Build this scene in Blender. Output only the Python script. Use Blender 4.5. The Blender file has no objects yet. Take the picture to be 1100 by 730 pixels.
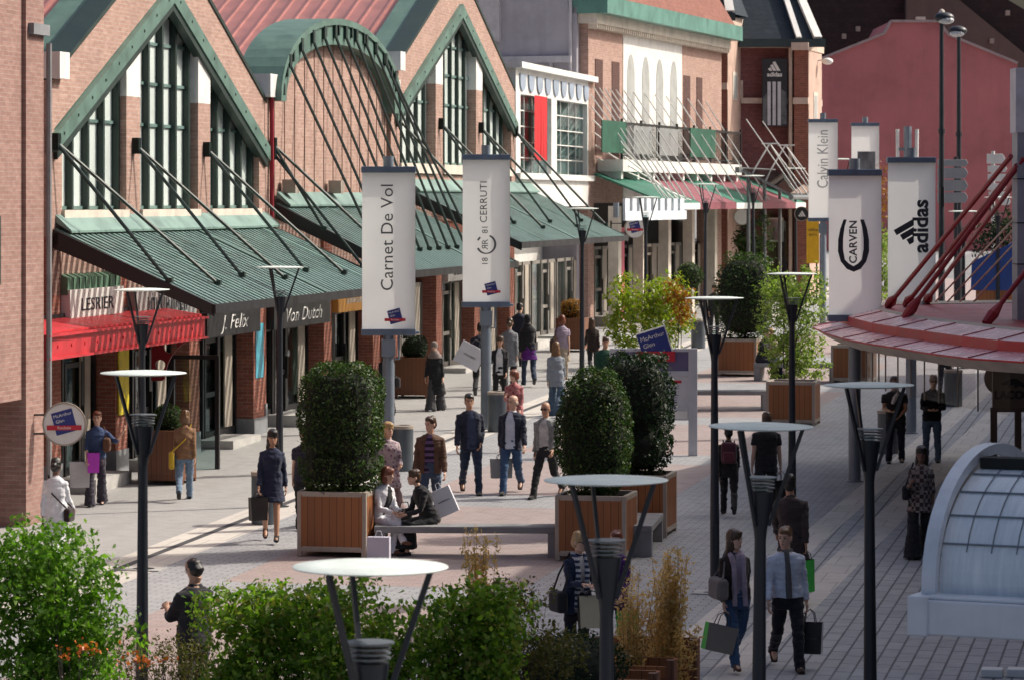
import bpy, bmesh, math, random
import numpy as np
from mathutils import Vector, Matrix, noise
random.seed(7); RNG = np.random.default_rng(11)
R = math.radians
SC = bpy.context.scene
COL = SC.collection
# ---------------------------------------------------------------- survey of the place (metres)
F, CX, YH, YG, HC, GS = 3600.0, 550.0, 215.0, 145.0, 6.4, 0.01944
def gz(x, y): return GS * y
def ground_at(px, py):
    y = F * HC / (py - YG); return Vector(((px - CX) / F * y, y, GS * y))
def at(px, py, y): return Vector(((px - CX) / F * y, y, HC - (py - YH) * y / F))
class Frame:
    """a facade line: origin on the ground, along u, facing n (towards the street)"""
    def __init__(s, ox, oy, th):
        s.o = (ox, oy); s.th = th; s.u = (math.sin(th), math.cos(th)); s.n = (math.cos(th), -math.sin(th))
    def w(s, n, t, z): return Vector((s.o[0] + s.n[0]*n + s.u[0]*t, s.o[1] + s.n[1]*n + s.u[1]*t, z))
    def hit(s, px, py=YH, n=0.0):
        k = (px - CX) / F
        ax, ay = s.o[0] + s.n[0]*n, s.o[1] + s.n[1]*n
        t = (k*ay - ax) / (s.u[0] - k*s.u[1]); y = ay + s.u[1]*t
        return t, HC - (py - YH)*y/F
TH = R(11.5)
ST = Frame(0, 0, TH)                       # the street: n = across (to the right), t = along
# ---------------------------------------------------------------- mesh builder
class MB:
    def __init__(s): s.v = []; s.f = []; s.m = []
    def add(s, vs, fs, m=0):
        o = len(s.v); s.v += [tuple(p) for p in vs]; s.f += [tuple(i + o for i in f) for f in fs]; s.m += [m]*len(fs); return s
    def box(s, c, d, m=0, rot=None):
        x, y, z = d[0]/2, d[1]/2, d[2]/2; c = Vector(c)
        vs = [Vector((i, j, k)) for k in (-z, z) for j in (-y, y) for i in (-x, x)]
        if rot is not None: vs = [rot @ p for p in vs]
        return s.add([c + p for p in vs], [(0,2,3,1),(4,5,7,6),(0,1,5,4),(1,3,7,5),(3,2,6,7),(2,0,4,6)], m)
    def bx(s, x0, x1, y0, y1, z0, z1, m=0): return s.box(((x0+x1)/2, (y0+y1)/2, (z0+z1)/2), (abs(x1-x0), abs(y1-y0), abs(z1-z0)), m)
    def beam(s, a, b, w, h, m=0, up=(0,0,1)):
        a, b = Vector(a), Vector(b); d = b - a; L = d.length; d.normalize(); r = d.cross(Vector(up))
        if r.length < 1e-5: r = Vector((1,0,0))
        r.normalize(); u = r.cross(d)
        return s.box((a+b)/2, (w, L, h), m, Matrix((r, d, u)).transposed())
    def tube(s, pts, rad, n=8, m=0, caps=True):
        pts = [Vector(p) for p in pts]; N = len(pts)
        rad = rad if isinstance(rad, (list, tuple)) else [rad]*N
        vs = []; fs = []; prev = None
        for i, p in enumerate(pts):
            d = (pts[min(i+1, N-1)] - pts[max(i-1, 0)]).normalized()
            if prev is None:
                r = d.cross(Vector((0,0,1))); r = r if r.length > 1e-3 else Vector((1,0,0))
            else: r = prev - d*prev.dot(d)
            r.normalize(); prev = r; u = d.cross(r)
            for k in range(n):
                a = 2*math.pi*k/n; vs.append(p + (r*math.cos(a) + u*math.sin(a))*rad[i])
        for i in range(N-1):
            for k in range(n):
                fs.append((i*n+k, i*n+(k+1)%n, (i+1)*n+(k+1)%n, (i+1)*n+k))
        if caps: fs.append(tuple(range(n-1, -1, -1))); fs.append(tuple((N-1)*n+k for k in range(n)))
        return s.add(vs, fs, m)
    def lathe(s, prof, n=24, m=0, c=(0,0,0)):
        vs = []; fs = []; N = len(prof)
        for r, z in prof:
            for k in range(n):
                a = 2*math.pi*k/n; vs.append((c[0] + r*math.cos(a), c[1] + r*math.sin(a), c[2] + z))
        for i in range(N-1):
            for k in range(n): fs.append((i*n+k, i*n+(k+1)%n, (i+1)*n+(k+1)%n, (i+1)*n+k))
        fs.append(tuple(range(n-1, -1, -1))); fs.append(tuple((N-1)*n+k for k in range(n)))
        return s.add(vs, fs, m)
    def ell(s, c, r, n=12, k=8, m=0):
        vs = []; fs = []
        for i in range(k+1):
            t = math.pi*(0.02 + 0.96*i/k)
            for j in range(n):
                a = 2*math.pi*j/n; vs.append((c[0]+r[0]*math.sin(t)*math.cos(a), c[1]+r[1]*math.sin(t)*math.sin(a), c[2]-r[2]*math.cos(t)))
        for i in range(k):
            for j in range(n): fs.append((i*n+j, i*n+(j+1)%n, (i+1)*n+(j+1)%n, (i+1)*n+j))
        fs.append(tuple(range(n-1, -1, -1))); fs.append(tuple(k*n+j for j in range(n)))
        return s.add(vs, fs, m)
    def prism(s, poly, fn, d, m=0):
        """poly: 2-D points; fn(a, b, h) -> 3-D; h runs 0..d"""
        n = len(poly); vs = [fn(a, b, 0) for a, b in poly] + [fn(a, b, d) for a, b in poly]
        fs = [tuple(range(n)), tuple(range(2*n-1, n-1, -1))] + [(i, i+n, (i+1)%n+n, (i+1)%n) for i in range(n)]
        return s.add(vs, fs, m)
    def strip(s, A, B, fn, d, m=0):
        """a thick band between two polylines A and B of 2-D points"""
        for i in range(len(A)-1): s.prism([A[i], A[i+1], B[i+1], B[i]], fn, d, m)
        return s
    def build(s, name, mats, parent=None, z0=0.0, smooth=False, fix=True):
        me = bpy.data.meshes.new(name)
        me.from_pydata([(p[0], p[1], p[2]-z0) for p in s.v], [], s.f)
        for m in (mats if isinstance(mats, (list, tuple)) else [mats]): me.materials.append(m)
        me.polygons.foreach_set('material_index', s.m)
        if fix:
            b = bmesh.new(); b.from_mesh(me); bmesh.ops.recalc_face_normals(b, faces=b.faces); b.to_mesh(me); b.free()
        if smooth:
            me.polygons.foreach_set('use_smooth', [True]*len(me.polygons))
            try: me.set_sharp_from_angle(angle=R(38))
            except Exception: pass
        o = bpy.data.objects.new(name, me); COL.objects.link(o)
        if parent is not None: o.parent = parent
        return o
def bevel(o, w=0.012, seg=2):
    m = o.modifiers.new('b', 'BEVEL'); m.width = w; m.segments = seg; m.limit_method = 'ANGLE'; return o
def tag(o, label=None, cat=None, group=None, kind=None):
    for k, v in (('label', label), ('category', cat), ('group', group), ('kind', kind)):
        if v: o[k] = v
    return o
def thing(name, label, cat, loc=(0,0,0), rz=0.0, group=None):
    o = bpy.data.objects.new(name, None); COL.objects.link(o); o.location = loc; o.rotation_euler = (0,0,rz); o.empty_display_size = 0.2
    return tag(o, label, cat, group)
def copy_tree(o, loc=None, rz=None, label=None, parent=None):
    c = o.copy(); COL.objects.link(c); c.parent = parent
    if loc is not None: c.location = loc
    if rz is not None: c.rotation_euler = (0,0,rz)
    if label: c['label'] = label
    for ch in list(o.children): copy_tree(ch, parent=c)
    return c
def text(body, size, origin, right, up, mat, parent, name='lettering', z0=0.0, shear=0.0, align='CENTER', ext=0.004, bold=0.0, sx=1.0, spacing=1.0):
    cu = bpy.data.curves.new(name, 'FONT'); cu.body = body; cu.size = size; cu.align_x = align; cu.align_y = 'CENTER'
    cu.extrude = ext; cu.shear = shear; cu.offset = bold; cu.resolution_u = 3; cu.space_character = spacing
    t = bpy.data.objects.new(name, cu); COL.objects.link(t)
    bpy.context.view_layer.update()
    me = bpy.data.meshes.new_from_object(t.evaluated_get(bpy.context.evaluated_depsgraph_get()))
    bpy.data.objects.remove(t); bpy.data.curves.remove(cu)
    r, u = Vector(right).normalized(), Vector(up).normalized(); n = r.cross(u)
    me.transform(Matrix.Diagonal((sx,1,1,1)))
    M = Matrix((r, u, n)).transposed().to_4x4(); M.translation = Vector(origin) - Vector((0,0,z0)); me.transform(M)
    me.materials.clear(); me.materials.append(mat)
    o = bpy.data.objects.new(name, me); COL.objects.link(o); o.parent = parent; return o
# ---------------------------------------------------------------- materials
MATS = {}
def nodes(name):
    m = bpy.data.materials.new(name); m.use_nodes = True; nt = m.node_tree; b = nt.nodes['Principled BSDF']; MATS[name] = m
    return m, nt, b
def N(nt, t, **kw):
    n = nt.nodes.new(t)
    for k, v in kw.items():
        if k in n.inputs.keys() and not hasattr(n, k): n.inputs[k].default_value = v
        else: setattr(n, k, v)
    return n
def c4(c): return (c[0], c[1], c[2], 1.0)
def mix(nt, fac, a, b, mode='MIX'):
    n = nt.nodes.new('ShaderNodeMix'); n.data_type = 'RGBA'; n.blend_type = mode
    for i, v in ((0, fac), (6, a), (7, b)):
        if isinstance(v, (int, float)): n.inputs[i].default_value = v
        elif isinstance(v, tuple): n.inputs[i].default_value = c4(v)
        else: nt.links.new(v, n.inputs[i])
    return n.outputs[2]
def ramp(nt, fac, stops):
    n = nt.nodes.new('ShaderNodeValToRGB'); e = n.color_ramp.elements
    while len(e) < len(stops): e.new(0.5)
    for i, (p, c) in enumerate(stops): e[i].position = p; e[i].color = c4(c) if len(c) == 3 else c
    nt.links.new(fac, n.inputs[0]); return n.outputs[0]
def mapr(nt, v, a, b, c, d):
    n = nt.nodes.new('ShaderNodeMapRange'); nt.links.new(v, n.inputs[0])
    for i, q in enumerate((a, b, c, d)): n.inputs[i+1].default_value = q
    return n.outputs[0]
def noisetex(nt, vec, scale, detail=4, rough=0.6):
    n = nt.nodes.new('ShaderNodeTexNoise'); n.inputs['Scale'].default_value = scale; n.inputs['Detail'].default_value = detail; n.inputs['Roughness'].default_value = rough
    if vec is not None: nt.links.new(vec, n.inputs['Vector'])
    return n.outputs['Fac']
def coord(nt, kind='Object'): return nt.nodes.new('ShaderNodeTexCoord').outputs[kind]
def mapping(nt, vec, sc=(1,1,1), rot=(0,0,0), loc=(0,0,0)):
    n = nt.nodes.new('ShaderNodeMapping'); nt.links.new(vec, n.inputs[0]); n.inputs['Scale'].default_value = sc; n.inputs['Rotation'].default_value = rot; n.inputs['Location'].default_value = loc
    return n.outputs[0]
def bump(nt, b, h, s=0.3, d=0.01):
    n = nt.nodes.new('ShaderNodeBump'); n.inputs['Strength'].default_value = s; n.inputs['Distance'].default_value = d
    nt.links.new(h, n.inputs['Height']); nt.links.new(n.outputs[0], b.inputs['Normal'])
def paint(name, col, rough=0.55, metal=0.0, dirt=0.25, scale=2.0, bmp=0.0, spec=0.5):
    """a coat with stains, streaks and slight sheen changes"""
    if name in MATS: return MATS[name]
    m, nt, b = nodes(name); v = coord(nt)
    n1 = noisetex(nt, v, scale, 6, 0.65); n2 = noisetex(nt, mapping(nt, v, (6, 6, 0.7)), scale, 4)
    d = tuple(c*(1-dirt) for c in col); l = tuple(min(1, c*(1+dirt*0.35)) for c in col)
    c1 = ramp(nt, n1, [(0.3, d), (0.55, col), (0.75, l)])
    c2 = mix(nt, mapr(nt, n2, 0.5, 0.75, 0, dirt*0.9), c1, tuple(c*0.55 for c in col))
    nt.links.new(c2, b.inputs['Base Color']); b.inputs['Metallic'].default_value = metal
    nt.links.new(mapr(nt, n1, 0.3, 0.7, rough-0.08, min(1, rough+0.1)), b.inputs['Roughness'])
    b.inputs['Specular IOR Level'].default_value = spec
    if bmp: bump(nt, b, noisetex(nt, v, 60, 3), bmp, 0.01)
    return m
def brick(name, c1, c2, mortar, bw=0.24, bh=0.075, stain=0.35, bumps=0.5):
    m, nt, b = nodes(name); v = coord(nt)
    sep = nt.nodes.new('ShaderNodeSeparateXYZ'); nt.links.new(v, sep.inputs[0])
    ad = N(nt, 'ShaderNodeMath', operation='ADD'); nt.links.new(sep.outputs[0], ad.inputs[0]); nt.links.new(sep.outputs[1], ad.inputs[1])
    cb = nt.nodes.new('ShaderNodeCombineXYZ'); nt.links.new(ad.outputs[0], cb.inputs[0]); nt.links.new(sep.outputs[2], cb.inputs[1])
    t = nt.nodes.new('ShaderNodeTexBrick'); nt.links.new(cb.outputs[0], t.inputs['Vector'])
    t.inputs['Scale'].default_value = 1.0; t.inputs['Brick Width'].default_value = bw; t.inputs['Row Height'].default_value = bh
    t.inputs['Mortar Size'].default_value = 0.007; t.inputs['Mortar Smooth'].default_value = 0.3; t.inputs['Bias'].default_value = 0.0
    t.inputs['Color1'].default_value = c4(c1); t.inputs['Color2'].default_value = c4(c2); t.inputs['Mortar'].default_value = c4(mortar)
    n1 = noisetex(nt, v, 0.7, 6, 0.7); n2 = noisetex(nt, mapping(nt, cb.outputs[0], (4, 13, 1)), 1.0, 2)
    col = mix(nt, mapr(nt, n2, 0.35, 0.7, 0, 0.5), t.outputs['Color'], tuple(c*0.55 for c in c2))
    col = mix(nt, mapr(nt, n1, 0.42, 0.7, 0, stain), col, tuple(c*0.5 for c in c1))
    nt.links.new(col, b.inputs['Base Color']); b.inputs['Roughness'].default_value = 0.88; b.inputs['Specular IOR Level'].default_value = 0.25
    bump(nt, b, t.outputs['Fac'], -bumps, 0.008)
    return m
def paving(name, cols, bw, bh, rot, joint=(0.10,0.10,0.11), blotch=0.35, js=0.006, wear=(0.5,0.5,0.52)):
    m, nt, b = nodes(name); v = coord(nt)
    mv = mapping(nt, v, rot=(0, 0, rot))
    t = nt.nodes.new('ShaderNodeTexBrick'); nt.links.new(mv, t.inputs['Vector'])
    t.inputs['Scale'].default_value = 1; t.inputs['Brick Width'].default_value = bw; t.inputs['Row Height'].default_value = bh
    t.inputs['Mortar Size'].default_value = js; t.inputs['Mortar Smooth'].default_value = 0.2; t.inputs['Bias'].default_value = 0
    t.inputs['Color1'].default_value = c4(cols[0]); t.inputs['Color2'].default_value = c4(cols[1]); t.inputs['Mortar'].default_value = c4(joint)
    n1 = noisetex(nt, v, 0.35, 7, 0.65); n2 = noisetex(nt, v, 3.5, 4, 0.7); n3 = noisetex(nt, v, 40, 2)
    col = mix(nt, mapr(nt, n1, 0.4, 0.7, 0, blotch), t.outputs['Color'], cols[2])
    col = mix(nt, mapr(nt, n2, 0.45, 0.75, 0, blotch*0.8), col, tuple(c*0.6 for c in cols[1]))
    col = mix(nt, mapr(nt, n3, 0.55, 0.8, 0, 0.3), col, wear)
    vo = nt.nodes.new('ShaderNodeTexVoronoi'); vo.inputs['Scale'].default_value = 2.6; nt.links.new(v, vo.inputs['Vector'])
    col = mix(nt, mapr(nt, vo.outputs['Distance'], 0.05, 0.075, 0.55, 0.0), col, (0.05, 0.05, 0.05))
    n4 = noisetex(nt, mapping(nt, v, (0.5, 0.12, 1)), 1.0, 5, 0.7); col = mix(nt, mapr(nt, n4, 0.5, 0.72, 0, 0.38), col, tuple(c*0.5 for c in cols[0]))
    nt.links.new(col, b.inputs['Base Color']); nt.links.new(mapr(nt, n2, 0.3, 0.7, 0.6, 0.85), b.inputs['Roughness'])
    bump(nt, b, t.outputs['Fac'], -0.4, 0.006)
    return m
def wood(name, c1, c2, plank=0.12, horiz=False):
    m, nt, b = nodes(name); v = coord(nt)
    sep = nt.nodes.new('ShaderNodeSeparateXYZ'); nt.links.new(v, sep.inputs[0])
    ad = N(nt, 'ShaderNodeMath', operation='ADD'); nt.links.new(sep.outputs[0], ad.inputs[0]); nt.links.new(sep.outputs[1], ad.inputs[1])
    mu = N(nt, 'ShaderNodeMath', operation='DIVIDE'); nt.links.new(ad.outputs[0] if not horiz else sep.outputs[2], mu.inputs[0]); mu.inputs[1].default_value = plank
    fl = N(nt, 'ShaderNodeMath', operation='FLOOR'); nt.links.new(mu.outputs[0], fl.inputs[0])
    fr = N(nt, 'ShaderNodeMath', operation='FRACT'); nt.links.new(mu.outputs[0], fr.inputs[0])
    wn = nt.nodes.new('ShaderNodeTexWhiteNoise'); wn.noise_dimensions = '1D'; nt.links.new(fl.outputs[0], wn.inputs['W'])
    g = noisetex(nt, mapping(nt, v, (18, 18, 1.2) if not horiz else (1.2, 1.2, 18)), 2.0, 5, 0.7)
    col = mix(nt, g, c1, c2); col = mix(nt, mapr(nt, wn.outputs['Value'], 0, 1, 0, 0.55), col, tuple(c*0.45 for c in c1))
    gap = N(nt, 'ShaderNodeMath', operation='LESS_THAN'); nt.links.new(fr.outputs[0], gap.inputs[0]); gap.inputs[1].default_value = 0.07
    col = mix(nt, gap.outputs[0], col, tuple(c*0.15 for c in c1))
    nt.links.new(col, b.inputs['Base Color']); b.inputs['Roughness'].default_value = 0.55
    bump(nt, b, gap.outputs[0], -0.5, 0.01)
    return m
def leaf(name, cols, trans=0.35, rough=0.42, spec=0.35, tint=(1.0, 1.25, 0.45)):
    m, nt, b = nodes(name)
    g = nt.nodes.new('ShaderNodeNewGeometry'); v = coord(nt)
    c = ramp(nt, g.outputs['Random Per Island'], [(i/max(1, len(cols)-1), k) for i, k in enumerate(cols)])
    n1 = noisetex(nt, v, 2.2, 3)
    c = mix(nt, mapr(nt, n1, 0.35, 0.7, 0, 0.55), c, tuple(q*0.45 for q in cols[0]))
    nt.links.new(c, b.inputs['Base Color']); b.inputs['Roughness'].default_value = rough; b.inputs['Specular IOR Level'].default_value = spec
    t = nt.nodes.new('ShaderNodeBsdfTranslucent'); nt.links.new(mix(nt, 1.0, c, tint, 'MULTIPLY'), t.inputs[0])
    ms = nt.nodes.new('ShaderNodeMixShader'); ms.inputs[0].default_value = trans
    nt.links.new(b.outputs[0], ms.inputs[1]); nt.links.new(t.outputs[0], ms.inputs[2]); nt.links.new(ms.outputs[0], nt.nodes['Material Output'].inputs[0])
    return m
def glass(name, tint=(0.8,0.9,0.9), refl=1.45, thick=0.55, rough=0.03):
    """shop glass: a fresnel mirror over a tinted see-through pane"""
    m, nt, b = nodes(name); nt.nodes.remove(b)
    tr = nt.nodes.new('ShaderNodeBsdfTransparent'); tr.inputs[0].default_value = c4(tuple(c*thick for c in tint))
    gl = nt.nodes.new('ShaderNodeBsdfGlossy'); gl.inputs['Roughness'].default_value = rough; gl.inputs[0].default_value = (0.9,0.93,0.95,1)
    lw = nt.nodes.new('ShaderNodeLayerWeight'); lw.inputs[0].default_value = 0.5; pw = N(nt, 'ShaderNodeMath', operation='POWER'); nt.links.new(lw.outputs['Facing'], pw.inputs[0]); pw.inputs[1].default_value = 4.0
    fr = nt.nodes.new('ShaderNodeMapRange'); nt.links.new(pw.outputs[0], fr.inputs[0]); fr.inputs[3].default_value = 0.04*(refl-1)/0.45; fr.inputs[4].default_value = min(1, 0.75*(refl-1)/0.45)
    n = noisetex(nt, coord(nt), 0.8, 2); bp = nt.nodes.new('ShaderNodeBump'); bp.inputs['Strength'].default_value = 0.06; nt.links.new(n, bp.inputs['Height'])
    nt.links.new(bp.outputs[0], gl.inputs['Normal'])
    ms = nt.nodes.new('ShaderNodeMixShader'); nt.links.new(fr.outputs[0], ms.inputs[0]); nt.links.new(tr.outputs[0], ms.inputs[1]); nt.links.new(gl.outputs[0], ms.inputs[2])
    nt.links.new(ms.outputs[0], nt.nodes['Material Output'].inputs[0])
    return m
def cloth(col, rough=0.85, name=None, pattern=None, c2=None, ps=30):
    key = name or 'cloth_%d_%d_%d_%s' % (col[0]*999, col[1]*999, col[2]*999, pattern)
    if key in MATS: return MATS[key]
    m, nt, b = nodes(key); v = coord(nt)
    n = noisetex(nt, v, 5, 5, 0.7)
    base = col
    if pattern:
        w = nt.nodes.new('ShaderNodeTexWave' if pattern in ('stripe',) else ('ShaderNodeTexVoronoi' if pattern == 'print' else 'ShaderNodeTexChecker'))
        if pattern == 'stripe':
            w.bands_direction = 'Z'; w.inputs['Scale'].default_value = ps; nt.links.new(v, w.inputs['Vector']); fac = w.outputs['Fac']
            fac = mapr(nt, fac, 0.45, 0.55, 0, 1)
        elif pattern == 'print':
            w.inputs['Scale'].default_value = ps; nt.links.new(v, w.inputs['Vector']); fac = mapr(nt, w.outputs['Distance'], 0.25, 0.4, 0, 1)
        else:
            w.inputs['Scale'].default_value = ps; nt.links.new(v, w.inputs['Vector']); fac = w.outputs['Fac']
        base = mix(nt, fac, col, c2)
    d = mix(nt, mapr(nt, n, 0.35, 0.65, 0, 0.45), base, (0,0,0)) if pattern else mix(nt, mapr(nt, n, 0.35, 0.65, 0, 0.5), base, tuple(c*0.5 for c in col))
    nt.links.new(d, b.inputs['Base Color']); b.inputs['Roughness'].default_value = rough; b.inputs['Specular IOR Level'].default_value = 0.2
    b.inputs['Sheen Weight'].default_value = 0.15
    bump(nt, b, n, 0.5, 0.03)
    return m
B_PALE = brick('pale_brick', (0.475,0.305,0.25), (0.385,0.235,0.19), (0.46,0.39,0.345), stain=0.45)
B_RED = brick('red_brick', (0.33,0.115,0.075), (0.25,0.085,0.06), (0.30,0.22,0.19))
B_LEFT = brick('old_brick', (0.37,0.225,0.19), (0.30,0.17,0.145), (0.36,0.29,0.265), stain=0.4)
B_PURP = brick('plum_brick', (0.27,0.10,0.095), (0.21,0.075,0.075), (0.24,0.16,0.155))
GREEN = paint('verdigris_green', (0.095,0.175,0.145), 0.5, 0.0, 0.35)
GREEN_L = paint('pale_green_sheet', (0.175,0.285,0.25), 0.45, 0.0, 0.35)
GREEN_D = paint('dark_green_metal', (0.012,0.03,0.025), 0.45)
SLATG = paint('canopy_green', (0.155,0.255,0.235), 0.38, 0.2, 0.35)
FRM = paint('shop_frame_taupe', (0.20,0.185,0.165), 0.55, 0, 0.3)
ROOFP = paint('pink_roof_metal', (0.40,0.175,0.16), 0.42, 0.1, 0.25)
WHITE = paint('white_paint', (0.74,0.73,0.70), 0.55, 0, 0.18)
CREAM = paint('cream_stone', (0.62,0.56,0.48), 0.75, 0, 0.25)
STONE = paint('blue_stone', (0.22,0.23,0.245), 0.75, 0, 0.3, bmp=0.2)
CONC = paint('grey_concrete', (0.25,0.25,0.255), 0.8, 0, 0.3, bmp=0.3)
STEP = paint('pale_step_stone', (0.46,0.45,0.43), 0.8, 0, 0.3)
POLE = paint('slate_grey_metal', (0.024,0.029,0.038), 0.42, 0.2, 0.25)
POLE_B = paint('blue_grey_metal', (0.21,0.25,0.295), 0.4, 0.3, 0.22)
CAPB = paint('blue_cap_metal', (0.13,0.175,0.24), 0.4, 0.1, 0.3)
BLACK = paint('black_metal', (0.012,0.012,0.014), 0.4, 0, 0.3)
REDM = paint('red_metal', (0.52,0.035,0.045), 0.4, 0, 0.25)
REDD = paint('dark_red_metal', (0.28,0.018,0.03), 0.4, 0, 0.25)
DISC = paint('pale_lamp_disc', (0.66,0.73,0.69), 0.8, 0, 0.18, 5)
INK = paint('dark_ink', (0.018,0.022,0.032), 0.6, 0, 0.05)
INKG = paint('grey_ink', (0.07,0.075,0.085), 0.6, 0, 0.05)
NAVY = paint('logo_blue', (0.022,0.035,0.20), 0.5, 0, 0.1)
LRED = paint('logo_red', (0.50,0.02,0.04), 0.5, 0, 0.1)
PAPER = paint('banner_fabric', (0.90,0.90,0.89), 0.7, 0, 0.06, 1.2)
WFRAME = paint('warm_grey_frame', (0.36,0.31,0.26), 0.6, 0, 0.2)
WOODP = wood('planter_wood', (0.34,0.125,0.036), (0.24,0.082,0.026), 0.115)
WOODD = wood('brown_wood', (0.20,0.075,0.032), (0.14,0.05,0.024), 0.10)
SOIL = paint('soil', (0.03,0.022,0.016), 0.95)
GLASS = glass('shop_glass', thick=0.85)
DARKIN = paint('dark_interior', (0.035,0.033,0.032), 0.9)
def shade_tree_bark(): return paint('bark', (0.06,0.045,0.035), 0.9, 0, 0.4, 8, 0.4)
BARK = shade_tree_bark()
# ---------------------------------------------------------------- camera, sky, sun
cam = bpy.data.cameras.new('camera'); co = bpy.data.objects.new('camera', cam); COL.objects.link(co)
co.location = (0, 0, HC); co.rotation_euler = (R(90), 0, 0)
cam.sensor_width = 36; cam.lens = F/1100*36; cam.shift_y = -(365-YH)/1100; cam.clip_start = 1; cam.clip_end = 3000
cam.dof.use_dof = True; cam.dof.focus_distance = 46; cam.dof.aperture_fstop = 6.3
SC.camera = co
SC.view_settings.view_transform = 'Standard'; SC.view_settings.look = 'None'; SC.view_settings.exposure = 0
EL, AZ = R(41), R(20)                                             # sun: from the right and a little behind the scene
sun_dir = Vector((math.cos(AZ)*math.cos(EL), math.sin(AZ)*math.cos(EL), math.sin(EL)))
W = bpy.data.worlds.new('World'); SC.world = W; W.use_nodes = True
nt = W.node_tree; bg = nt.nodes['Background']; sk = nt.nodes.new('ShaderNodeTexSky'); sk.sky_type = 'NISHITA'; sk.sun_disc = False
sk.sun_elevation = EL; sk.sun_rotation = R(90) - AZ; sk.air_density = 1.0; sk.dust_density = 10.0; sk.ozone_density = 3.0
nt.links.new(sk.outputs[0], bg.inputs[0]); bg.inputs[1].default_value = 0.15
sl = bpy.data.lights.new('sun', 'SUN'); so = bpy.data.objects.new('sun', sl); COL.objects.link(so)
sl.energy = 4.3; sl.angle = R(0.53); sl.color = (1.0, 0.92, 0.80)
so.rotation_euler = (-sun_dir).to_track_quat('-Z', 'Y').to_euler(); so.location = (40, 20, 60)
# ---------------------------------------------------------------- ground
PAV_L = paving('asphalt_setts', ((0.37,0.365,0.36),(0.32,0.318,0.315),(0.41,0.40,0.385)), 0.22, 0.12, 0, (0.27,0.265,0.26), 0.3, 0.004)
PAV_G = paving('grey_pavers', ((0.37,0.375,0.385),(0.30,0.305,0.32),(0.40,0.40,0.405)), 0.26, 0.13, 0, (0.10,0.10,0.115), 0.35, 0.009)
PAV_R = paving('grey_row_pavers', ((0.37,0.375,0.385),(0.30,0.305,0.32),(0.40,0.405,0.41)), 0.62, 0.21, R(90), (0.06,0.063,0.07), 0.35, 0.016)
PAV_P = paving('pink_brick_pavers', ((0.39,0.295,0.275),(0.33,0.26,0.245),(0.33,0.31,0.31)), 0.22, 0.11, 0, (0.22,0.18,0.17), 0.5, 0.007)
STRIPE = paving('pale_stone_slabs', ((0.60,0.57,0.52),(0.53,0.50,0.46),(0.46,0.43,0.40)), 0.5, 1.0, 0, (0.25,0.24,0.22), 0.45, 0.008)
DRAIN = paint('drain_iron', (0.06,0.06,0.065), 0.7)
BASE = paint('far_asphalt', (0.22,0.22,0.225), 0.85, 0, 0.3, 0.6)
g = MB(); ys = [-60, 0, 40, 80, 120, 180, 260, 900]
for i in range(len(ys)-1):
    z = lambda y: GS*min(y, 260) - 0.004
    g.add([(-700, ys[i], z(ys[i])), (700, ys[i], z(ys[i])), (700, ys[i+1], z(ys[i+1])), (-700, ys[i+1], z(ys[i+1]))], [(0,1,2,3)])
tag(g.build('ground', BASE, fix=False), kind='structure')
def sheet(name, bands, mat, lift):
    """bands: (n0, n1, t0, t1) in street coordinates, laid on the slope"""
    m = MB()
    for n0, n1, t0, t1 in bands:
        K = 12; vs = []
        for i in range(K+1):
            t = t0 + (t1-t0)*i/K
            for n in (n0, n1):
                q = n + (0.010 + (n+15.8)/10*0.015)*(t-50); p = ST.w(q, t, 0); vs.append((q, t, GS*p.y + lift))
        m.add(vs, [(2*i, 2*i+1, 2*i+3, 2*i+2) for i in range(K)])
    o = m.build(name, mat, fix=False); o.rotation_euler = (0, 0, -TH); return tag(o, kind='structure')
sheet('left_pavement', [(-21.0, -15.95, 16, 190)], PAV_L, 0.0)
sheet('grey_paving', [(-14.95, -13.6, 16, 190), (-9.2, -6.25, 16, 190), (-6.25, 3.0, 150, 190)], PAV_G, 0.0)
cuts = [16, 44.5, 46.3, 56.5, 58.5, 64.5, 66.5, 73.5, 75.5, 83.5, 86, 94, 97, 108, 112, 150]
sheet('pink_paving', [(-13.6, -9.2, cuts[i], cuts[i+1]) for i in range(0, len(cuts)-1, 2)], PAV_P, 0.0)
sheet('grey_cross_paving', [(-13.6, -9.2, cuts[i], cuts[i+1]) for i in range(1, len(cuts)-1, 2)], PAV_G, 0.0)
sheet('right_paving', [(-4.9, 3.0, 16, 150), (-5.8, -5.4, 16, 150)], PAV_R, 0.0)
sheet('pale_stone_bands', [(-15.95, -15.62, 16, 150), (-15.48, -14.95, 16, 150), (-6.25, -5.8, 16, 150), (-5.4, -4.9, 16, 150)], STRIPE, 0.0)
sheet('drain_channel', [(-15.62, -15.48, 16, 150)], DRAIN, -0.002)
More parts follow.
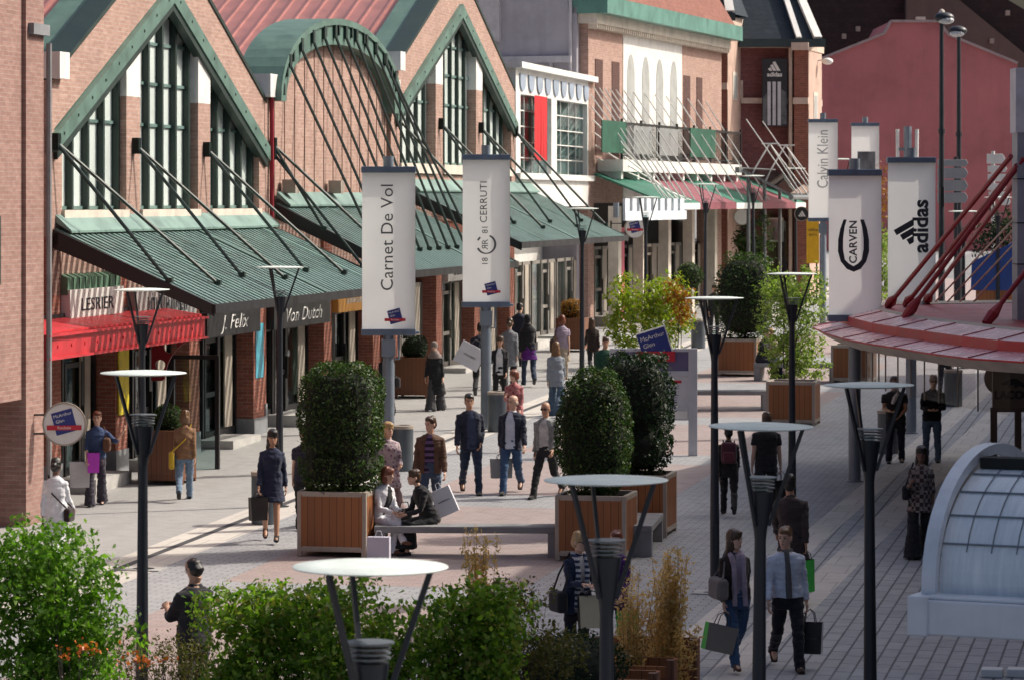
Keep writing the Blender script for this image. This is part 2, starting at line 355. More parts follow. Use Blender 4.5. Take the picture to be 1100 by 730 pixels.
# ---------------------------------------------------------------- the brick shopping front on the left
FN = -19.6; T0 = 55.9
o0 = ST.w(FN, T0, 0); BF = Frame(o0.x, o0.y, TH)
WINP = paint('pale_window_panel', (0.62,0.70,0.67), 0.22, 0, 0.15, 0.8)
def front(name, label, t0):
    p = BF.w(0, t0, 0); z = gz(p.x, p.y)
    r = thing(name, label, 'building', (p.x, p.y, z), -TH, None); return r, z
def slope_roof(mb, rib, ta, za, tb, zb, n0, n1, step):
    """a standing-seam slope from (ta, za) up to (tb, zb), running back from n0 to n1"""
    L = math.hypot(tb-ta, zb-za); un = (-(zb-za)/L, (tb-ta)/L)
    if un[1] < 0: un = (-un[0], -un[1])
    th = 0.12
    mb.prism([(ta, za), (tb, zb), (tb - un[0]*th, zb - un[1]*th), (ta - un[0]*th, za - un[1]*th)], lambda a, b, h: (n0 - h, a, b), n0 - n1)
    k = n0 - step*0.6
    while k > n1:
        rib.prism([(ta, za), (tb, zb), (tb + un[0]*0.06, zb + un[1]*0.06), (ta + un[0]*0.06, za + un[1]*0.06)], lambda a, b, h, kk=k: (kk - h, a, b), 0.055)
        k -= step
def gable_upper(r, z0, W_, dz, roofcol, fin=-0.13):
    sill, ze, za, zw = 6.23+dz, 7.38+dz, 10.42+dz, 8.35+dz
    tr = lambda t: ze + (za-ze)*(1-abs(t-W_/2)/(W_/2))
    pn = [(0, 0.55), (W_/3-0.42, W_/3+0.42), (2*W_/3-0.42, 2*W_/3+0.42), (W_-0.55, W_)]
    br = MB()
    for i, (a, b) in enumerate(pn):                              # piers: brick below, white render above
        top = zw if i in (1, 2) else min(tr(a), tr(b)) + 0.25
        br.bx(-0.5, 0, a, b, sill-1.5, top)
        if i in (1, 2): MB().prism([(a, zw), (b, zw), (b, tr(b)+0.05), (a, tr(a)+0.05)], lambda s_, q, h: (-0.498+h, s_, q), 0.501).build('render_panel', WHITE, r, z0)
    up = 1.12
    br.strip([(0, ze+0.2), (W_/2, za+0.2), (W_, ze+0.2)], [(0, ze+up), (W_/2, za+up+0.1), (W_, ze+up)], lambda a, b, h: (-0.45+h, a, b), 0.44)
    for i in range(3): br.bx(-0.5, -0.03, pn[i][1], pn[i+1][0], sill-1.5, sill-0.28)
    br.build('gable_wall', B_PALE, r, z0)
    t = MB(); t.strip([(0, ze-0.14), (W_/2, za-0.17), (W_, ze-0.14)], [(0, ze+0.17), (W_/2, za+0.2), (W_, ze+0.17)], lambda a, b, h: (-0.12+h, a, b), 0.22)
    tt = t.build('gable_trim', GREEN, r, z0)
    e = MB(); e.strip([(0.1, ze-0.27), (W_/2, za-0.32), (W_-0.1, ze-0.27)], [(0.1, ze-0.14), (W_/2, za-0.17), (W_-0.1, ze-0.14)], lambda a, b, h: (-0.1+h, a, b), 0.17)
    for side in (0, 1):
        for k in range(9):
            f = (k+0.5)/9; tt_ = f*W_/2 if side == 0 else W_ - f*W_/2
            e.box((0.104, tt_, tr(tt_)+0.03), (0.015, 0.05, 0.05))
    e.build('trim_edge', GREEN_D, tt, z0)
    for i in range(3):                                           # three tall windows with deep fins
        a, b = pn[i][1], pn[i+1][0]
        pts = [(a, sill), (b, sill), (b, tr(b)-0.1)] + ([(W_/2, za-0.15)] if a < W_/2 < b else []) + [(a, tr(a)-0.1)]
        w = MB().prism(pts, lambda s_, q, h: (-0.30+h, s_, q), 0.04).build('window', WINP, r, z0)
        f = MB(); k = a + 0.08
        while k < b:
            if tr(k) - 0.15 > sill: f.bx(-0.258, fin, k-0.05, k+0.05, sill, tr(k)-0.12)
            k += 0.88
        f.build('window_fin', GREEN_D, w, z0)
        h = MB()
        for q in (sill+0.03, sill+1.62, sill+2.42, sill+3.2):
            ts = [k2 for k2 in np.linspace(a, b, 80) if tr(k2)-0.12 > q]
            if len(ts) > 2: h.bx(-0.258, -0.215, min(ts), max(ts), q-0.03, q+0.03)
        h.build('transom', SLATG, w, z0)
        MB().bx(-0.35, 0.06, a-0.02, b+0.02, sill-0.26, sill-0.01).build('window_sill', CREAM, r, z0)
    rf = MB(); rb = MB(); fl = MB()
    slope_roof(rf, rb, 0, ze+0.98, W_/2, za+1.0, -1.1, -15, 0.46); slope_roof(rf, rb, W_, ze+0.98, W_/2, za+1.0, -1.1, -15, 0.46)
    ro = rf.build('roof', roofcol, r, z0); rb.build('roof_seam', roofcol, ro, z0)
    fl.strip([(0, ze+0.9), (W_/2, za+0.95), (W_, ze+0.9)], [(0, ze+1.1), (W_/2, za+1.18), (W_, ze+1.1)], lambda a, b, h: (-1.12+h, a, b), 0.665)
    fl.build('rake_flashing', GREEN, r, z0)
    cp = MB(); cp.strip([(0, ze+up), (W_/2, za+up+0.1), (W_, ze+up)], [(0, ze+up+0.09), (W_/2, za+up+0.2), (W_, ze+up+0.09)], lambda a, b, h: (-0.48+h, a, b), 0.5)
    cp.build('rake_coping', GREEN_D, r, z0)
    g2 = MB(); g2.bx(-14, -7.5, W_*0.2, W_*0.2+0.05, ze+2.25, ze+2.33); g2.build('snow_rail', REDD, ro, z0)
    MB().bx(-0.35, 0.16, -0.02, 0.5, ze+1.15, ze+1.62).build('corner_block', WHITE, r, z0)
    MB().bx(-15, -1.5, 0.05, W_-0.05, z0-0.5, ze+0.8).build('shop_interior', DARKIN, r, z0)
def canopy(r, z0, t0, t1, za, zb, over, rods, ends=True):
    c = MB(); k = t0 + 0.1
    while k < t1 - 0.2:
        c.prism([(0.03, za-0.02), (over, zb), (over, zb-0.06), (0.03, za-0.08)], lambda a, b, h, kk=k: (a, kk+h, b), 0.15); k += 0.30
    slats = c.build('canopy', SLATG, r, z0)
    for tt in np.arange(t0+3.3, t1-0.5, 4.6): MB().prism([(0.03, za+0.0), (over, zb+0.02), (over, zb-0.16), (0.03, za-0.16)], lambda a, b, h, kk=tt: (a, kk+h, b), 0.10).build('canopy_rafter', GREEN_L, slats, z0)
    b = MB()
    for tt in (t0, t1-0.1): b.prism([(0.0, za-0.03), (over+0.05, zb+0.0), (over+0.05, zb-0.20), (0.0, za-0.36)], lambda a, q, h, kk=tt: (a, kk+h, q), 0.10)
    b.bx(over, over+0.07, t0, t1, zb-0.15, zb+0.01); b.bx(0.0, 0.1, t0, t1, za-0.3, za-0.1)
    b.build('canopy_beam', BLACK, slats, z0)
    MB().prism([(0.0, za+0.22), (0.30, za-0.06), (0.30, za-0.1), (-0.02, za+0.1)], lambda a, q, h: (a, t0+0.15+h, q), t1-t0-0.3).build('canopy_flashing', GREEN_L, slats, z0)
    for (ta, zt, na, tb, nb) in rods:
        zq = za + (zb-za)*(nb/over) + 0.03
        m = MB().tube([(na, ta, zt), (nb, tb, zq)], 0.034, 6); m.box((nb, tb, zq+0.02), (0.12, 0.1, 0.09)); m.box((na, ta, zt), (0.14, 0.16, 0.3))
        m.build('tie_rod', GREEN_D, slats, z0)
def squiggle(org, ex, ez, length, h, mat, parent, z0=0.0):
    """lettering too small or blurred in the photo to be read: uneven strokes"""
    ex, ez = Vector(ex).normalized(), Vector(ez).normalized(); nn = ex.cross(ez); m = MB(); k = -length/2; org = Vector(org)
    while k < length/2:
        w_ = h*random.uniform(0.25, 0.6); hh = h*random.choice((0.7, 0.75, 0.8, 1.0))
        c = org + ex*(k + w_/2) + ez*(hh-h)*0.5; F3 = Matrix((ex, nn, ez)).transposed()
        m.box(c - ex*w_*0.4, (w_*0.22, 0.006, hh), 0, F3)
        if random.random() < 0.7: m.box(c + ex*w_*0.4, (w_*0.22, 0.006, hh*random.choice((0.6, 1))), 0, F3)
        m.box(c + ez*hh*random.choice((-0.42, 0, 0.42)), (w_, 0.005, h*0.14), 0, F3); k += w_*1.35
    return m.build('lettering', mat, parent, z0)
CLOTHES = [paint('display_%d' % i, c, 0.7, 0, 0.4, 3) for i, c in enumerate([(0.30,0.26,0.21),(0.30,0.30,0.285),(0.35,0.09,0.05),(0.08,0.10,0.16),(0.50,0.30,0.06),(0.16,0.24,0.2)])]
def shopfront(r, z0, t0, t1, zg, sign=None, scol=None, tcol=None, door='mid', fr=BLACK, shear=0.0, size=0.42, top=None, inner=(0, 1, 3), boards=True, H_=2.5, sh=0.5):
    """one bay between two piers: interior, glass, frame, door, fascia sign"""
    n = -0.42
    back = MB(); L = t1 - t0
    k = t0; i = 0
    while k < t1:
        w_ = 0.5 + 0.5*RNG.random(); h = 1.2 + 1.5*RNG.random()
        back.bx(n-0.72, n-0.5, k, min(t1, k+w_), zg+0.3, zg+min(h, H_-0.1), inner[i % len(inner)]); k += w_ + 0.12; i += 1
    back.build('window_display', CLOTHES, r, z0)
    f = MB(); f.bx(n-0.03, n+0.05, t0, t1, zg+H_-0.1, zg+H_); f.bx(n-0.03, n+0.05, t0, t1, zg+0.0, zg+0.28)
    f.bx(n-0.03, n+0.05, t0, t0+0.1, zg, zg+H_); f.bx(n-0.03, n+0.05, t1-0.1, t1, zg, zg+H_)
    d0 = t0 + L*0.35; d1 = d0 + min(1.15, L*0.5)
    for q in (d0, d1): f.bx(n-0.05, n+0.09, q-0.05, q+0.05, zg, zg+H_)
    f.bx(n-0.03, n+0.06, d0, d1, zg+2.1, zg+2.19)
    fo = f.build('shop_frame', fr, r, z0)
    MB().bx(n-0.012, n+0.012, t0+0.1, t1-0.1, zg+0.28, zg+H_-0.1).build('pane', GLASS, fo, z0)
    dd = MB().bx(n+0.06, n+0.10, d0+0.08, d0+0.16, zg+0.02, zg+2.2); dd.bx(n+0.06, n+0.10, d1-0.16, d1-0.08, zg+0.02, zg+2.2); dd.bx(n+0.06, n+0.10, d0+0.16, d1-0.16, zg+1.0, zg+1.1); dd.bx(n+0.10, n+0.16, d1-0.2, d1-0.17, zg+0.9, zg+1.4)
    dd.build('door', fr, r, z0)
    if boards:
        MB().bx(n+0.055, n+0.085, t1-1.0, t1-0.45, zg+0.3, zg+2.4).build('shop_panel', paint('panel_sand', (0.34,0.30,0.25), 0.7), r, z0)
    MB().bx(n, 0.42, d0-0.4, d1+0.5, zg-0.2, zg+0.16).build('door_step', STEP, r, z0)
    if sign:
        s_ = MB().bx(n+0.05, 0.16, t0+0.02, t1-0.02, zg+H_, zg+H_+sh).build('fascia_sign', scol, r, z0)
        if sign == '#': squiggle((0.166, (t0+t1)/2, zg+H_+sh*0.52), (0,1,0), (0,0,1), L*0.62, size, tcol, s_, z0)
        else: text(sign, size, (0.166, (t0+t1)/2, zg+H_+sh*0.52), (0,1,0), (0,0,1), tcol, s_, z0=z0, shear=shear, sx=1.7)
def lower_wall(r, z0, piers, ztop, zg):
    b = MB()
    for a, c in piers:
        MB().bx(-0.55, 0.0, a, c, zg+0.5, ztop).build('brick_pier', B_RED, r, z0); MB().bx(-0.57, 0.025, a-0.025, c+0.025, zg-0.6, zg+0.5).build('pier_base', STONE, r, z0)
    for i in range(len(piers)-1): b.bx(-0.50, -0.12, piers[i][1], piers[i+1][0], zg+3.02, ztop)
    b.build('spandrel', B_RED, r, z0)
SIGNW = paint('sign_white', (0.70,0.69,0.66), 0.5, 0, 0.1); SIGNB = paint('sign_black', (0.012,0.013,0.017), 0.35, 0, 0.1)
SIGNO = paint('sign_ochre', (0.45,0.21,0.035), 0.5, 0, 0.15); SIGNG = paint('sign_grey', (0.36,0.35,0.34), 0.5, 0, 0.15)
W1 = 13.85
r1, z1 = front('gabled_shop', 'nearer pink brick shop with a steep gable, three finned windows and a green slatted canopy', 0)
gable_upper(r1, z1, W1, 0.0, ROOFP)
zg = z1 + 0.12
P1 = [(-0.1, 0.5), (3.55, 4.25), (8.2, 8.9), (12.85, 13.75)]
lower_wall(r1, z1, P1, 5.75, zg)
shopfront(r1, z1, 0.5, 3.55, zg, 'LESRIER', SIGNW, INK, inner=(0,1,5), size=0.32, H_=2.95, sh=0.6)
shopfront(r1, z1, 4.25, 8.2, zg+0.03, '#', SIGNG, INK, inner=(0,5,1), size=0.42, H_=2.85, sh=0.6)
shopfront(r1, z1, 8.9, 12.85, zg+0.08, 'J. Felix', SIGNB, WHITE, inner=(3,1,0), shear=0.35, size=0.42, H_=2.28)
pm = MB()
for k in range(9): pm.prism([(-0.1, 5.12), (0.12, 5.02), (0.12, 4.72), (-0.1, 4.72)], lambda a, b, h, kk=k: (a, 0.5+kk*0.34+h, b), 0.27)
pm.build('shop_pelmet', paint('pelmet_green', (0.10,0.20,0.13), 0.5), r1, z1)
br_t = [0.05, W1/3, 2*W1/3, W1-0.1]
rods = []
for tb in br_t[:3]: rods += [(tb, 7.42, 0.06, tb+0.1, 2.1), (tb, 7.42, 0.06, tb+2.4, 2.3)]
rods += [(W1+0.35, 7.42, 0.06, W1+0.2, 2.1)]
canopy(r1, z1, 0.05, W1+0.2, 5.92, 4.58, 2.9, rods)
text('', 0.1, (0,0,0), (0,1,0), (0,0,1), INK, r1) if False else None
po = MB().bx(0.004, 0.016, 13.0, 13.6, zg+1.35, zg+2.5); po.build('poster', paint('blue_poster', (0.08,0.38,0.50), 0.4, 0, 0.5, 3), r1, z1)
yb = MB().bx(0.02, 0.05, 3.62, 4.2, zg+1.15, zg+2.6); yb.build('yellow_notice', paint('yellow_board', (0.72,0.58,0.03), 0.5, 0, 0.3, 4), r1, z1)
# arch between the gables
r2, z2 = front('arched_shop', 'pink brick shop front under a green barrel arch with fanned rods, between the two gables', W1)
WA = 25.7 - W1; zg2 = z2 + 0.12; tc = WA/2 + 0.0; hw = WA/2 - 0.35
def arc(off, k=28, h=0): return [(tc - (hw+off)*math.cos(math.pi*i/k), 8.55 + (1.95+off)*math.sin(math.pi*i/k)**0.9 + h) for i in range(k+1)]
wl = MB()
A = arc(-0.2)
for i in range(len(A)-1): wl.prism([(A[i][0], 4.6), (A[i+1][0], 4.6), A[i+1], A[i]], lambda a, b, h: (-0.5+h, a, b), 0.42)
MB().bx(-0.5, 0, -0.1, 0.4, 4.6, 8.65).build('wall_pier', B_PALE, r2, z2); MB().bx(-0.5, 0, WA-0.4, WA-0.02, 4.6, 8.95).build('wall_pier', B_PALE, r2, z2)
wl.build('brick_wall', B_PALE, r2, z2)
jn = MB()
for k in np.arange(0.9, WA-0.5, 0.85): jn.bx(-0.09, -0.065, k, k+0.03, 6.3, 8.6 + 1.5*max(0, 1-((k-tc)/hw)**2)**0.5)
jn.build('wall_joint', paint('joint_brown', (0.22,0.13,0.10), 0.9), r2, z2)  # dark brown strips for the vertical cladding joints
ab = MB(); ab.strip(arc(-0.50), arc(0.02), lambda a, b, h: (-0.2+h, a, b), 0.42); arch = ab.build('arch_band', GREEN, r2, z2)
ar = MB(); ar.strip(arc(-0.05), arc(0.10), lambda a, b, h: (-0.75+h, a, b), 1.02); ar.build('arch_roof', GREEN, r2, z2)
for i in range(1, 27, 2):
    a, b = arc(-0.35)[i], arc(0.02)[i]; MB().box((0.24, (a[0]+b[0])/2, (a[1]+b[1])/2), (0.06, 0.09, 0.25)).build('arch_bracket', GREEN_D, arch, z2)
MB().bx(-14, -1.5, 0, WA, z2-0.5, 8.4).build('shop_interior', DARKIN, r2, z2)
rf = MB(); rb = MB(); slope_roof(rf, rb, -0.2, 8.2, WA+0.2, 9.3, -1.6, -15, 0.46); rr = rf.build('roof', ROOFP, r2, z2); rb.build('roof_seam', ROOFP, rr, z2)
MB().bx(-0.6, 0.14, -0.15, 0.42, 8.62, 9.12).build('gutter_box', WHITE, r2, z2)
MB().bx(-0.6, 0.14, WA-0.45, WA+0.05, 8.95, 9.4).build('gutter_box', WHITE, r2, z2)
dp = MB().tube([(0.07, 0.2, 8.6), (0.07, 0.2, 5.9)], 0.05, 8); dp.build('downpipe', REDD, r2, z2)
P2 = [(-0.1, 0.0), (4.9, 5.6), (9.6, 10.3), (WA-0.7, WA)]
lower_wall(r2, z2, P2, 6.2, zg2)
shopfront(r2, z2, 0.05, 4.9, zg2, 'Von Dutch', SIGNB, WHITE, inner=(4,4,1), shear=0.35, size=0.42, H_=2.08)
shopfront(r2, z2, 5.6, 9.6, zg2+0.06, '#', SIGNO, CREAM, inner=(0,0,1), size=0.14, H_=2.2)
shopfront(r2, z2, 10.3, WA-0.7, zg2+0.1, None, inner=(1,0,5), fr=WFRAME)
rods = []
for k in range(11):
    tk = 1.0 + k*(WA-2.0)/10; zt = 8.55 + 1.75*max(0, 1-((tk-tc)/hw)**2)**0.45
    rods.append((tk, zt, 0.22, tk+0.25, 2.2))
rods += [(0.35, 7.6, 0.06, 0.35, 1.2), (0.35, 7.6, 0.06, 2.4, 2.0)]
canopy(r2, z2, 0.75, WA+1.0, 6.36, 4.86, 2.9, rods)
for tt in (1.3, 5.3): MB().bx(0.0, 0.3, tt, tt+0.3, 6.55, 6.85).build('flood_lamp', WFRAME, r2, z2)
# farther gable
r3, z3 = front('gabled_shop', 'farther pink brick gabled shop with finned windows, next to the white glazed shop', 25.7)
W2 = 15.2; gable_upper(r3, z3, W2, 1.12, ROOFP, -0.17); zg3 = z3 + 0.1
P3 = [(0.0, 0.6), (4.7, 5.4), (9.5, 10.2), (W2-0.8, W2-0.1)]
lower_wall(r3, z3, P3, 6.7, zg3)
shopfront(r3, z3, 0.6, 4.7, zg3, None, inner=(5,0,3), fr=FRM)
shopfront(r3, z3, 5.4, 9.5, zg3, '#', SIGNG, INK, inner=(1,5,0), fr=FRM, size=0.2)
shopfront(r3, z3, 10.2, W2-0.8, zg3, None, inner=(1,0,3), fr=FRM)
rods = []
for tb in (W2/3, 2*W2/3, W2-0.2): rods += [(tb, 8.42, 0.06, tb+0.1, 2.0), (tb, 8.42, 0.06, tb+2.6, 2.3)]
rods += [(0.2, 8.42, 0.06, 2.2, 2.1)]
canopy(r3, z3, 1.4, W2+2.5, 6.72, 5.33, 2.9, rods)
# left brick building at the edge of the view
TL = BF.hit(47, n=0.9)[0]; pL = BF.w(0.9, TL, 0); zl = gz(pL.x, pL.y)
rl = thing('brick_building', 'plain old brick building filling the left edge of the street, nearest on the left', 'building', (pL.x, pL.y, zl), -TH)
lw = MB(); LS = BF.hit(28, n=0.9)[0]-TL; lw.bx(-9, 0, LS, 0, zl-1, 16); lw.bx(-9, -0.07, -16, LS, 3.15, 16); lw.bx(-9, -1.3, -16, LS, zl-1, 3.15)
lw.build('wall', B_LEFT, rl, zl)
st = MB(); st.bx(-0.3, 0.10, LS+0.1, 0.03, 9.12, 9.3); st.build('wall_ledge', STONE, rl, zl)
wf = MB().bx(-0.03, 0.06, -3.6, -2.2, 5.05, 6.15).build('window', GREEN_D, rl, zl); MB().bx(0.05, 0.07, -3.5, -2.33, 5.15, 6.05).build('pane', GLASS, wf, zl)
dpp = MB().tube([(0.06, 0.09, 9.0), (0.06, 0.09, zl)], 0.05, 8); dpp.build('downpipe', CONC, rl, zl)
# red steel shelter on the corner
pr = BF.w(0.0, TL+0.05, 0); zr = gz(pr.x, pr.y)
rs = thing('entrance_canopy', 'red steel canopy on riveted beams over the shop doors at the far left', 'canopy', (pr.x, pr.y, zr), -TH)
LC = BF.hit(219, n=0.9)[0]-TL-0.05
bm_ = MB(); bm_.bx(0.88, 0.92, 0, LC, 3.78, 4.12); bm_.bx(0.80, 1.0, 0, LC, 4.12, 4.16); bm_.bx(0.80, 1.0, 0, LC, 3.74, 3.78)
for k in range(12): bm_.tube([(0.92, 0.6+k*0.7, 3.95), (0.935, 0.6+k*0.7, 3.95)], 0.03, 8)
bm_.build('beam', REDM, rs, zr)
MB().prism([(0.05, 4.33), (0.86, 4.20), (0.86, 4.165), (0.05, 4.29)], lambda a, b, h: (a, h, b), LC).build('roof_sheet', REDM, rs, zr)
MB().bx(0.03, 0.07, 0, LC, 4.30, 4.40).build('roof_upstand', BLACK, rs, zr)
def holed_plate(outer, holes, M, th, name, mat, parent, z0=0.0):
    cu = bpy.data.curves.new(name, 'CURVE'); cu.dimensions = '2D'; cu.fill_mode = 'BOTH'; cu.extrude = th/2
    for ring in [outer] + holes:
        sp = cu.splines.new('POLY'); sp.points.add(len(ring)-1); sp.use_cyclic_u = True
        for i, (a, b) in enumerate(ring): sp.points[i].co = (a, b, 0, 1)
    t = bpy.data.objects.new(name, cu); COL.objects.link(t); bpy.context.view_layer.update()
    me = bpy.data.meshes.new_from_object(t.evaluated_get(bpy.context.evaluated_depsgraph_get())); bpy.data.objects.remove(t); bpy.data.curves.remove(cu)
    me.transform(M); me.transform(Matrix.Translation((0, 0, -z0))); me.materials.clear(); me.materials.append(mat)
    o = bpy.data.objects.new(name, me); COL.objects.link(o); o.parent = parent; return o
def circ(x, y, r, n=20): return [(x + r*math.cos(2*math.pi*i/n), y + r*math.sin(2*math.pi*i/n)) for i in range(n)]
outer = [(0.04, 3.74), (0.95, 3.74)] + [(0.95-0.65*math.sin(a), 3.74-0.85*(1-math.cos(a))) for a in np.linspace(0.2, 1.45, 9)] + [(0.26, 2.95), (0.04, 2.95)]
for tt in (0.45, LC-0.6):
    M = Matrix(((1,0,0,0),(0,0,1,tt),(0,1,0,0),(0,0,0,1)))
    holed_plate(outer, [circ(0.42, 3.60, 0.13), circ(0.22, 3.25, 0.10)], M, 0.05, 'bracket', REDD, rs, zr)
gs = MB(); 
for n_ in (0.35, 1.25): gs.bx(n_-0.04, n_+0.04, LC-0.3, LC-0.22, zr+0.05, 3.35)
gs.bx(0.31, 1.29, LC-0.3, LC-0.22, 3.35, 3.43)
gso = gs.build('glass_screen', BLACK, rs, zr); MB().bx(0.4, 1.2, LC-0.27, LC-0.25, zr+0.1, 3.35).build('pane', GLASS, gso, zr)
# ---------------------------------------------------------------- white glazed shop
r4, z4 = front('glazed_shop', 'white timber shop with a scalloped fascia and large muntined windows beside the farther gable', 41.0)
WW = 12.6
w = MB(); w.bx(-9, -1.5, 0, WW, z4-0.5, 10.25); w.bx(-1.5, -0.4, 0, WW, 9.6, 10.25); w.bx(-0.4, 0.0, 0, WW, 6.2, 7.15); w.bx(-0.4, 0, 0, WW, 9.55, 10.3)
for a, b in ((0, 0.7), (5.6, 6.5), (WW-0.7, WW)): w.bx(-0.4, 0, a, b, 7.15, 9.55)
w.build('wall', WHITE, r4, z4)
MB().bx(-0.5, 0.22, -0.15, WW+0.15, 10.3, 10.48).build('cornice', WHITE, r4, z4)
MB().bx(-0.2, 0.14, 0, WW, 7.02, 7.2).build('window_sill', WHITE, r4, z4)
for k in range(9):
    c0 = 0.9 + k*1.33
    MB().prism([(c0 + 0.42*math.cos(a), 9.98 - 0.34*math.sin(a)) for a in np.linspace(0, math.pi, 12)] + [(c0-0.42, 10.15), (c0+0.42, 10.15)], lambda a, b, h: (0.0+h, a, b), 0.05).build('fascia_scallop', paint('fascia_blue', (0.30,0.36,0.45), 0.5), r4, z4)
for a, b in ((0.7, 5.6), (6.5, WW-0.7)):
    mu = MB()
    for k in np.linspace(a, b, 5): mu.bx(-0.2, -0.13, k-0.018, k+0.018, 7.2, 9.55)
    for q in np.linspace(7.2, 9.55, 6): mu.bx(-0.2, -0.13, a, b, q-0.016, q+0.016)
    wd = mu.build('window', WHITE, r4, z4); MB().bx(-0.16, -0.14, a, b, 7.2, 9.55).build('pane', GLASS, wd, z4)
    MB().bx(-0.30, -0.22, a, b, 7.2, 9.55).build('curtain', paint('grey_curtain', (0.62,0.63,0.62), 0.8, 0, 0.5, 1.2), r4, z4)
for k in range(3): shopfront(r4, z4, 0.3+k*4.1, 4.1+k*4.1, z4+0.1, None, inner=(1,5,2), fr=FRM)
p = BF.w(0.05, 43.1, 0)
rc = MB()
for i in range(12):
    a0, a1 = i*0.16, (i+1)*0.16; rc.add([(0.10+0.05*(i % 2), a0, 9.55), (0.10+0.05*((i+1) % 2), a1, 9.55), (0.10+0.05*((i+1) % 2)+0.02*math.sin(i), a1, 7.6), (0.10+0.05*(i % 2), a0, 7.6)], [(0,1,2,3)])
ro_ = rc.build('hanging_cloth', paint('red_cloth', (0.66,0.012,0.02), 0.7, 0, 0.3, 3), None, 7.6); ro_.location = (p.x, p.y, 7.6); ro_.rotation_euler = (0,0,-TH)
tag(ro_, 'bright red cloth hanging down the window of the white shop', 'cloth')
# ---------------------------------------------------------------- arcade building with the white centre
TA = R(16.5); AF = Frame(2.52, 110.7, TA); zA = gz(0, 112)
ra = thing('arcade_building', 'brick building with white arched centre, green gutter and balcony over striped awnings', 'building', (2.52, 110.7, zA), -TA)
T = lambda px, n=0.0: AF.hit(px, n=n)[0]
LA = T(775)
ta, tb = T(669), T(732)
Z = 12.55
MB().bx(-0.5, 0, 0, ta, 6.3, Z).build('brick_bay', B_PALE, ra, zA); MB().bx(-0.5, 0, 0.0, 0.7, zA-0.5, 6.3).build('corner_pier', B_PALE, ra, zA)
w = MB(); w.bx(-0.5, 0, tb, LA, 6.3, Z); w.bx(-0.5, 0, T(762), LA, zA-0.5, 6.3)
w.build('brick_wall', B_PALE, ra, zA)
w = MB(); w.bx(-0.5, 0.02, ta, tb, 6.3, Z); w.build('render_panel', WHITE, ra, zA)
GREYN = paint('niche_grey', (0.36,0.37,0.36), 0.8)
for px in (677, 693, 708, 723):
    c = T(px); hw_ = 0.52
    pts = [(c-hw_, 7.9), (c+hw_, 7.9), (c+hw_, 10.5)] + [(c + hw_*math.cos(a), 10.5 + 0.95*math.sin(a)) for a in np.linspace(0.2, math.pi-0.2, 9)] + [(c-hw_, 10.5)]
    MB().prism(pts, lambda a, b, h: (0.02+h, a, b), 0.012).build('arched_niche', GREYN, ra, zA)
for px0, px1 in ((639, 647), (657, 665), (734, 741), (748, 754)):
    MB().bx(0.0, 0.02, T(px0), T(px1), 7.9, 11.1 if px0 < 700 else 11.0).build('bricked_window', brick('dark_brick_%d' % px0, (0.13,0.06,0.05), (0.09,0.045,0.04), (0.12,0.09,0.08)), ra, zA)
MB().bx(-0.5, 0.35, -0.2, LA+0.1, Z-0.32, Z).build('cornice', CREAM, ra, zA)
de = MB()
for k in np.arange(0, LA, 0.28): de.bx(0.0, 0.3, k, k+0.14, Z-0.48, Z-0.32)
de.build('cornice_dentil', CREAM, ra, zA)
MB().bx(-0.6, 0.75, -0.35, LA+0.4, Z, Z+0.55).build('gutter', paint('copper_green', (0.10,0.245,0.205), 0.45, 0, 0.3), ra, zA)
rf = MB().prism([(0.55, Z+0.55), (-1.6, Z+4.0), (-6, Z+7.5), (-12, Z+4), (-12.2, Z+0.3)], lambda a, b, h: (a, h-0.2, b), LA+0.3)
rf.build('roof', brick('roof_tiles', (0.29,0.125,0.095), (0.23,0.095,0.075), (0.17,0.08,0.065), 0.3, 0.18), ra, zA)
LIL = paint('lilac_render', (0.40,0.38,0.42), 0.8, 0, 0.3, 0.5)
MB().bx(-14, -0.3, -0.35, -0.02, zA-0.5, Z+0.2).prism([(-0.4, Z+0.2), (-13.9, Z+0.2), (-12.6, Z+5), (-6.2, Z+8), (-1.8, Z+4.2)], lambda a, b, h: (a, -0.35+h, b), 0.33).build('side_wall', LIL, ra, zA)
pp = MB(); pp.tube([(-0.5, -0.42, Z-3.6), (-0.5, -0.42, Z+2)], 0.06, 8); pp.bx(-4.4, -0.45, -0.55, -0.36, Z-1.62, Z-1.40); pp.bx(-1.2, -1.1, -0.5, -0.4, Z-4.5, Z-1.6); pp.bx(-3.2, -3.05, -0.5, -0.38, Z-4.5, Z-1.6); pp.bx(-3.6, -2.9, -0.6, -0.36, Z-0.9, Z+1.0)
pp.build('wall_pipe', paint('pipe_grey', (0.5,0.48,0.5), 0.6), ra, zA)
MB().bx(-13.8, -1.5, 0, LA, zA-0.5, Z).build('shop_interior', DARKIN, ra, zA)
# balcony
b0, b1 = T(641), T(772)
sl_ = MB(); sl_.bx(0.02, 0.9, b0, b1, 7.35, 7.75); 
for k in np.linspace(b0+0.3, b1-0.3, 9): sl_.bx(0.1, 0.8, k-0.12, k+0.12, 7.1, 7.35)
bal = sl_.build('balcony', WHITE, ra, zA)
rl_ = MB(); rl_.bx(0.84, 0.89, b0, b1, 8.92, 9.0); rl_.bx(0.84, 0.89, b0, b1, 7.85, 7.9)
for k in np.arange(b0, b1, 0.16): rl_.bx(0.855, 0.875, k, k+0.022, 7.75, 8.95)
for k in np.linspace(b0, b1, 8): rl_.bx(0.83, 0.90, k-0.04, k+0.04, 7.75, 9.1)
rl_.build('railing', BLACK, bal, zA)
for q_ in ((646, 672), (741, 768)): MB().bx(0.90, 0.93, T(q_[0], .9), T(q_[1], .9), 7.95, 9.0).build('balcony_panel', paint('bottle_green', (0.004,0.085,0.048), 0.55, 0, 0.3), bal, zA)
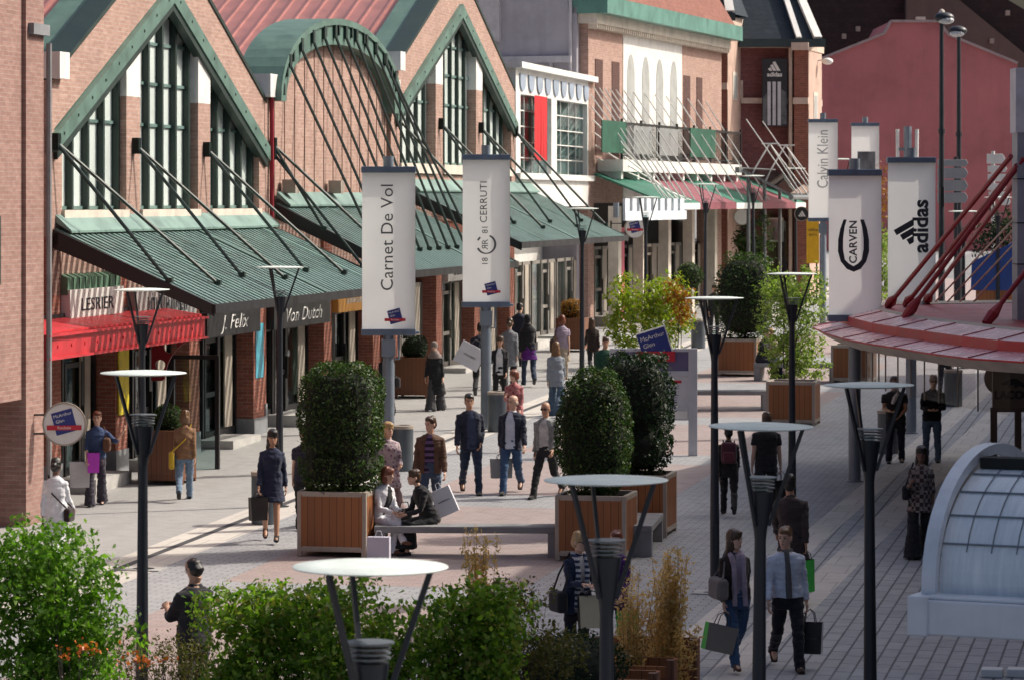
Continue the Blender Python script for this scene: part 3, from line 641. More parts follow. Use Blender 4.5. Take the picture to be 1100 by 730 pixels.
for q_ in ((680, 700), (708, 728)): MB().bx(0.90, 0.92, T(q_[0], .9), T(q_[1], .9), 7.95, 8.9).build('balcony_screen', paint('grey_screen', (0.23,0.24,0.24), 0.6), bal, zA)
# awnings hung on white rods
AWG = paint('awning_green', (0.02,0.15,0.10), 0.6, 0, 0.3); AWR = paint('awning_plum', (0.22,0.055,0.075), 0.6, 0, 0.3)
LE = LA + 5.5
secs = [(0.4, 5.4, AWG, 'green'), (5.5, 11.0, AWR, 'plum'), (11.1, 15.5, AWG, 'green'), (15.6, 21.5, AWR, 'plum'), (21.6, LE, AWG, 'green')]
for a, b, m_, nm in secs:
    q = MB()
    q.prism([(0.1, 7.3), (2.5, 6.32), (2.5, 6.27), (0.1, 7.22)], lambda s_, c_, h, a=a: (s_, a+h, c_), b-a)
    aw = q.build('awning', m_, ra, zA); aw['label'] = nm + ' canvas awning panel'
    e = MB().bx(2.44, 2.52, a, b, 6.08, 6.30); e.build('awning_valance', WHITE if nm == 'green' else AWR, aw, zA)
for i, px in enumerate((636, 642, 648, 654, 660, 669, 679, 691, 702, 714, 726, 737, 748, 756)):
    t_ = T(px); MB().tube([(0.05, t_, 10.15), (2.42, t_+0.5, 6.4)], 0.027, 6).build('awning_rod', WHITE, ra, zA)
for i in range(6): MB().tube([(0.05, 0.1+i*0.14, 9.9-i*0.42), (2.42, 0.7+i*0.75, 6.38)], 0.025, 6).build('awning_rod', WHITE, ra, zA)
va = MB(); t0_, t1_ = AF.hit(671, n=2.6)[0], AF.hit(737, n=2.6)[0]
va.bx(2.54, 2.62, t0_, t1_, 5.75, 6.05)
for k in np.arange(t0_, t1_, (t1_-t0_)/9.0): va.bx(2.54, 2.62, k, k+(t1_-t0_)/9*0.62, 6.05, 6.45)
va.build('crenellated_valance', paint('pale_blue_white', (0.62,0.68,0.73), 0.6), ra, zA)
MB().bx(2.3, 2.45, -5.5, t0_-0.1, 5.85, 6.32).build('fascia_beam', POLE_B, ra, zA)
for k in (0.3, 3.6, 7.2, 10.8, 14.4): MB().bx(0.6, 0.95, k, k+0.4, zA-0.4, 6.2).build('arcade_column', CREAM, ra, zA)
for k in range(5): shopfront(ra, zA, 0.8+k*3.5, 4.1+k*3.5, zA+0.15, None, inner=((2,1,0),(1,2,1),(3,5,2))[k % 3], fr=(FRM, BLACK, WFRAME)[k % 3])
pk = MB().bx(0.5, 0.56, 1.2, 2.6, zA+0.2, zA+3.3); pk.build('pink_poster', paint('pink_board', (0.55,0.10,0.16), 0.5, 0, 0.5, 2), ra, zA)
# ---------------------------------------------------------------- corner brick building with slate roof
YC = 132.5; cz = gz(0, YC); Xc = lambda px, y=YC: (px-CX)/F*y
Zc = lambda py, y=YC: HC-(py-YH)*y/F
rb_ = thing('corner_building', 'dark red brick corner building with pale string courses and a dark slate roof', 'building', (Xc(820), YC, cz))
def foot(poly, za_, zb_, mb, m=0): return mb.prism([(x - Xc(820), y - YC) for x, y in poly], lambda a, b, h: (a, b, za_+h), zb_-za_, m)
wall = MB(); 
foot([(Xc(790), 133), (Xc(856), 133.4), (Xc(872), 146), (Xc(770), 146)], cz-0.5, Zc(40), wall)
wall.build('wall', B_PURP, rb_, cz)
zt = Zc(24)
tw = MB()
t1 = [(Xc(766, 130.6), 130.6), (Xc(781, 130.6), 130.6), (Xc(796, 133.1), 133.2), (Xc(778, 133.1), 133.2)]
t2 = [(Xc(853, 132.6), 132.6), (Xc(868, 132.6), 132.6), (Xc(882, 135.5), 135.5), (Xc(865, 135.5), 135.5)]
foot(t1, cz-0.5, Zc(26), tw); foot(t2, cz-0.5, Zc(48), tw)
tw.build('corner_pier', [B_RED], rb_, cz)
lt = MB()
for q, zz in ((t1, Zc(26)), (t2, Zc(48))):
    a, b = Vector(q[1]), Vector(q[2]); nrm = Vector(((b-a).y, -(b-a).x)).normalized()*0.03
    foot([tuple(a+nrm*0.1), tuple(a+nrm), tuple(b+nrm), tuple(b+nrm*0.1)], cz-0.5, zz, lt)
lt.build('pier_lit_face', paint('pier_sunlit', (0.52,0.36,0.29), 0.8, 0, 0.25), rb_, cz)  # thin lighter skin: sunlight on the street side put into the colour
ni = MB()
for q, py in ((t1, 78), (t2, 98)):
    a, b = Vector(q[1]), Vector(q[2]); d = (b-a).normalized(); nrm = Vector((d.y, -d.x)); c_ = (a+b)/2 + nrm*0.032
    for k in range(1): foot([tuple(c_-d*0.45), tuple(c_-d*0.45+nrm*0.02), tuple(c_+d*0.45+nrm*0.02), tuple(c_+d*0.45)], Zc(py+30), Zc(py), ni)
    foot([tuple(c_-d*0.3+nrm*0.021), tuple(c_-d*0.3+nrm*0.03), tuple(c_+d*0.3+nrm*0.03), tuple(c_+d*0.3+nrm*0.021)], Zc(py+29), Zc(py+4), ni, 1)
ni.build('niche', [CREAM, GREYN], rb_, cz)
sc = MB()
def ring(q, z0_, z1_, g_):
    c_ = sum((Vector(p_) for p_ in q), Vector((0,0)))/len(q); foot([tuple(c_ + (Vector(p_)-c_)*(1+g_)) for p_ in q], z0_, z1_, sc)
ring(t1, Zc(98), Zc(91), 0.10); ring(t2, Zc(112), Zc(105), 0.10); ring(t1, Zc(28), Zc(20), 0.22); ring(t2, Zc(54), Zc(46), 0.22)
foot([(Xc(797), 132.85), (Xc(852), 133.1), (Xc(852), 133.6), (Xc(797), 133.3)], Zc(111), Zc(105), sc)
foot([(Xc(795), 132.7), (Xc(856), 132.9), (Xc(856), 133.6), (Xc(795), 133.3)], Zc(51), Zc(45), sc)
foot([(Xc(793), 132.9), (Xc(799), 132.9), (Xc(799), 133.3), (Xc(793), 133.3)], Zc(111), Zc(86), sc)
foot([(Xc(848), 132.7), (Xc(851.5), 132.7), (Xc(851.5), 133.2), (Xc(848), 133.2)], cz, Zc(51), sc)
sc.build('string_course', paint('warm_stone', (0.58,0.45,0.37), 0.8, 0, 0.25), rb_, cz)
SLATE = brick('slate_roof', (0.040,0.055,0.072), (0.03,0.042,0.058), (0.02,0.025,0.035), 0.3, 0.2)
rf = MB()
xa, xb = Xc(794)-Xc(820), Xc(884)-Xc(820); ze_ = Zc(42)
rf.add([(xa, 0.1, ze_), (xb, 0.1, ze_), (xb-1.6, 4.5, ze_+4.8), (xa-1.2, 4.5, ze_+4.8), (xb+0.6, 12, ze_), (xb-1.0, 9, ze_+4.8), (xa-2, 12, ze_), (xa-2, 9, ze_+4.8)], [(0,1,2,3), (1,4,5,2), (3,2,5,7), (0,3,7,6)])
tq = [(x-Xc(820), y-YC) for x, y in t1]; zr_ = Zc(18)
rf.add([(tq[0][0]-0.25, tq[0][1]-0.25, zr_), (tq[1][0]+0.2, tq[1][1]-0.25, zr_), (tq[2][0]+0.3, tq[2][1], zr_), (tq[3][0]-0.2, tq[3][1], zr_), (tq[0][0]-0.6, tq[0][1]+2.2, zr_+3.2), (tq[2][0]-0.9, tq[2][1]+0.8, zr_+3.2)], [(0,1,5,4), (1,2,5), (2,3,4,5), (3,0,4)])
rf.build('roof', SLATE, rb_, cz)
hp = MB(); hp.beam((xb-0.2, 0.05, ze_+0.05), (xb-1.75, 4.4, ze_+4.85), 0.34, 0.12); hp.beam((xb-0.95, 0.0, ze_+0.05), (xb-2.1, 4.4, ze_+4.85), 0.22, 0.10)
hp.beam((tq[1][0]+0.1, tq[1][1]-0.2, zr_+0.08), (tq[2][0]-0.9, tq[2][1]+0.8, zr_+3.25), 0.34, 0.12); hp.beam((tq[0][0]+0.05, tq[0][1]-0.2, zr_+0.08), (tq[0][0]-0.5, tq[0][1]+2.2, zr_+3.25), 0.22, 0.1)
hp.build('roof_hip', WHITE, rb_, cz)
gt = MB(); gt.bx(xa, xb+0.1, -0.05, 0.15, ze_-0.32, ze_+0.0); gt.bx(tq[0][0]-0.3, tq[1][0]+0.3, tq[1][1]-0.35, tq[1][1]-0.15, zr_-0.28, zr_+0.02)
gt.build('gutter', paint('gutter_dark', (0.03,0.05,0.055), 0.5), rb_, cz)
lw_ = MB(); shp = MB()
for a, b in ((797, 812), (826, 846)):
    lw_.bx(Xc(a)-Xc(820), Xc(b)-Xc(820), 0.3, 0.45, cz+0.2, cz+3.0)
lw_.build('shop_window', GLASS, rb_, cz)
op = thing('wall_poster', 'framed poster with red and grey picture on the dark brick corner building', 'poster', (Xc(831), YC+0.4, Zc(260)))
MB().bx(-0.42, 0.42, -0.05, 0, 0, 0.95).build('frame', CREAM, op); q = MB().bx(-0.36, 0.36, -0.07, -0.052, 0.06, 0.89); q.build('picture', paint('poster_art', (0.42,0.22,0.22), 0.5, 0, 0.7, 3), op)
# adidas banner on that building
def three_bars(mb, org, ex, ez, s, d=0.006):
    """mountain of three slanted stripes, level at the foot; ex, ez: unit vectors in the sign plane"""
    ex, ez = Vector(ex), Vector(ez); nn = ex.cross(ez)
    for x0, L in ((-0.62, 0.42), (-0.20, 0.80), (0.22, 1.16)):
        tx, tz = x0 + 0.34 - 0.5*L, 0.87*L
        mb.prism([(x0, 0), (x0+0.34, 0), (tx, tz), (tx-0.256, tz-0.147)], lambda a, b, h: tuple(Vector(org) + ex*(a*s) + ez*(b*s) + nn*h), d)
    return mb
bx0, bx1, bz0, bz1 = Xc(819), Xc(846), Zc(136), Zc(63)
ad = thing('wall_banner', 'tall black banner with white stripes and three-bar emblem on the brick corner building', 'banner', ((bx0+bx1)/2, 132.7, bz0))
wb = (bx1-bx0)/2; hb = bz1-bz0
MB().bx(-wb, wb, -0.03, 0.03, 0, hb).build('banner_sheet', paint('banner_black', (0.022,0.022,0.028), 0.6, 0, 0.4, 3), ad)
s_ = MB()
for k in (-1, 0, 1): s_.bx(k*0.20-0.065-0.02, k*0.20+0.065-0.02, -0.045, -0.032, 0.05, hb*0.66)
s_.build('stripe', paint('grey_white', (0.55,0.56,0.6), 0.6), ad)
three_bars(MB(), (0.02, -0.035, hb*0.82), (1,0,0), (0,0,1), 0.38).build('emblem', WHITE, ad)
text('adidas', 0.24, (0.0, -0.035, hb*0.765), (1,0,0), (0,0,1), WHITE, ad, bold=0.008)
MB().add([(-wb+0.03, -0.034, 0.1), (-0.3, -0.034, 0.1), (-0.3, -0.034, hb*0.5), (-wb+0.03, -0.034, hb*0.42), (0.26, -0.034, 0.1), (wb-0.03, -0.034, 0.1), (wb-0.03, -0.034, hb*0.5), (0.26, -0.034, hb*0.55)], [(0,1,2,3), (4,5,6,7)]).build('printed_figure', paint('figure_print', (0.12,0.13,0.14), 0.6, 0, 0.7, 4), ad)
# glass and steel canopy in front of the corner building
AFC = Frame(*ST.w(-18.0, 0, 0).xy, TH)
cp0 = at(800, 210, 124); rk = thing('steel_canopy', 'grey steel and glass canopy hung from white masts in front of the brick corner building', 'canopy', (cp0.x, cp0.y, gz(0, 124)), -R(14))
zk = gz(0, 124)
fr = MB()
for k in range(15): fr.beam((0.2+k*0.0, -1.5+k*0.5, 7.5), (2.0, -1.5+k*0.5, 6.55), 0.05, 0.09)
fr.tube([(2.05, -2, 6.5), (2.05, 6, 6.5)], 0.09, 8); fr.bx(0.0, 0.15, -2, 6, 7.4, 7.6)
for k in (-1.5, 2.0, 5.5): fr.tube([(0.4, k, zk), (0.4, k, 7.4)], 0.07, 8)
fr.build('canopy_frame', paint('steel_grey', (0.2,0.215,0.22), 0.4, 0.4), rk, zk)
MB().add([(0.2, -1.6, 7.56), (2.0, -1.6, 6.61), (2.0, 5.8, 6.61), (0.2, 5.8, 7.56)], [(0,1,2,3)]).build('canopy_glass', glass('canopy_glass', thick=0.5), rk, zk)
ms = MB()
for k in (0.8, 4.4):
    ms.tube([(0.2, k, 7.5), (0.75, k+0.3, 8.5)], 0.032, 6); ms.tube([(0.75, k+0.3, 8.5), (2.0, k, 6.6)], 0.022, 6); ms.tube([(0.75, k+0.3, 8.5), (2.0, k+1.5, 6.6)], 0.022, 6); ms.tube([(0.0, k-0.5, 9.4), (2.0, k-0.8, 6.6)], 0.022, 6); ms.tube([(0.45, k+0.3, 8.5), (1.1, k+0.3, 8.5)], 0.03, 6)
ms.build('hanger_mast', WHITE, rk, zk)
# ---------------------------------------------------------------- red gable wall and the dark roofs behind
YR = 185.0; zR = gz(0, YR); X = lambda px, y=YR: (px-CX)/F*y; ZZ = lambda py, y=YR: HC-(py-YH)*y/F
ROSE = paint('rose_render', (0.56,0.175,0.175), 0.85, 0, 0.28, 0.3)
rw = thing('rendered_house', 'house end wall rendered in deep rose red with a stepped gable', 'building', (X(985), YR, zR))
poly = [(880, 300), (1093, 300), (1093, 68), (1018, 37), (1009, 23), (957, 23), (950, 36), (880, 64)]
MB().prism([(X(a)-X(985), ZZ(b)) for a, b in poly], lambda a, b, h: (a, h, b), 9).build('wall', ROSE, rw, zR)
cp = MB()
for (a, b), (c, d) in zip(poly[2:-1], poly[3:]): cp.beam((X(a)-X(985), 0.1, ZZ(b)), (X(c)-X(985), 0.1, ZZ(d)), 0.5, 0.14)
cp.build('coping', paint('dusty_coping', (0.42,0.30,0.29), 0.8), rw, zR)
pc = MB().ell((X(1013)-X(985), 0.5, ZZ(16)), (0.2, 0.2, 0.35)); pc.bx(X(985)-X(985), X(985)-X(985)+0.5, 0.2, 0.6, ZZ(23), ZZ(18)); pc.build('roof_vent', CREAM, rw, zR)
rd = thing('dark_roofed_house', 'large house with a dark tiled roof and brown gable rising behind the rose red wall', 'building', (X(985, 200), 203, gz(0, 203)))
Y2 = 203; X2 = lambda px: (px-CX)/F*Y2 - X(985, 200); Z2 = lambda py: HC-(py-YH)*Y2/F
DROOF = brick('dark_tiles', (0.055,0.036,0.034), (0.038,0.027,0.027), (0.02,0.015,0.015), 0.4, 0.3)
MB().prism([(X2(840), Z2(110)), (X2(1200), Z2(110)), (X2(1200), Z2(70)), (X2(1083), Z2(0)), (X2(1060), Z2(-16)), (X2(850), Z2(-30)), (X2(840), Z2(0))], lambda a, b, h: (a, h, b), 6).build('roof', DROOF, rd, gz(0, 203))
BRWN = paint('brown_render', (0.15,0.105,0.09), 0.9, 0, 0.3, 0.3)
MB().prism([(X2(972), Z2(100)), (X2(1130), Z2(100)), (X2(1130), Z2(84)), (X2(1020), Z2(-6)), (X2(972), Z2(-10))], lambda a, b, h: (a, -0.8+h, b), 0.8).build('gable_wall', BRWN, rd, gz(0, 203))
MB().bx(X2(840), X2(1200), 0, 6, gz(0,203)-0.5, Z2(110)).build('wall', BRWN, rd, gz(0,203))
ve = MB()
for px, py in ((905, 40), (920, 32), (1080, 15), (1063, 45)): ve.box((X2(px), -0.9, Z2(py)), (0.25, 0.3, 0.3))
ve.build('roof_vent', WFRAME, rd, gz(0, 203))
# ---------------------------------------------------------------- shops on the right side (they shade the pavement)
pR = ST.w(2.6, 24, 0); zS = gz(pR.x, pR.y)
rr_ = thing('brick_building', 'long brick shop building on the right side of the street whose shadow covers the paving', 'building', (pR.x, pR.y, zS), -TH)
LR = 72
w = MB(); w.bx(0.3, 12, 0, LR, zS-1, 13.2)
for k in range(13): w.bx(0.0, 0.3, k*6.0-0.4 if k else 0, k*6.0+0.4 if k < 12 else LR, zS-1, 13.2)
w.bx(0.05, 0.3, 0, LR, 5.2, 6.6); w.bx(0.05, 0.3, 0, LR, 12.2, 13.2)
w.build('wall', B_RED, rr_, zS)
MB().prism([(-0.3, 13.2), (6, 14.8), (12.3, 13.2)], lambda a, b, h: (a, h, b), LR).build('roof', SLATE, rr_, zS)
for k in range(12):
    for z0_, z1_ in ((zS+0.4+k*0.115, 5.2), (6.6, 12.2)):
        fo = MB().bx(0.12, 0.2, k*6+0.4, k*6+5.6, z0_, z1_).build('window', WFRAME, rr_, zS); MB().bx(0.10, 0.115, k*6+0.55, k*6+5.45, z0_+0.15, z1_-0.15).build('pane', GLASS, fo, zS)
# round red canopy
rp = ST.w(-1.0, 60, 0); zP = gz(rp.x, rp.y)
rc_ = thing('red_canopy', 'wide red panelled canopy hung on slanting red rods from a grey mast', 'canopy', (rp.x, rp.y, zP))
edge = [(873, 351), (886, 357), (905, 363), (931, 368), (960, 372.5), (1000, 379), (1040, 384), (1100, 388), (1180, 390)]
Zl = 4.0; pts = []
for px, py in edge:
    y = F*(HC-Zl)/(py-YH); pts.append(Vector(((px-CX)/F*y, y)))
pts = [pts[0] + Vector((0.9, 2.6)), pts[0] + Vector((0.2, 1.1))] + pts
pts = [pts[0] + Vector((3.2, 1.6))] + pts
cen = Vector((11.5, 60.0))
def inset(d):
    out = []
    for i, p_ in enumerate(pts):
        a = pts[max(0, i-1)]; b = pts[min(len(pts)-1, i+1)]; t_ = (b-a).normalized(); n_ = Vector((-t_.y, t_.x))
        if n_.dot(cen-p_) < 0: n_ = -n_
        out.append(p_ + n_*d)
    return out
def ringmesh(mb, d0, z0_, d1, z1_, m=0):
    A_, B_ = inset(d0), inset(d1)
    for i in range(len(A_)-1):
        mb.add([(A_[i].x-rp.x, A_[i].y-rp.y, z0_), (A_[i+1].x-rp.x, A_[i+1].y-rp.y, z0_), (B_[i+1].x-rp.x, B_[i+1].y-rp.y, z1_), (B_[i].x-rp.x, B_[i].y-rp.y, z1_)], [(0,1,2,3)], m)
REDSKY = paint('red_panel_sky_sheen', (0.68,0.42,0.45), 0.25, 0.1, 0.15)  # red panels with the pale sky reflection put into their base colour
m_ = MB(); ringmesh(m_, 0, 4.0, 0.5, 4.10); m_.build('edge_panel', REDSKY, rc_, zP)
m_ = MB(); ringmesh(m_, 0.52, 4.26, 1.05, 4.38); m_.build('edge_panel', REDSKY, rc_, zP)
m_ = MB(); ringmesh(m_, 0.5, 4.10, 0.52, 4.26); ringmesh(m_, 0, 3.97, 0.0, 4.0); m_.build('edge_riser', REDM, rc_, zP)
m_ = MB(); ringmesh(m_, 0.02, 3.98, 0.3, 3.80); ringmesh(m_, 0.3, 3.80, 4.5, 3.72); m_.build('soffit', CREAM, rc_, zP)
I15 = inset(1.05); dk = MB(); dk.add([(p_.x-rp.x, p_.y-rp.y, 4.36) for p_ in I15] + [(13-rp.x, 50-rp.y, 4.36), (13-rp.x, 66-rp.y, 4.36)], [tuple(range(len(I15)+2))])
dk.build('deck', REDD, rc_, zP)
m_ = MB(); ringmesh(m_, 1.05, 4.38, 1.12, 4.42); ringmesh(m_, 1.12, 4.42, 1.22, 4.37); m_.build('deck_edge', WFRAME, rc_, zP)
A_, B_, C_, D_ = inset(0.0), inset(0.5), inset(0.52), inset(1.05)
for i in range(1, len(A_)-1):
    jm = MB(); jm.beam((A_[i].x-rp.x, A_[i].y-rp.y, 4.004), (B_[i].x-rp.x, B_[i].y-rp.y, 4.104), 0.03, 0.02); jm.beam((C_[i].x-rp.x, C_[i].y-rp.y, 4.264), (D_[i].x-rp.x, D_[i].y-rp.y, 4.384), 0.03, 0.02); jm.build('panel_joint', REDD, rc_, zP)
mx, my = (1096-CX)/F*57, 57.0
co_ = MB(); co_.bx(mx-rp.x-0.05, mx-rp.x+0.6, my-rp.y, my-rp.y+0.6, 4.3, 8.6); co_.tube([(mx-rp.x+2.6, my-rp.y+1, zP), (mx-rp.x+2.6, my-rp.y+1, 4.36)], 0.2, 12); mast = co_.build('mast', paint('mast_panel', (0.33,0.36,0.42), 0.45, 0.2), rc_, zP)
MB().bx(mx-rp.x-0.08, mx-rp.x+0.63, my-rp.y-0.03, my-rp.y+0.63, 7.55, 8.65).build('mast_lit_top', paint('mast_sunlit', (0.62,0.63,0.68), 0.5), mast, zP)  # paler sleeve: the sunlit upper part of the mast put into colour
jj = MB()
for q in (5.3, 6.0, 6.75): jj.bx(mx-rp.x-0.06, mx-rp.x+0.61, my-rp.y-0.012, my-rp.y+0.5, q, q+0.02)
jj.build('mast_joint', POLE, mast, zP)
def deck_pt(px, py, z_=4.45):
    y = F*(HC-z_)/(py-YH); return Vector(((px-CX)/F*y - rp.x, y - rp.y, z_))
for (a, b), (c, d, yy) in zip([(956, 326), (975, 325), (976, 336), (996, 322), (1063, 342)], [(1086, 168, 57), (1092, 178, 57), (1100, 170, 57), (1110, 170, 57), (1130, 255, 56)]):
    p0 = deck_pt(a, b); p1 = at(c, d, yy) - Vector((rp.x, rp.y, 0))
    m_ = MB().tube([p0, p1], 0.043, 8); dr = (p1-p0).normalized()
    m_.tube([p0 - dr*0.12, p0 + dr*0.1, p0 + dr*0.32], [0.075, 0.10, 0.05], 8); m_.build('tie_rod', REDD, rc_, zP)
for a, c, d in ((1005, 1092, 232), (1018, 1092, 243), (1031, 1092, 259), (1046, 1092, 272)):
    MB().tube([deck_pt(a, 324), at(c, d, 57.2) - Vector((rp.x, rp.y, 0))], 0.018, 5).build('cable', CREAM, rc_, zP)
gl = MB(); A_ = inset(0.75); GV = glass('smoked_glass', (0.92,0.88,0.87), 1.16, 0.9, 0.08); fm = []
for i in range(2, len(A_)-3):
    a, b = A_[i], A_[i+1]; K = max(1, int((b-a).length/0.75))
    for k in range(K):
        p_ = a.lerp(b, (k+0.04)/K); q_ = a.lerp(b, (k+0.96)/K)
        gl.add([(p_.x-rp.x, p_.y-rp.y, 3.75), (q_.x-rp.x, q_.y-rp.y, 3.75), (q_.x-rp.x, q_.y-rp.y, 3.1), (p_.x-rp.x, p_.y-rp.y, 3.1)], [(0,1,2,3)])
        fm.append(MB().beam((p_.x-rp.x, p_.y-rp.y, 3.76), (p_.x-rp.x, p_.y-rp.y, 3.08), 0.025, 0.025, up=(0,1,0)))
gv = gl.build('glass_valance', GV, rc_, zP)
for q_ in fm: q_.build('valance_clip', WFRAME, gv, zP)
# glazed barrel porch, near right
a0 = at(993, 640, 26.0); TP = R(25)
zV = gz(0, 26); rv = thing('glazed_porch', 'white framed barrel porch with curved translucent glazing, lower right', 'canopy', (a0.x, a0.y, zV), -TP)
zb = a0.z; RB, RH = 1.55, 1.02; LV = 5.2
def vp(x, k, off=0.0):
    a = math.pi*k; return (x, RB - (RB+off)*math.cos(a), zb + (RH+off)*math.sin(a)**0.88)
WMET = paint('white_metal', (0.66,0.70,0.76), 0.35, 0.1, 0.15)
gt = MB(); gt.bx(-0.02, LV, -0.22, 0.06, zb-0.27, zb+0.0); gt.bx(-0.06, 0.10, -0.25, 0.10, zb-0.28, zb+0.03); gt.bx(0.0, LV, -0.19, 0.02, zb, zb+0.03)
go_ = gt.build('gutter', WMET, rv, zV); bevel(go_, 0.02)
for x in (0.05, 0.92, 1.75, 2.6, 3.45, 4.3):
    w_ = 0.11 if x < 0.1 else 0.06
    m_ = MB(); K = 28
    for k in range(K):
        A1, A2 = vp(x, k/K, -0.02), vp(x, (k+1)/K, -0.02); B1, B2 = vp(x, k/K, 0.065 if x < .1 else 0.04), vp(x, (k+1)/K, 0.065 if x < .1 else 0.04)
        m_.add([(A1[0]-w_/2, *A1[1:]), (A2[0]-w_/2, *A2[1:]), (B2[0]-w_/2, *B2[1:]), (B1[0]-w_/2, *B1[1:]), (A1[0]+w_/2, *A1[1:]), (A2[0]+w_/2, *A2[1:]), (B2[0]+w_/2, *B2[1:]), (B1[0]+w_/2, *B1[1:])], [(0,1,2,3), (7,6,5,4), (3,2,6,7), (0,4,5,1)])
    m_.build('rib', WMET, rv, zV)
ml, nt_, bb = nodes('translucent_glazing'); v_ = coord(nt_)
n_ = noisetex(nt_, mapping(nt_, v_, (7, 0.8, 0.8)), 2.0, 5, 0.7)
nt_.links.new(ramp(nt_, n_, [(0.3, (0.55,0.62,0.68)), (0.55, (0.70,0.76,0.81)), (0.75, (0.84,0.88,0.90))]), bb.inputs['Base Color']); bb.inputs['Roughness'].default_value = 0.18; bb.inputs['Transmission Weight'].default_value = 0.0
m_ = MB(); K = 40
for k in range(0, K):
    A1, A2 = vp(0.1, k/K, -0.06), vp(0.1, (k+1)/K, -0.06); m_.add([A1, A2, (LV, *A2[1:]), (LV, *A1[1:])], [(0,1,2,3)])
gz_ = m_.build('glazing', ml, rv, zV, smooth=True)
m_ = MB()
for k in (0.12, 0.2, 0.28, 0.36): A1 = vp(0.1, k, -0.05); m_.tube([A1, (LV, *A1[1:])], 0.008, 5)
for x in (0.3, 0.5, 0.7, 1.15, 1.35, 1.55): 
    m_.tube([vp(x, k/20, -0.05) for k in range(2, 9)], 0.005, 4)
m_.build('glazing_bar', paint('bar_grey', (0.17,0.21,0.25), 0.5), gz_, zV)
m_ = MB(); A1 = vp(0.1, 0.42, 0.0); m_.bx(0.12, LV, A1[1]-0.1, A1[1]+0.1, A1[2]-0.07, A1[2]+0.015); m_.build('ridge_gutter', paint('mossy_black', (0.02,0.022,0.02), 0.9, 0, 0.5, 6), rv, zV)
ps = MB()
for y_ in (-0.05,): ps.tube([(3.2, y_, zV), (3.2, y_, zb-0.2)], 0.06, 8)
ps.build('post', WMET, rv, zV)
# low white kerb stones at the bottom right corner
for i, px in enumerate((1066, 1094)):
    p_ = ground_at(px, 726); k_ = MB().bx(-0.13, 0.13, -0.12, 0.12, 0, 0.10).build('kerb_block', WHITE, None); k_.location = p_; k_.rotation_euler = (0,0,-TH); bevel(k_, 0.015)
    tag(k_, ('left' if i == 0 else 'right') + ' one of two small white stone blocks on the paving below the glazed porch', 'kerb block', 'white blocks under the porch')
# ---------------------------------------------------------------- disc lamps
def make_lamp():
    r = thing('street_lamp', 'lamp', 'street lamp', (0,0,0))
    p = MB().lathe([(0.068,0.0),(0.064,1.2),(0.062,1.22),(0.045,3.28)], 14); p.lathe([(0.17,0.0),(0.17,0.012),(0.09,0.02)], 14)
    po_ = p.build('pole', POLE, r, smooth=True); MB().bx(-0.032, 0.032, -0.072, -0.055, 0.55, 0.95).build('access_door', POLE, po_)
    h = MB().lathe([(0.047,3.24),(0.053,3.30),(0.100,3.58),(0.102,3.61),(0.0,3.61)], 20); h.build('lamp_head', POLE, r, smooth=True)
    g_ = MB()
    for z in (3.635, 3.662, 3.689): g_.lathe([(0.095,z-0.004),(0.112,z-0.004),(0.112,z+0.004),(0.095,z+0.004)], 20)
    g_.lathe([(0.122,3.712),(0.130,3.712),(0.130,3.722),(0.122,3.722)], 24); g_.build('lamp_ring', paint('ring_aluminium', (0.16,0.18,0.19), 0.4, 0.3, 0.1), r)
    MB().lathe([(0.05,3.61),(0.05,3.66),(0.0,3.67)], 16).build('lamp_glass', glass('lamp_glass', thick=0.75), r)
    for k in range(3):
        a = R(90 + 120*k + 22); c_, s_ = math.cos(a), math.sin(a)
        MB().beam((0.066*c_, 0.066*s_, 3.34), (0.325*c_, 0.325*s_, 4.10), 0.024, 0.03).build('strut', POLE, r)
    d = MB().lathe([(0.05,4.093),(0.30,4.099),(0.408,4.111),(0.415,4.117),(0.408,4.122),(0.25,4.136),(0.0,4.142)], 40); d.build('reflector_disc', DISC, r, smooth=True)
    return r
LAMP_G = 'disc lamps along the street'
lamp0 = make_lamp(); n_l = 0
lamp_spec = [  # px, disc y, forced depth or None, label
    (395,608,None,'nearest disc lamp, its pale disc low in front of the clipped hedge'),
    (653,515,None,'disc lamp standing before the woman in the striped scarf'),
    (813,457,None,'disc lamp between the walking couple with shopping bags'),
    (935.5,413,None,'disc lamp in front of the two men in dark tops, beside the red canopy'),
    (152,400,None,'disc lamp at the left rising behind the leafy shrub, nearer of the two in line'),
    (154,311,None,'disc lamp at the left by the red canopy beam, farther of the two in line'),
    (300,287,None,'disc lamp behind the woman in the short navy dress, under the green canopy'),
    (851,294,None,'disc lamp in front of the loose pale shrub and the planter without a plant'),
    (768,320,None,'disc lamp right of the information board with its foot on a pale slab'),
    (625,224,85.5,'disc lamp left of the big yellow-green bush, by the last green canopy'),
    (694,212,96,'disc lamp beside the round hanging sign under the awnings'),
    (757,198,107,'disc lamp under the plum awning before the dark pruned hedge'),
    (810,189,119,'disc lamp before the climbing plant on the far brick shop'),
    (855,181,131,'disc lamp before the far brick corner with the small round emblem sign'),
    (902,171,122,'disc lamp half hidden behind the horseshoe banner'),
    (1035,227,92,'disc lamp behind the slanting red rods, left one of the pair there'),
    (1072,212,100,'disc lamp behind the slanting red rods, right one of the pair there')]
for px, py, Y, lab in lamp_spec:
    y = Y or 8208/(py-YG); p_ = at(px, py, y); b_ = gz(p_.x, y); h = p_.z - b_
    o = lamp0 if n_l == 0 else copy_tree(lamp0); n_l += 1
    o.location = (p_.x, y, b_ if not Y else p_.z - 4.12); o.rotation_euler = (R(random.uniform(-.5,.5)), R(random.uniform(-.5,.5)), R(random.uniform(-9, 9)))
    if Y and h > 4.13: o.scale = (1, 1, h/4.12); o.location.z = b_
    o['label'] = lab; o['group'] = LAMP_G
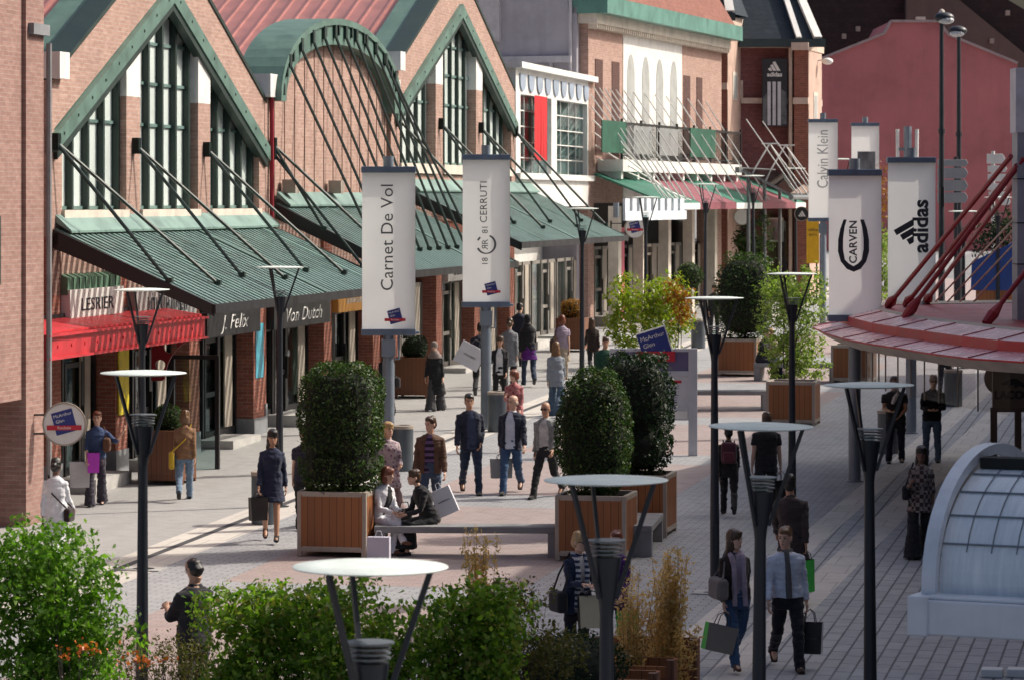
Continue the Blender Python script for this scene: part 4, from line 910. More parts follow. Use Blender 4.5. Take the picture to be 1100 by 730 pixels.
sl_ = MB().bx(-0.3, 0.3, -0.22, 0.22, 0, 0.012); slab = tag(sl_.build('foot_slab', STEP, None), 'pale square slab at the foot of the left farther lamp', 'slab', 'lamp foot slabs')
p_ = at(154, 311, 8208/166); slab.location = (p_.x, p_.y, gz(0, p_.y)); slab.rotation_euler = (0,0,-TH)
s2 = slab.copy(); COL.objects.link(s2); p_ = at(768, 320, 8208/175); s2.location = (p_.x, p_.y, gz(0, p_.y)); s2['label'] = 'pale square slab at the foot of the lamp by the information board'
# ---------------------------------------------------------------- centre emblem used on banners and signs: tilted blue square, red band
def centre_logo(parent, cx, cy_face, cz_, s, z0=0.0, words=True):
    """faces -y; s: half width of the red band"""
    ex, ez = Vector((math.cos(R(15)), 0, math.sin(R(15)))), Vector((-math.sin(R(15)), 0, math.cos(R(15))))
    q = MB(); c = Vector((cx, cy_face, cz_+s*0.22))
    for i in range(1): q.add([c + ex*a*s*0.62 + ez*b*s*0.66 + Vector((0,-0.004,0)) for a, b in ((-1,-1),(1,-1),(1,1),(-1,1))], [(0,1,2,3)])
    o = q.build('logo_square', NAVY, parent, z0, fix=False)
    MB().bx(cx-s, cx+s, cy_face-0.010, cy_face-0.006, cz_-s*0.26, cz_+s*0.02).build('logo_band', LRED, parent, z0)
    if words:
        text('McArthur', s*0.27, c + ez*s*0.42 + Vector((0,-0.006,0)), ex, ez, WHITE, o, z0=z0, ext=0.001); text('Glen', s*0.27, c - ex*s*0.22 + ez*s*0.10 + Vector((0,-0.006,0)), ex, ez, WHITE, o, z0=z0, ext=0.001)
        text('Roubaix', s*0.24, (cx, cy_face-0.012, cz_-s*0.12), (1,0,0), (0,0,1), WHITE, o, z0=z0, ext=0.001)
# ---------------------------------------------------------------- banner posts
BANN = PAPER.copy(); BANN.name = 'translucent_banner'
nt_ = BANN.node_tree; b_s = nt_.nodes['Principled BSDF']; t_l = nt_.nodes.new('ShaderNodeBsdfTranslucent'); t_l.inputs[0].default_value = (0.9,0.9,0.88,1)
m_s = nt_.nodes.new('ShaderNodeMixShader'); m_s.inputs[0].default_value = 0.5; nt_.links.new(b_s.outputs[0], m_s.inputs[1]); nt_.links.new(t_l.outputs[0], m_s.inputs[2]); nt_.links.new(m_s.outputs[0], nt_.nodes['Material Output'].inputs[0])
def banner_post(x0, x1, y0, y1, Y, label, rz=0.0, poleof=None):
    m = at((x0+x1)/2, y1, Y); b_ = gz(m.x, Y); w_ = (x1-x0)/F*Y/2; z_lo = m.z; z_hi = at(0, y0, Y).z
    r = thing('banner_post', label, 'banner', (m.x, Y, b_), rz, 'brand banners on grey posts')
    th = 0.14
    q = MB(); GX, GZ = 8, 26; sd = x0*0.37
    for s in (-1,):
        vs = []
        for j in range(GZ+1):
            for i in range(GX+1):
                u, v = i/GX, j/GZ; k = 0.016*(noise.noise(Vector((u*2.2+sd, v*5, s))) + 0.6*noise.noise(Vector((u*5+sd, v*1.5, 3+s)))) * min(1, 6*v, 6*(1-v)); vs.append((-w_*0.97 + 2*w_*0.97*u, s*(th/2 - 0.014 - abs(k)), z_lo+0.11 + (z_hi-z_lo-0.22)*v))
        q.add(vs, [(j*(GX+1)+i, j*(GX+1)+i+1, (j+1)*(GX+1)+i+1, (j+1)*(GX+1)+i) for j in range(GZ) for i in range(GX)])
    pn = q.build('banner_panel', BANN, r, b_, smooth=True, fix=False)
    cp = MB().bx(-w_, w_, -th/2-0.03, th/2+0.03, z_lo, z_lo+0.12); cp.tube([(w_-0.02, 0, z_lo+0.05), (w_+0.07, 0, z_lo+0.05)], 0.03, 8); bevel(cp.build('banner_cap', CAPB, r, b_), 0.012)
    bevel(MB().bx(-w_, w_, -th/2-0.03, th/2+0.03, z_hi-0.12, z_hi).build('banner_cap', CAPB, r, b_), 0.012)
    ed = MB().bx(w_*0.97, w_*0.985, -th/2+0.005, th/2-0.005, z_lo+0.12, z_hi-0.12); ed.build('banner_edge', WHITE, r, b_)
    fl = MB()                                                     # slack in the fabric: thin vertical folds
    q = MB().lathe([(0.15,0),(0.15,0.02),(0.115,0.03),(0.115,z_lo-b_-0.55),(0.10,z_lo-b_-0.4),(0.10,z_lo-b_)], 16, c=(0,0.0,b_)); MB().lathe([(0.10,0),(0.10,0.2),(0.0,0.2)], 12, c=(0,0,z_hi)).build('finial', POLE_B, r, b_, smooth=True)
    q.bx(-0.13, 0.13, -0.15, 0.15, z_lo-0.4, z_lo-0.08); po = q.build('pole', POLE_B, r, b_, smooth=True)
    MB().tube([(0.2, 0.0, z_lo), (0.2, 0.0, z_lo-0.45), (0.12, 0, z_lo-0.45)], 0.02, 6).build('bracket', POLE_B, po, b_)
    return r, pn, w_, z_lo, z_hi, -th/2, b_
UPR = ((0,0,1), (-1,0,0))
def zpx(py, Y): return at(0, py, Y).z
def xpx(px, c, Y): return (px-c)/F*Y
r, pn, w_, zl_, zh_, fy, b_ = banner_post(388, 446.5, 179, 360, 64.0, 'white banner post with three grey words reading upwards, beside the tall square hedge', R(4))
text('Carnet De Vol', 0.335, (xpx(416, 417, 64), fy-0.003, zpx(255, 64)), *UPR, INKG, pn, z0=b_, sx=1.0, spacing=1.02)
centre_logo(pn, xpx(424, 417, 64), fy, zpx(342, 64), 0.20, b_)
r, pn, w_, zl_, zh_, fy, b_ = banner_post(496, 548, 166, 330, 73.0, 'white banner post with a round letter monogram between two numbers', R(4))
text('CERRUTI', 0.222, (xpx(519.5, 522, 73), fy-0.003, zpx(217, 73)), *UPR, INKG, pn, z0=b_, spacing=1.05)
text('18', 0.18, (xpx(521, 522, 73), fy-0.003, zpx(281, 73)), *UPR, INKG, pn, z0=b_); text('81', 0.18, (xpx(521, 522, 73), fy-0.003, zpx(246.5, 73)), *UPR, INKG, pn, z0=b_)
text('R', 0.19, (xpx(521, 522, 73)+0.0, fy-0.003, zpx(260, 73)), *UPR, INKG, pn, z0=b_); text('R', 0.19, (xpx(521, 522, 73), fy-0.003, zpx(265.5, 73)), (0,0,-1), (-1,0,0), INKG, pn, z0=b_)
mg = MB(); cz_ = zpx(262.5, 73)
for a in np.linspace(R(205), R(515), 26)[:-1]:
    b2 = a + R(310)/25
    if False: pass
    p0 = Vector((0.20*math.cos(a), fy-0.004, cz_+0.20*math.sin(a))); p1 = Vector((0.20*math.cos(b2), fy-0.004, cz_+0.20*math.sin(b2)))
    if not (R(60) < a % (2*math.pi) < R(120)): mg.beam(p0, p1, 0.006, 0.045, up=(0,1,0)) if False else mg.beam(p0, p1, 0.045*(0.5+0.5*abs(math.cos(a))), 0.006, up=(0,1,0))
mg.build('monogram', INKG, pn, b_)
centre_logo(pn, xpx(527.5, 522, 73), fy, zpx(312, 73), 0.20, b_)
r, pn, w_, zl_, zh_, fy, b_ = banner_post(889, 947, 182, 345, 62.0, 'white banner post with a dark horseshoe around one short word', R(2))
hs = MB(); cxh = xpx(915.5, 918, 62); P_ = []
for px, py in ((905.5, 236), (902, 246), (899.7, 258), (899.5, 270), (902.5, 281), (909, 289), (916.5, 292), (924, 289), (930, 281), (933, 270), (933, 258), (930.8, 246), (927.5, 236)): P_.append((xpx(px, 918, 62), zpx(py, 62)))
Q = [(a - (a-cxh)*0.34, b + (0.0 if i in (0, 12) else 0.10*(1 if 4 < i < 8 else 0.35))) for i, (a, b) in enumerate(P_)]
hs.strip(P_, Q, lambda a, b, h: (a, fy-0.003-h, b), 0.004); hs.build('horseshoe', INK, pn, b_)
text('CARVEN', 0.20, (xpx(916.2, 918, 62), fy-0.003, zpx(260, 62)), *UPR, INK, pn, z0=b_, spacing=1.05, bold=0.004)
r, pn, w_, zl_, zh_, fy, b_ = banner_post(952.5, 1005, 169, 352, 72.0, 'white banner post with three slanted dark stripes and bold lower-case word, beside the red rods', R(2))
three_bars(MB(), (xpx(981, 978.7, 72), fy-0.003, zpx(247, 72)), (0,0,1), (-1,0,0), 0.43).build('emblem', INK, pn, b_)
text('adidas', 0.46, (xpx(989, 978.7, 72), fy-0.003, zpx(243, 72)), *UPR, INK, pn, z0=b_, bold=0.014)
r, pn, w_, zl_, zh_, fy, b_ = banner_post(868, 900, 128, 238, 112.0, 'white banner post with thin pale grey lettering before the brick corner building', 0)
text('Calvin Klein', 0.52, (xpx(884, 884, 112), fy-0.003, zpx(171, 112)), *UPR, paint('pale_ink', (0.36,0.36,0.37), 0.6), pn, z0=b_, sx=0.78)
r, pn, w_, zl_, zh_, fy, b_ = banner_post(914, 944.5, 132, 262, 116.0, 'farthest white banner post, a grey picture at its middle, before the red wall', 0)
MB().bx(-w_*0.55, w_*0.7, fy-0.006, fy-0.002, zpx(215, 116), zpx(163, 116)).build('picture', paint('grey_portrait', (0.16,0.16,0.17), 0.6, 0, 0.8, 3), pn, b_)
tp = at(975, 170, 118); tb_ = gz(0, 118)
r = thing('bare_banner_post', 'bare grey post with two bright white upright tubes behind the three-stripe banner', 'banner frame', (tp.x, 118, tb_))
q = MB().tube([(0,0,tb_), (0,0,zpx(136,118))], 0.14, 10); q.bx(-0.35, 0.35, -0.05, 0.05, zpx(162,118), zpx(159,118)); q.build('pole', POLE_B, r, tb_)
q = MB().tube([(-0.33,0,zpx(230,118)), (-0.36,0,zpx(139,118))], 0.065, 8); q.tube([(0.29,0,zpx(230,118)), (0.33,0,zpx(139,118))], 0.065, 8); q.build('tube', WHITE, r, tb_)
# ---------------------------------------------------------------- planters
def make_planter(w_, d_, h_, fm, wm, name='planter'):
    r = thing(name, 'planter', 'planter', (0,0,0))
    for sx, sy, dx, dy in ((0,-1,w_/2-0.06,0.02), (0,1,w_/2-0.06,0.02), (-1,0,0.02,d_/2-0.06), (1,0,0.02,d_/2-0.06)):
        m = MB(); cx, cy = sx*(w_/2-0.02), sy*(d_/2-0.02); m.bx(cx-dx, cx+dx, cy-dy, cy+dy, 0.13, h_-0.05); m.build('panel', wm, r)
    f = MB()
    for sx in (-1, 1):
        for sy in (-1, 1): f.bx(sx*w_/2-sx*0.075, sx*w_/2, sy*d_/2-sy*0.075, sy*d_/2, 0.0, h_)
    for z0_, z1_ in ((0.07, 0.15), (h_-0.075, h_+0.002)):
        for sy in (-1, 1): f.bx(-w_/2+0.075, w_/2-0.075, sy*d_/2-sy*0.06, sy*d_/2+sy*0.004, z0_, z1_)
        for sx in (-1, 1): f.bx(sx*w_/2-sx*0.06, sx*w_/2+sx*0.004, -d_/2+0.075, d_/2-0.075, z0_, z1_)
    fo = f.build('frame', fm, r); bevel(fo, 0.008)
    MB().bx(-w_/2+0.05, w_/2-0.05, -d_/2+0.05, d_/2-0.05, h_-0.16, h_-0.09).build('soil', SOIL, r)
    return r
PG = 'framed wooden planters'
plan0 = make_planter(1.08, 1.08, 0.98, WFRAME, WOODP); nb_ = [0]
def put_planter(px, py, label, rz=-TH, proto=plan0, cnt=nb_, group=PG):
    """(px, py): middle of the foot of its near face"""
    p_ = ground_at(px, py); c = p_ + Vector((math.sin(-rz), math.cos(rz), 0))*0.54
    o = proto if cnt[0] == 0 else copy_tree(proto); cnt[0] += 1
    o.location = (c.x, c.y, gz(c.x, c.y)); o.rotation_euler = (0,0,rz); o['label'] = label; o['group'] = group; return c
c1 = put_planter(356, 598, 'wooden planter holding the tall square clipped hedge, left of the seated women')
c2 = put_planter(634, 603, 'wooden planter holding the egg-shaped clipped hedge, right end of the long bench')
c3 = put_planter(680, 577, 'wooden planter half hidden behind the egg-shaped hedge, under the dark hedge')
c4_ = put_planter(849, 458, 'wooden planter with no plant in it, in front of the loose pale shrub')
c5 = put_planter(791, 404, 'wooden planter under the dark pruned hedge beside the far bench')
c6 = put_planter(915, 412, 'wooden planter behind the glass strip of the red canopy')
brown0 = make_planter(0.86, 0.86, 0.98, WOODD, WOODD); nb2 = [0]; BG = 'dark brown planters by the shop fronts'
d1 = put_planter(170, 521, 'brown wooden planter with a round bush near the shops at the far left', -TH, brown0, nb2, BG)
d2 = put_planter(440, 428, 'brown wooden planter with a dark round bush behind the hooded woman', -TH, brown0, nb2, BG)
d3 = put_planter(611, 378, 'brown wooden planter with a round orange bush by the last shop', -TH, brown0, nb2, BG)
# low slatted boxes at the near right of the hedge
for i, (px, py, Y, lab) in enumerate(((741, 686, 34.5, 'reddish wooden slat box at the right end of the grasses, tallest of the three'), (716, 708, 33.2, 'middle reddish slat box at the grasses, in front of the tallest'), (697, 722, 32.2, 'front reddish slat box at the grasses, cut by the picture edge'))):
    p_ = at(px, py, Y); zb_ = gz(p_.x, Y); hh = p_.z - zb_
    if i == 0:
        r = thing('slat_box', lab, 'planter box', (p_.x, Y, zb_), -TH, 'reddish slat boxes'); 
        for k in range(8): MB().bx(-0.95, 0.0, -0.02, 0.02, 0.1+k*(hh-0.15)/8, 0.1+(k+0.86)*(hh-0.15)/8).build('slat', WOODP, r)
        for x in (0.04, -0.98): MB().bx(x-0.04, x+0.04, -0.05, 0.05, 0, hh).build('post', WOODD, r)
        MB().bx(-0.95, 0.0, 0.5, 0.54, 0.1, hh-0.05).build('back_panel', WOODP, r); MB().bx(0.0, 0.03, 0.03, 0.52, 0.1, hh-0.05).build('side_panel', WOODP, r)
        box0 = r; h0 = hh
    else:
        r = copy_tree(box0, (p_.x, Y, zb_), -TH, lab); r.scale.z = hh/h0
# ---------------------------------------------------------------- benches
def bench(a, b, label, h=0.46, d=0.55):
    m = (a+b)/2; L = (b-a).length; rz = math.atan2(b.y-a.y, b.x-a.x)
    r = thing('bench', label, 'bench', (m.x, m.y, gz(m.x, m.y)), rz, 'concrete slab benches')
    s_ = MB().bx(-L/2, L/2, -d/2, d/2, h-0.1, h); bevel(s_.build('seat', CONC, r), 0.012)
    for x in (-L/2+0.09, L/2-0.09): bevel(MB().bx(x-0.08, x+0.08, -d/2+0.005, d/2-0.005, -0.02, h-0.1).build('leg', CONC, r), 0.008)
    return r
tl = Vector((math.cos(TH), -math.sin(TH), 0))
bA = bench(c1 + tl*0.56 + Vector((0,-0.1,0)), c2 - tl*0.57 + Vector((0,0.1,0)), 'long concrete bench on which the two women sit, between two hedge planters')
bench(ground_at(681, 598), ground_at(694, 580), 'short concrete bench between the egg-shaped hedge planter and the one behind it')
bench(ground_at(722, 440), ground_at(826, 440), 'concrete bench right of the information board, far side of the lamp')
bench(ground_at(812, 408), ground_at(900, 410), 'concrete bench behind the loose pale shrub where two people sit')
# ---------------------------------------------------------------- litter bins
BIN = paint('bin_grey', (0.10,0.12,0.14), 0.4, 0.4, 0.25); BIN_D = paint('bin_dark', (0.025,0.028,0.03), 0.5, 0.1)
def make_bin():
    r = thing('litter_bin', 'bin', 'litter bin', (0,0,0))
    MB().lathe([(0.21,0.0),(0.215,0.03),(0.215,0.80),(0.20,0.81)], 20).build('body', BIN, r, smooth=True)
    MB().lathe([(0.222,0.80),(0.225,0.86),(0.17,0.87),(0.16,0.82),(0.0,0.80)], 20).build('rim', WFRAME, r, smooth=True)
    return r
bin0 = make_bin()
for i, (px, py, lab) in enumerate(((432, 505, 'grey cylinder bin beside the banner post with three grey words'), (534.5, 463, 'grey cylinder bin beside the banner post with the round monogram'), (284, 562, 'grey cylinder bin half hidden behind the woman in the navy dress'), (750, 374, 'dark cylinder bin left of the dark pruned hedge'), (954, 486, 'dark cylinder bin behind the man in the black t-shirt'), (1024, 436, 'dark bin under the red canopy edge'))):
    p_ = ground_at(px, py); o = bin0 if i == 0 else copy_tree(bin0); o.location = p_; o['label'] = lab; o['group'] = 'cylinder litter bins'
# ---------------------------------------------------------------- information board
Yb = F*HC/(489-YG); p_ = at(700, 489, Yb); zb_ = gz(0, Yb)
r = thing('information_board', 'white framed information board with purple header and tilted blue square on top', 'information board', (p_.x, Yb, zb_), 0)
zz = lambda py: at(0, py, Yb).z; xx = lambda px: (px-700)/F*Yb
f = MB(); f.bx(xx(739.5), xx(749), -0.06, 0.06, zb_, zz(374)); f.bx(xx(655), xx(661), -0.06, 0.06, zb_, zz(374)); f.bx(xx(661), xx(739.5), -0.05, 0.05, zz(377.5), zz(374)); f.bx(xx(661), xx(739.5), -0.05, 0.05, zz(404), zz(398)); f.bx(xx(661), xx(739.5), -0.05, 0.05, zz(451), zz(436))
FRW = paint('board_frame', (0.52,0.52,0.56), 0.5, 0.1, 0.15); bevel(f.build('frame', FRW, r, zb_), 0.008)
MB().bx(xx(661), xx(739.5), -0.03, 0.03, zz(398), zz(377.5)).build('header_panel', paint('header_purple', (0.12,0.10,0.20), 0.5, 0, 0.1), r, zb_)
mp = MB().bx(xx(661), xx(739.5), -0.03, 0.03, zz(436), zz(404)).build('map_panel', paint('map_paper', (0.55,0.55,0.58), 0.35, 0, 0.15), r, zb_)
tx = MB()
for i in range(3):
    for k in range(9):
        x0_ = xx(684+i*17); tx.bx(x0_, x0_ + 0.12+0.1*random.random(), -0.034, -0.031, zz(412+k*2.5), zz(411+k*2.5))
tx.build('map_text', paint('faint_ink', (0.25,0.25,0.3), 0.6), mp, zb_); MB().bx(xx(722), xx(732), -0.034, -0.031, zz(411), zz(408)).build('map_mark', LRED, mp, zb_)
MB().bx(xx(712), xx(738), -0.055, -0.051, zz(449), zz(441)).build('notice', WHITE, r, zb_)
ex, ez = Vector((math.cos(R(17)),0,math.sin(R(17)))), Vector((-math.sin(R(17)),0,math.cos(R(17)))); c_ = Vector((xx(703), -0.02, zz(370)))
q = MB(); hs_ = 0.29
q.box(c_, (2*hs_, 0.09, 2*hs_), 0, Matrix((ex, Vector((0,1,0)), ez)).transposed()); sq = q.build('logo_square', NAVY, r, zb_)
q = MB(); q.box(c_ + ex*(hs_+0.01), (0.025, 0.1, 2*hs_+0.04), 0, Matrix((ex, Vector((0,1,0)), ez)).transposed()); q.box(c_ + ez*(hs_+0.01), (2*hs_, 0.1, 0.025), 0, Matrix((ex, Vector((0,1,0)), ez)).transposed()); q.build('square_edge', WHITE, sq, zb_)
text('McArthur', 0.125, c_ + ez*0.165 + Vector((0,-0.047,0)), ex, ez, WHITE, sq, z0=zb_); text('Glen', 0.125, c_ + ez*0.02 - ex*0.11 + Vector((0,-0.047,0)), ex, ez, WHITE, sq, z0=zb_)
MB().bx(xx(684), xx(725), -0.075, -0.066, zz(388), zz(377)).build('logo_band', LRED, r, zb_); text('Roubaix', 0.16, (xx(705), -0.077, zz(382.7)), (1,0,0), (0,0,1), WHITE, r, z0=zb_)
# ---------------------------------------------------------------- round hanging signs
def round_sign(px, py, Y, rad, label, arm=-1, name='round_sign', logo=True, mat=WHITE):
    c = at(px, py, Y); r = thing(name, label, 'sign', (c.x, Y, c.z - rad), R(6))
    q = MB(); n = 36; q.prism([(rad*math.cos(2*math.pi*i/n), rad+rad*math.sin(2*math.pi*i/n)) for i in range(n)], lambda a, b, h: (a, -0.03+h, b), 0.06); dk_ = q.build('disc', mat, r)
    q = MB()
    for i in range(n):
        a, b = 2*math.pi*i/n, 2*math.pi*(i+1)/n; q.beam((rad*math.cos(a), 0, rad+rad*math.sin(a)), (rad*math.cos(b), 0, rad+rad*math.sin(b)), 0.02, 0.08, up=(0,1,0)) if False else q.beam((rad*math.cos(a), 0, rad+rad*math.sin(a)), (rad*math.cos(b), 0, rad+rad*math.sin(b)), 0.025, 0.075, up=(0,1,0))
    q.build('rim', WFRAME, dk_)
    q = MB()
    for z in (rad*0.55, rad*1.45): q.beam((arm*rad*0.85, 0, z), (arm*(rad+0.45), 0, z), 0.03, 0.03)
    q.beam((arm*(rad+0.45), 0, rad*0.3), (arm*(rad+0.45), 0, rad*1.7), 0.05, 0.05); q.build('bracket', BLACK, r)
    if logo: centre_logo(dk_, 0, -0.034, rad*0.93, rad*0.82)
    return r, dk_
round_sign(69, 455, 55.2, 0.345, 'round white sign with tilted blue square and red band hung on the old brick wall')
round_sign(682, 245, 107, 0.32, 'small round white sign with the same blue and red emblem under the pale blue valance')
round_sign(797, 233, 124, 0.30, 'plain round white sign before the climbing plant on the brick shop', 1, logo=False)
_, dk_ = round_sign(861, 230, 128, 0.27, 'small round dark sign with a white three-bar emblem by the yellow kiosk', 1, logo=False, mat=SIGNB)
three_bars(MB(), (0.03, -0.034, 0.17), (1,0,0), (0,0,1), 0.22).build('emblem', WHITE, dk_)
# yellow kiosk panel
ky = 128; p_ = at(873, 300, ky); zb_ = gz(0, ky); r = thing('yellow_totem', 'tall yellow panel on posts beside the brick corner at the far end', 'sign', (p_.x, ky, zb_))
h_ = at(0, 236, ky).z
MB().bx(-0.24, 0.24, -0.08, 0.08, at(0, 283, ky).z, h_).build('panel', paint('kiosk_yellow', (0.75,0.42,0.008), 0.5), r, zb_)
q = MB()
for x in (-0.15, 0.15): q.bx(x-0.03, x+0.03, -0.03, 0.03, zb_, at(0, 283, ky).z)
q.build('post', POLE, r, zb_)
squiggle((0, -0.084, at(0, 247, ky).z), (1,0,0), (0,0,1), 0.36, 0.10, INK, r, zb_); squiggle((0, -0.084, at(0, 252, ky).z), (1,0,0), (0,0,1), 0.3, 0.10, INK, r, zb_)
# ---------------------------------------------------------------- crocodile sign under the red canopy
Yl = F*HC/(492-YG); p_ = at(1083, 492, Yl); zb_ = gz(0, Yl); xx = lambda px: (px-1083)/F*Yl; zz = lambda py: at(0, py, Yl).z
SGB = paint('taupe_sign', (0.15,0.125,0.11), 0.5, 0, 0.1)
r = thing('shop_totem', 'taupe framed sign with a dark crocodile above black capitals, under the red canopy', 'sign', (p_.x, Yl, zb_))
MB().bx(xx(1066), xx(1118), -0.05, 0.05, zz(438), zz(388)).build('sign_panel', SGB, r, zb_)
f = MB(); f.bx(xx(1064), xx(1071), -0.04, 0.04, zb_, zz(438)); f.bx(xx(1090), xx(1097), -0.04, 0.04, zb_, zz(440)); f.bx(xx(1113), xx(1120), -0.04, 0.04, zb_, zz(438)); f.bx(xx(1064), xx(1120), -0.06, 0.06, zz(442), zz(437)); f.build('frame', paint('taupe_frame', (0.115,0.09,0.08), 0.5), r, zb_)
text('LACOSTE', 0.215, (xx(1092.5), -0.054, zz(424)), (1,0,0), (0,0,1), INK, r, z0=zb_, bold=0.012)
croc = [(1075,412),(1079,409),(1083,407),(1087,406),(1092,406.5),(1096,409),(1100,413),(1105,415),(1099,416),(1094,413.5),(1092,416),(1089.5,416),(1089,413),(1086,413),(1084,416),(1081.5,416),(1082,412.5),(1078,413.5)]
MB().prism([(xx(a), zz(b)) for a, b in croc], lambda a, b, h: (a, -0.054-h, b), 0.006).build('crocodile_emblem', INK, r, zb_)
dk2 = thing('round_sign', 'round grey glass sign behind the crocodile sign under the red canopy', 'sign', at(1075, 424, Yl+0.5))
n = 32; MB().prism([(0.33*math.cos(2*math.pi*i/n), 0.33+0.33*math.sin(2*math.pi*i/n)) for i in range(n)], lambda a, b, h: (a, h, b), 0.04).build('disc', paint('grey_disc', (0.19,0.185,0.18), 0.3), dk2)
MB().tube([(0,0.03,0.6), (0,0.03,0.95)], 0.02, 6).build('hanger', POLE, dk2)
# ---------------------------------------------------------------- finger posts and tall street lights on the right
SIGNP = paint('sign_back_grey', (0.34,0.35,0.37), 0.5, 0.2, 0.15)
def finger(px, ys, x0, x1, Y, label, mat, pm):
    b_ = gz(0, Y); p_ = at(px, 0, Y); r = thing('direction_sign', label, 'direction sign', (p_.x, Y, b_))
    MB().tube([(0,0.05,b_), (0,0.05,at(0, ys[0][0]-3, Y).z)], 0.06, 8).build('post', pm, r, b_)
    for i, (a, c) in enumerate(ys):
        xa, xb = (x0[i]-px)/F*Y, (x1[i]-px)/F*Y; q = MB(); za_, zc_ = at(0, a, Y).z, at(0, c, Y).z; h = (za_-zc_)/2
        q.prism([(xa, zc_), (xb-h*0.6, zc_), (xb, (za_+zc_)/2), (xb-h*0.6, za_), (xa, za_)], lambda s_, t_, hh: (s_, -0.02+hh, t_), 0.04); bevel(q.build('sign_plate', mat, r, b_), 0.01)
finger(1027, [(171.5,179),(180.5,192),(193.5,205.5),(207,218)], [1007]*4, [1040]*4, 100, 'direction sign with four grey plates at the tall street lights', SIGNP, POLE)
finger(1067, [(165.5,176),(178,185),(187,195),(197,204.5),(206,212),(213,220.5)], [1060,1061,1061,1061,1062,1073], [1080,1082,1082,1081,1085,1086], 104, 'direction sign with white plates behind the slanting red rods', WHITE, WHITE)
def tall_light(px, ytop, Y, hx, label, proto=None):
    b_ = gz(0, Y); p_ = at(px, ytop, Y); r = thing('street_light', label, 'street light', (p_.x, Y, b_), 0, 'tall street lights')
    q = MB().tube([(0,0,b_), (0,0,b_+4), (0,0,p_.z)], [0.11,0.085,0.06], 10)
    for z in (0.33, 0.66): q.tube([(0,0,b_+(p_.z-b_)*z), (0,0,b_+(p_.z-b_)*z+0.14)], 0.10, 10)
    q.build('pole', POLE, r, b_)
    q = MB(); q.ell((hx*0.12, 0, p_.z+0.08), (0.30, 0.24, 0.16)); h_ = q.build('lamp_head', POLE, r, b_, smooth=True)
    MB().ell((hx*0.2, -0.05, p_.z+0.0), (0.24, 0.2, 0.12)).build('lamp_glass', paint('lamp_lens', (0.55,0.57,0.58), 0.2), h_, b_)
    MB().bx(-0.05, 0.05, -0.14, -0.06, b_+(p_.z-b_)*0.44, b_+(p_.z-b_)*0.50).build('fuse_box', BLACK, r, b_)
tall_light(1011.5, 22, 98, 0.6, 'tall thin street light before the red wall, left of the pair')
tall_light(1030, 36, 106, -0.3, 'tall thin street light before the red wall, right of the pair')
wl_ = thing('wall_lamp', 'small white dome lamp on the corner of the dark brick building by the red wall', 'wall lamp', at(889, 66, 134.5))
MB().ell((0,0,0), (0.22,0.22,0.14)).build('lamp_shade', WHITE, wl_, smooth=True); MB().beam((-0.45,0.1,0.02), (0,0,0.08), 0.05, 0.05).build('bracket', WHITE, wl_)
# blue wrapped planter far right
pb = at(1070, 316, 100); r = thing('wrapped_planter', 'large planter wrapped in blue fabric with a dark hedge, behind the red canopy', 'planter', (pb.x, 100, gz(0,100)), R(-8))
zz = lambda py: at(0, py, 100).z
MB().prism([(-0.75, zz(312)), (0.85, zz(312)), (0.9, zz(254)), (-0.72, zz(282))], lambda a, b, h: (a, h, b), 1.3).build('fabric', paint('blue_fabric', (0.012,0.05,0.24), 0.6, 0, 0.2), r, gz(0,100))
MB().bx(-0.6, 0.8, 0.05, 1.25, gz(0,100)+0.0, zz(312)).build('box', WOODP, r, gz(0,100))
# ---------------------------------------------------------------- plants: thousands of single leaves on real stems
def leaf_mesh(P, size, outward, mat, name, parent, z0=0.0, asp=0.55, flat=0.35, jit=0.35, droop=0.0):
    """one bent four-cornered leaf per point; outward: preferred facing per point"""
    n = len(P); P = np.asarray(P, float)
    r = RNG.normal(size=(n, 3)); nn = outward*(1-flat) + r*0.75; nn /= np.linalg.norm(nn, axis=1)[:, None]
    t = RNG.normal(size=(n, 3)); t[:, 2] -= droop; t -= nn*np.sum(t*nn, axis=1)[:, None]; t /= np.linalg.norm(t, axis=1)[:, None]
    b = np.cross(nn, t); L = size*(1 + jit*RNG.normal(size=n)).clip(0.45, 1.8)
    L = L[:, None]; w = L*asp
    v = np.empty((n, 4, 3)); v[:, 0] = P - t*L*0.5; v[:, 2] = P + t*L*0.5 - nn*L*0.12; m = P + nn*L*0.07
    v[:, 1] = m + b*w*0.5; v[:, 3] = m - b*w*0.5; v = v.reshape(-1, 3); v[:, 2] -= z0
    me = bpy.data.meshes.new(name); me.vertices.add(4*n); me.vertices.foreach_set('co', v.ravel())
    me.loops.add(4*n); me.loops.foreach_set('vertex_index', np.arange(4*n, dtype=np.int32)); me.polygons.add(n)
    me.polygons.foreach_set('loop_start', np.arange(0, 4*n, 4, dtype=np.int32)); me.polygons.foreach_set('loop_total', np.full(n, 4, dtype=np.int32))
    me.update(calc_edges=True); me.validate(); me.materials.append(mat)
    o = bpy.data.objects.new(name, me); COL.objects.link(o); o.parent = parent; return o
def lump(p, f=1.6, seed=0.0): return np.array([noise.noise(Vector((q[0]*f+seed, q[1]*f+seed*1.7, q[2]*f))) for q in p])
def sph(n):
    d = RNG.normal(size=(n, 3)); return d/np.linalg.norm(d, axis=1)[:, None]
def superq(d, e):
    """unit directions -> points of a rounded box"""
    m = (np.abs(d)**e).sum(axis=1)**(1/e); return d/m[:, None]
L_DARK = leaf('leaf_dark_box', [(0.018,0.045,0.013),(0.034,0.08,0.018),(0.06,0.12,0.028),(0.10,0.165,0.05),(0.085,0.06,0.025)], 0.3, 0.5, 0.3)
L_DEEP = leaf('leaf_deep', [(0.010,0.026,0.012),(0.018,0.043,0.018),(0.035,0.075,0.028)], 0.25, 0.5, 0.3)
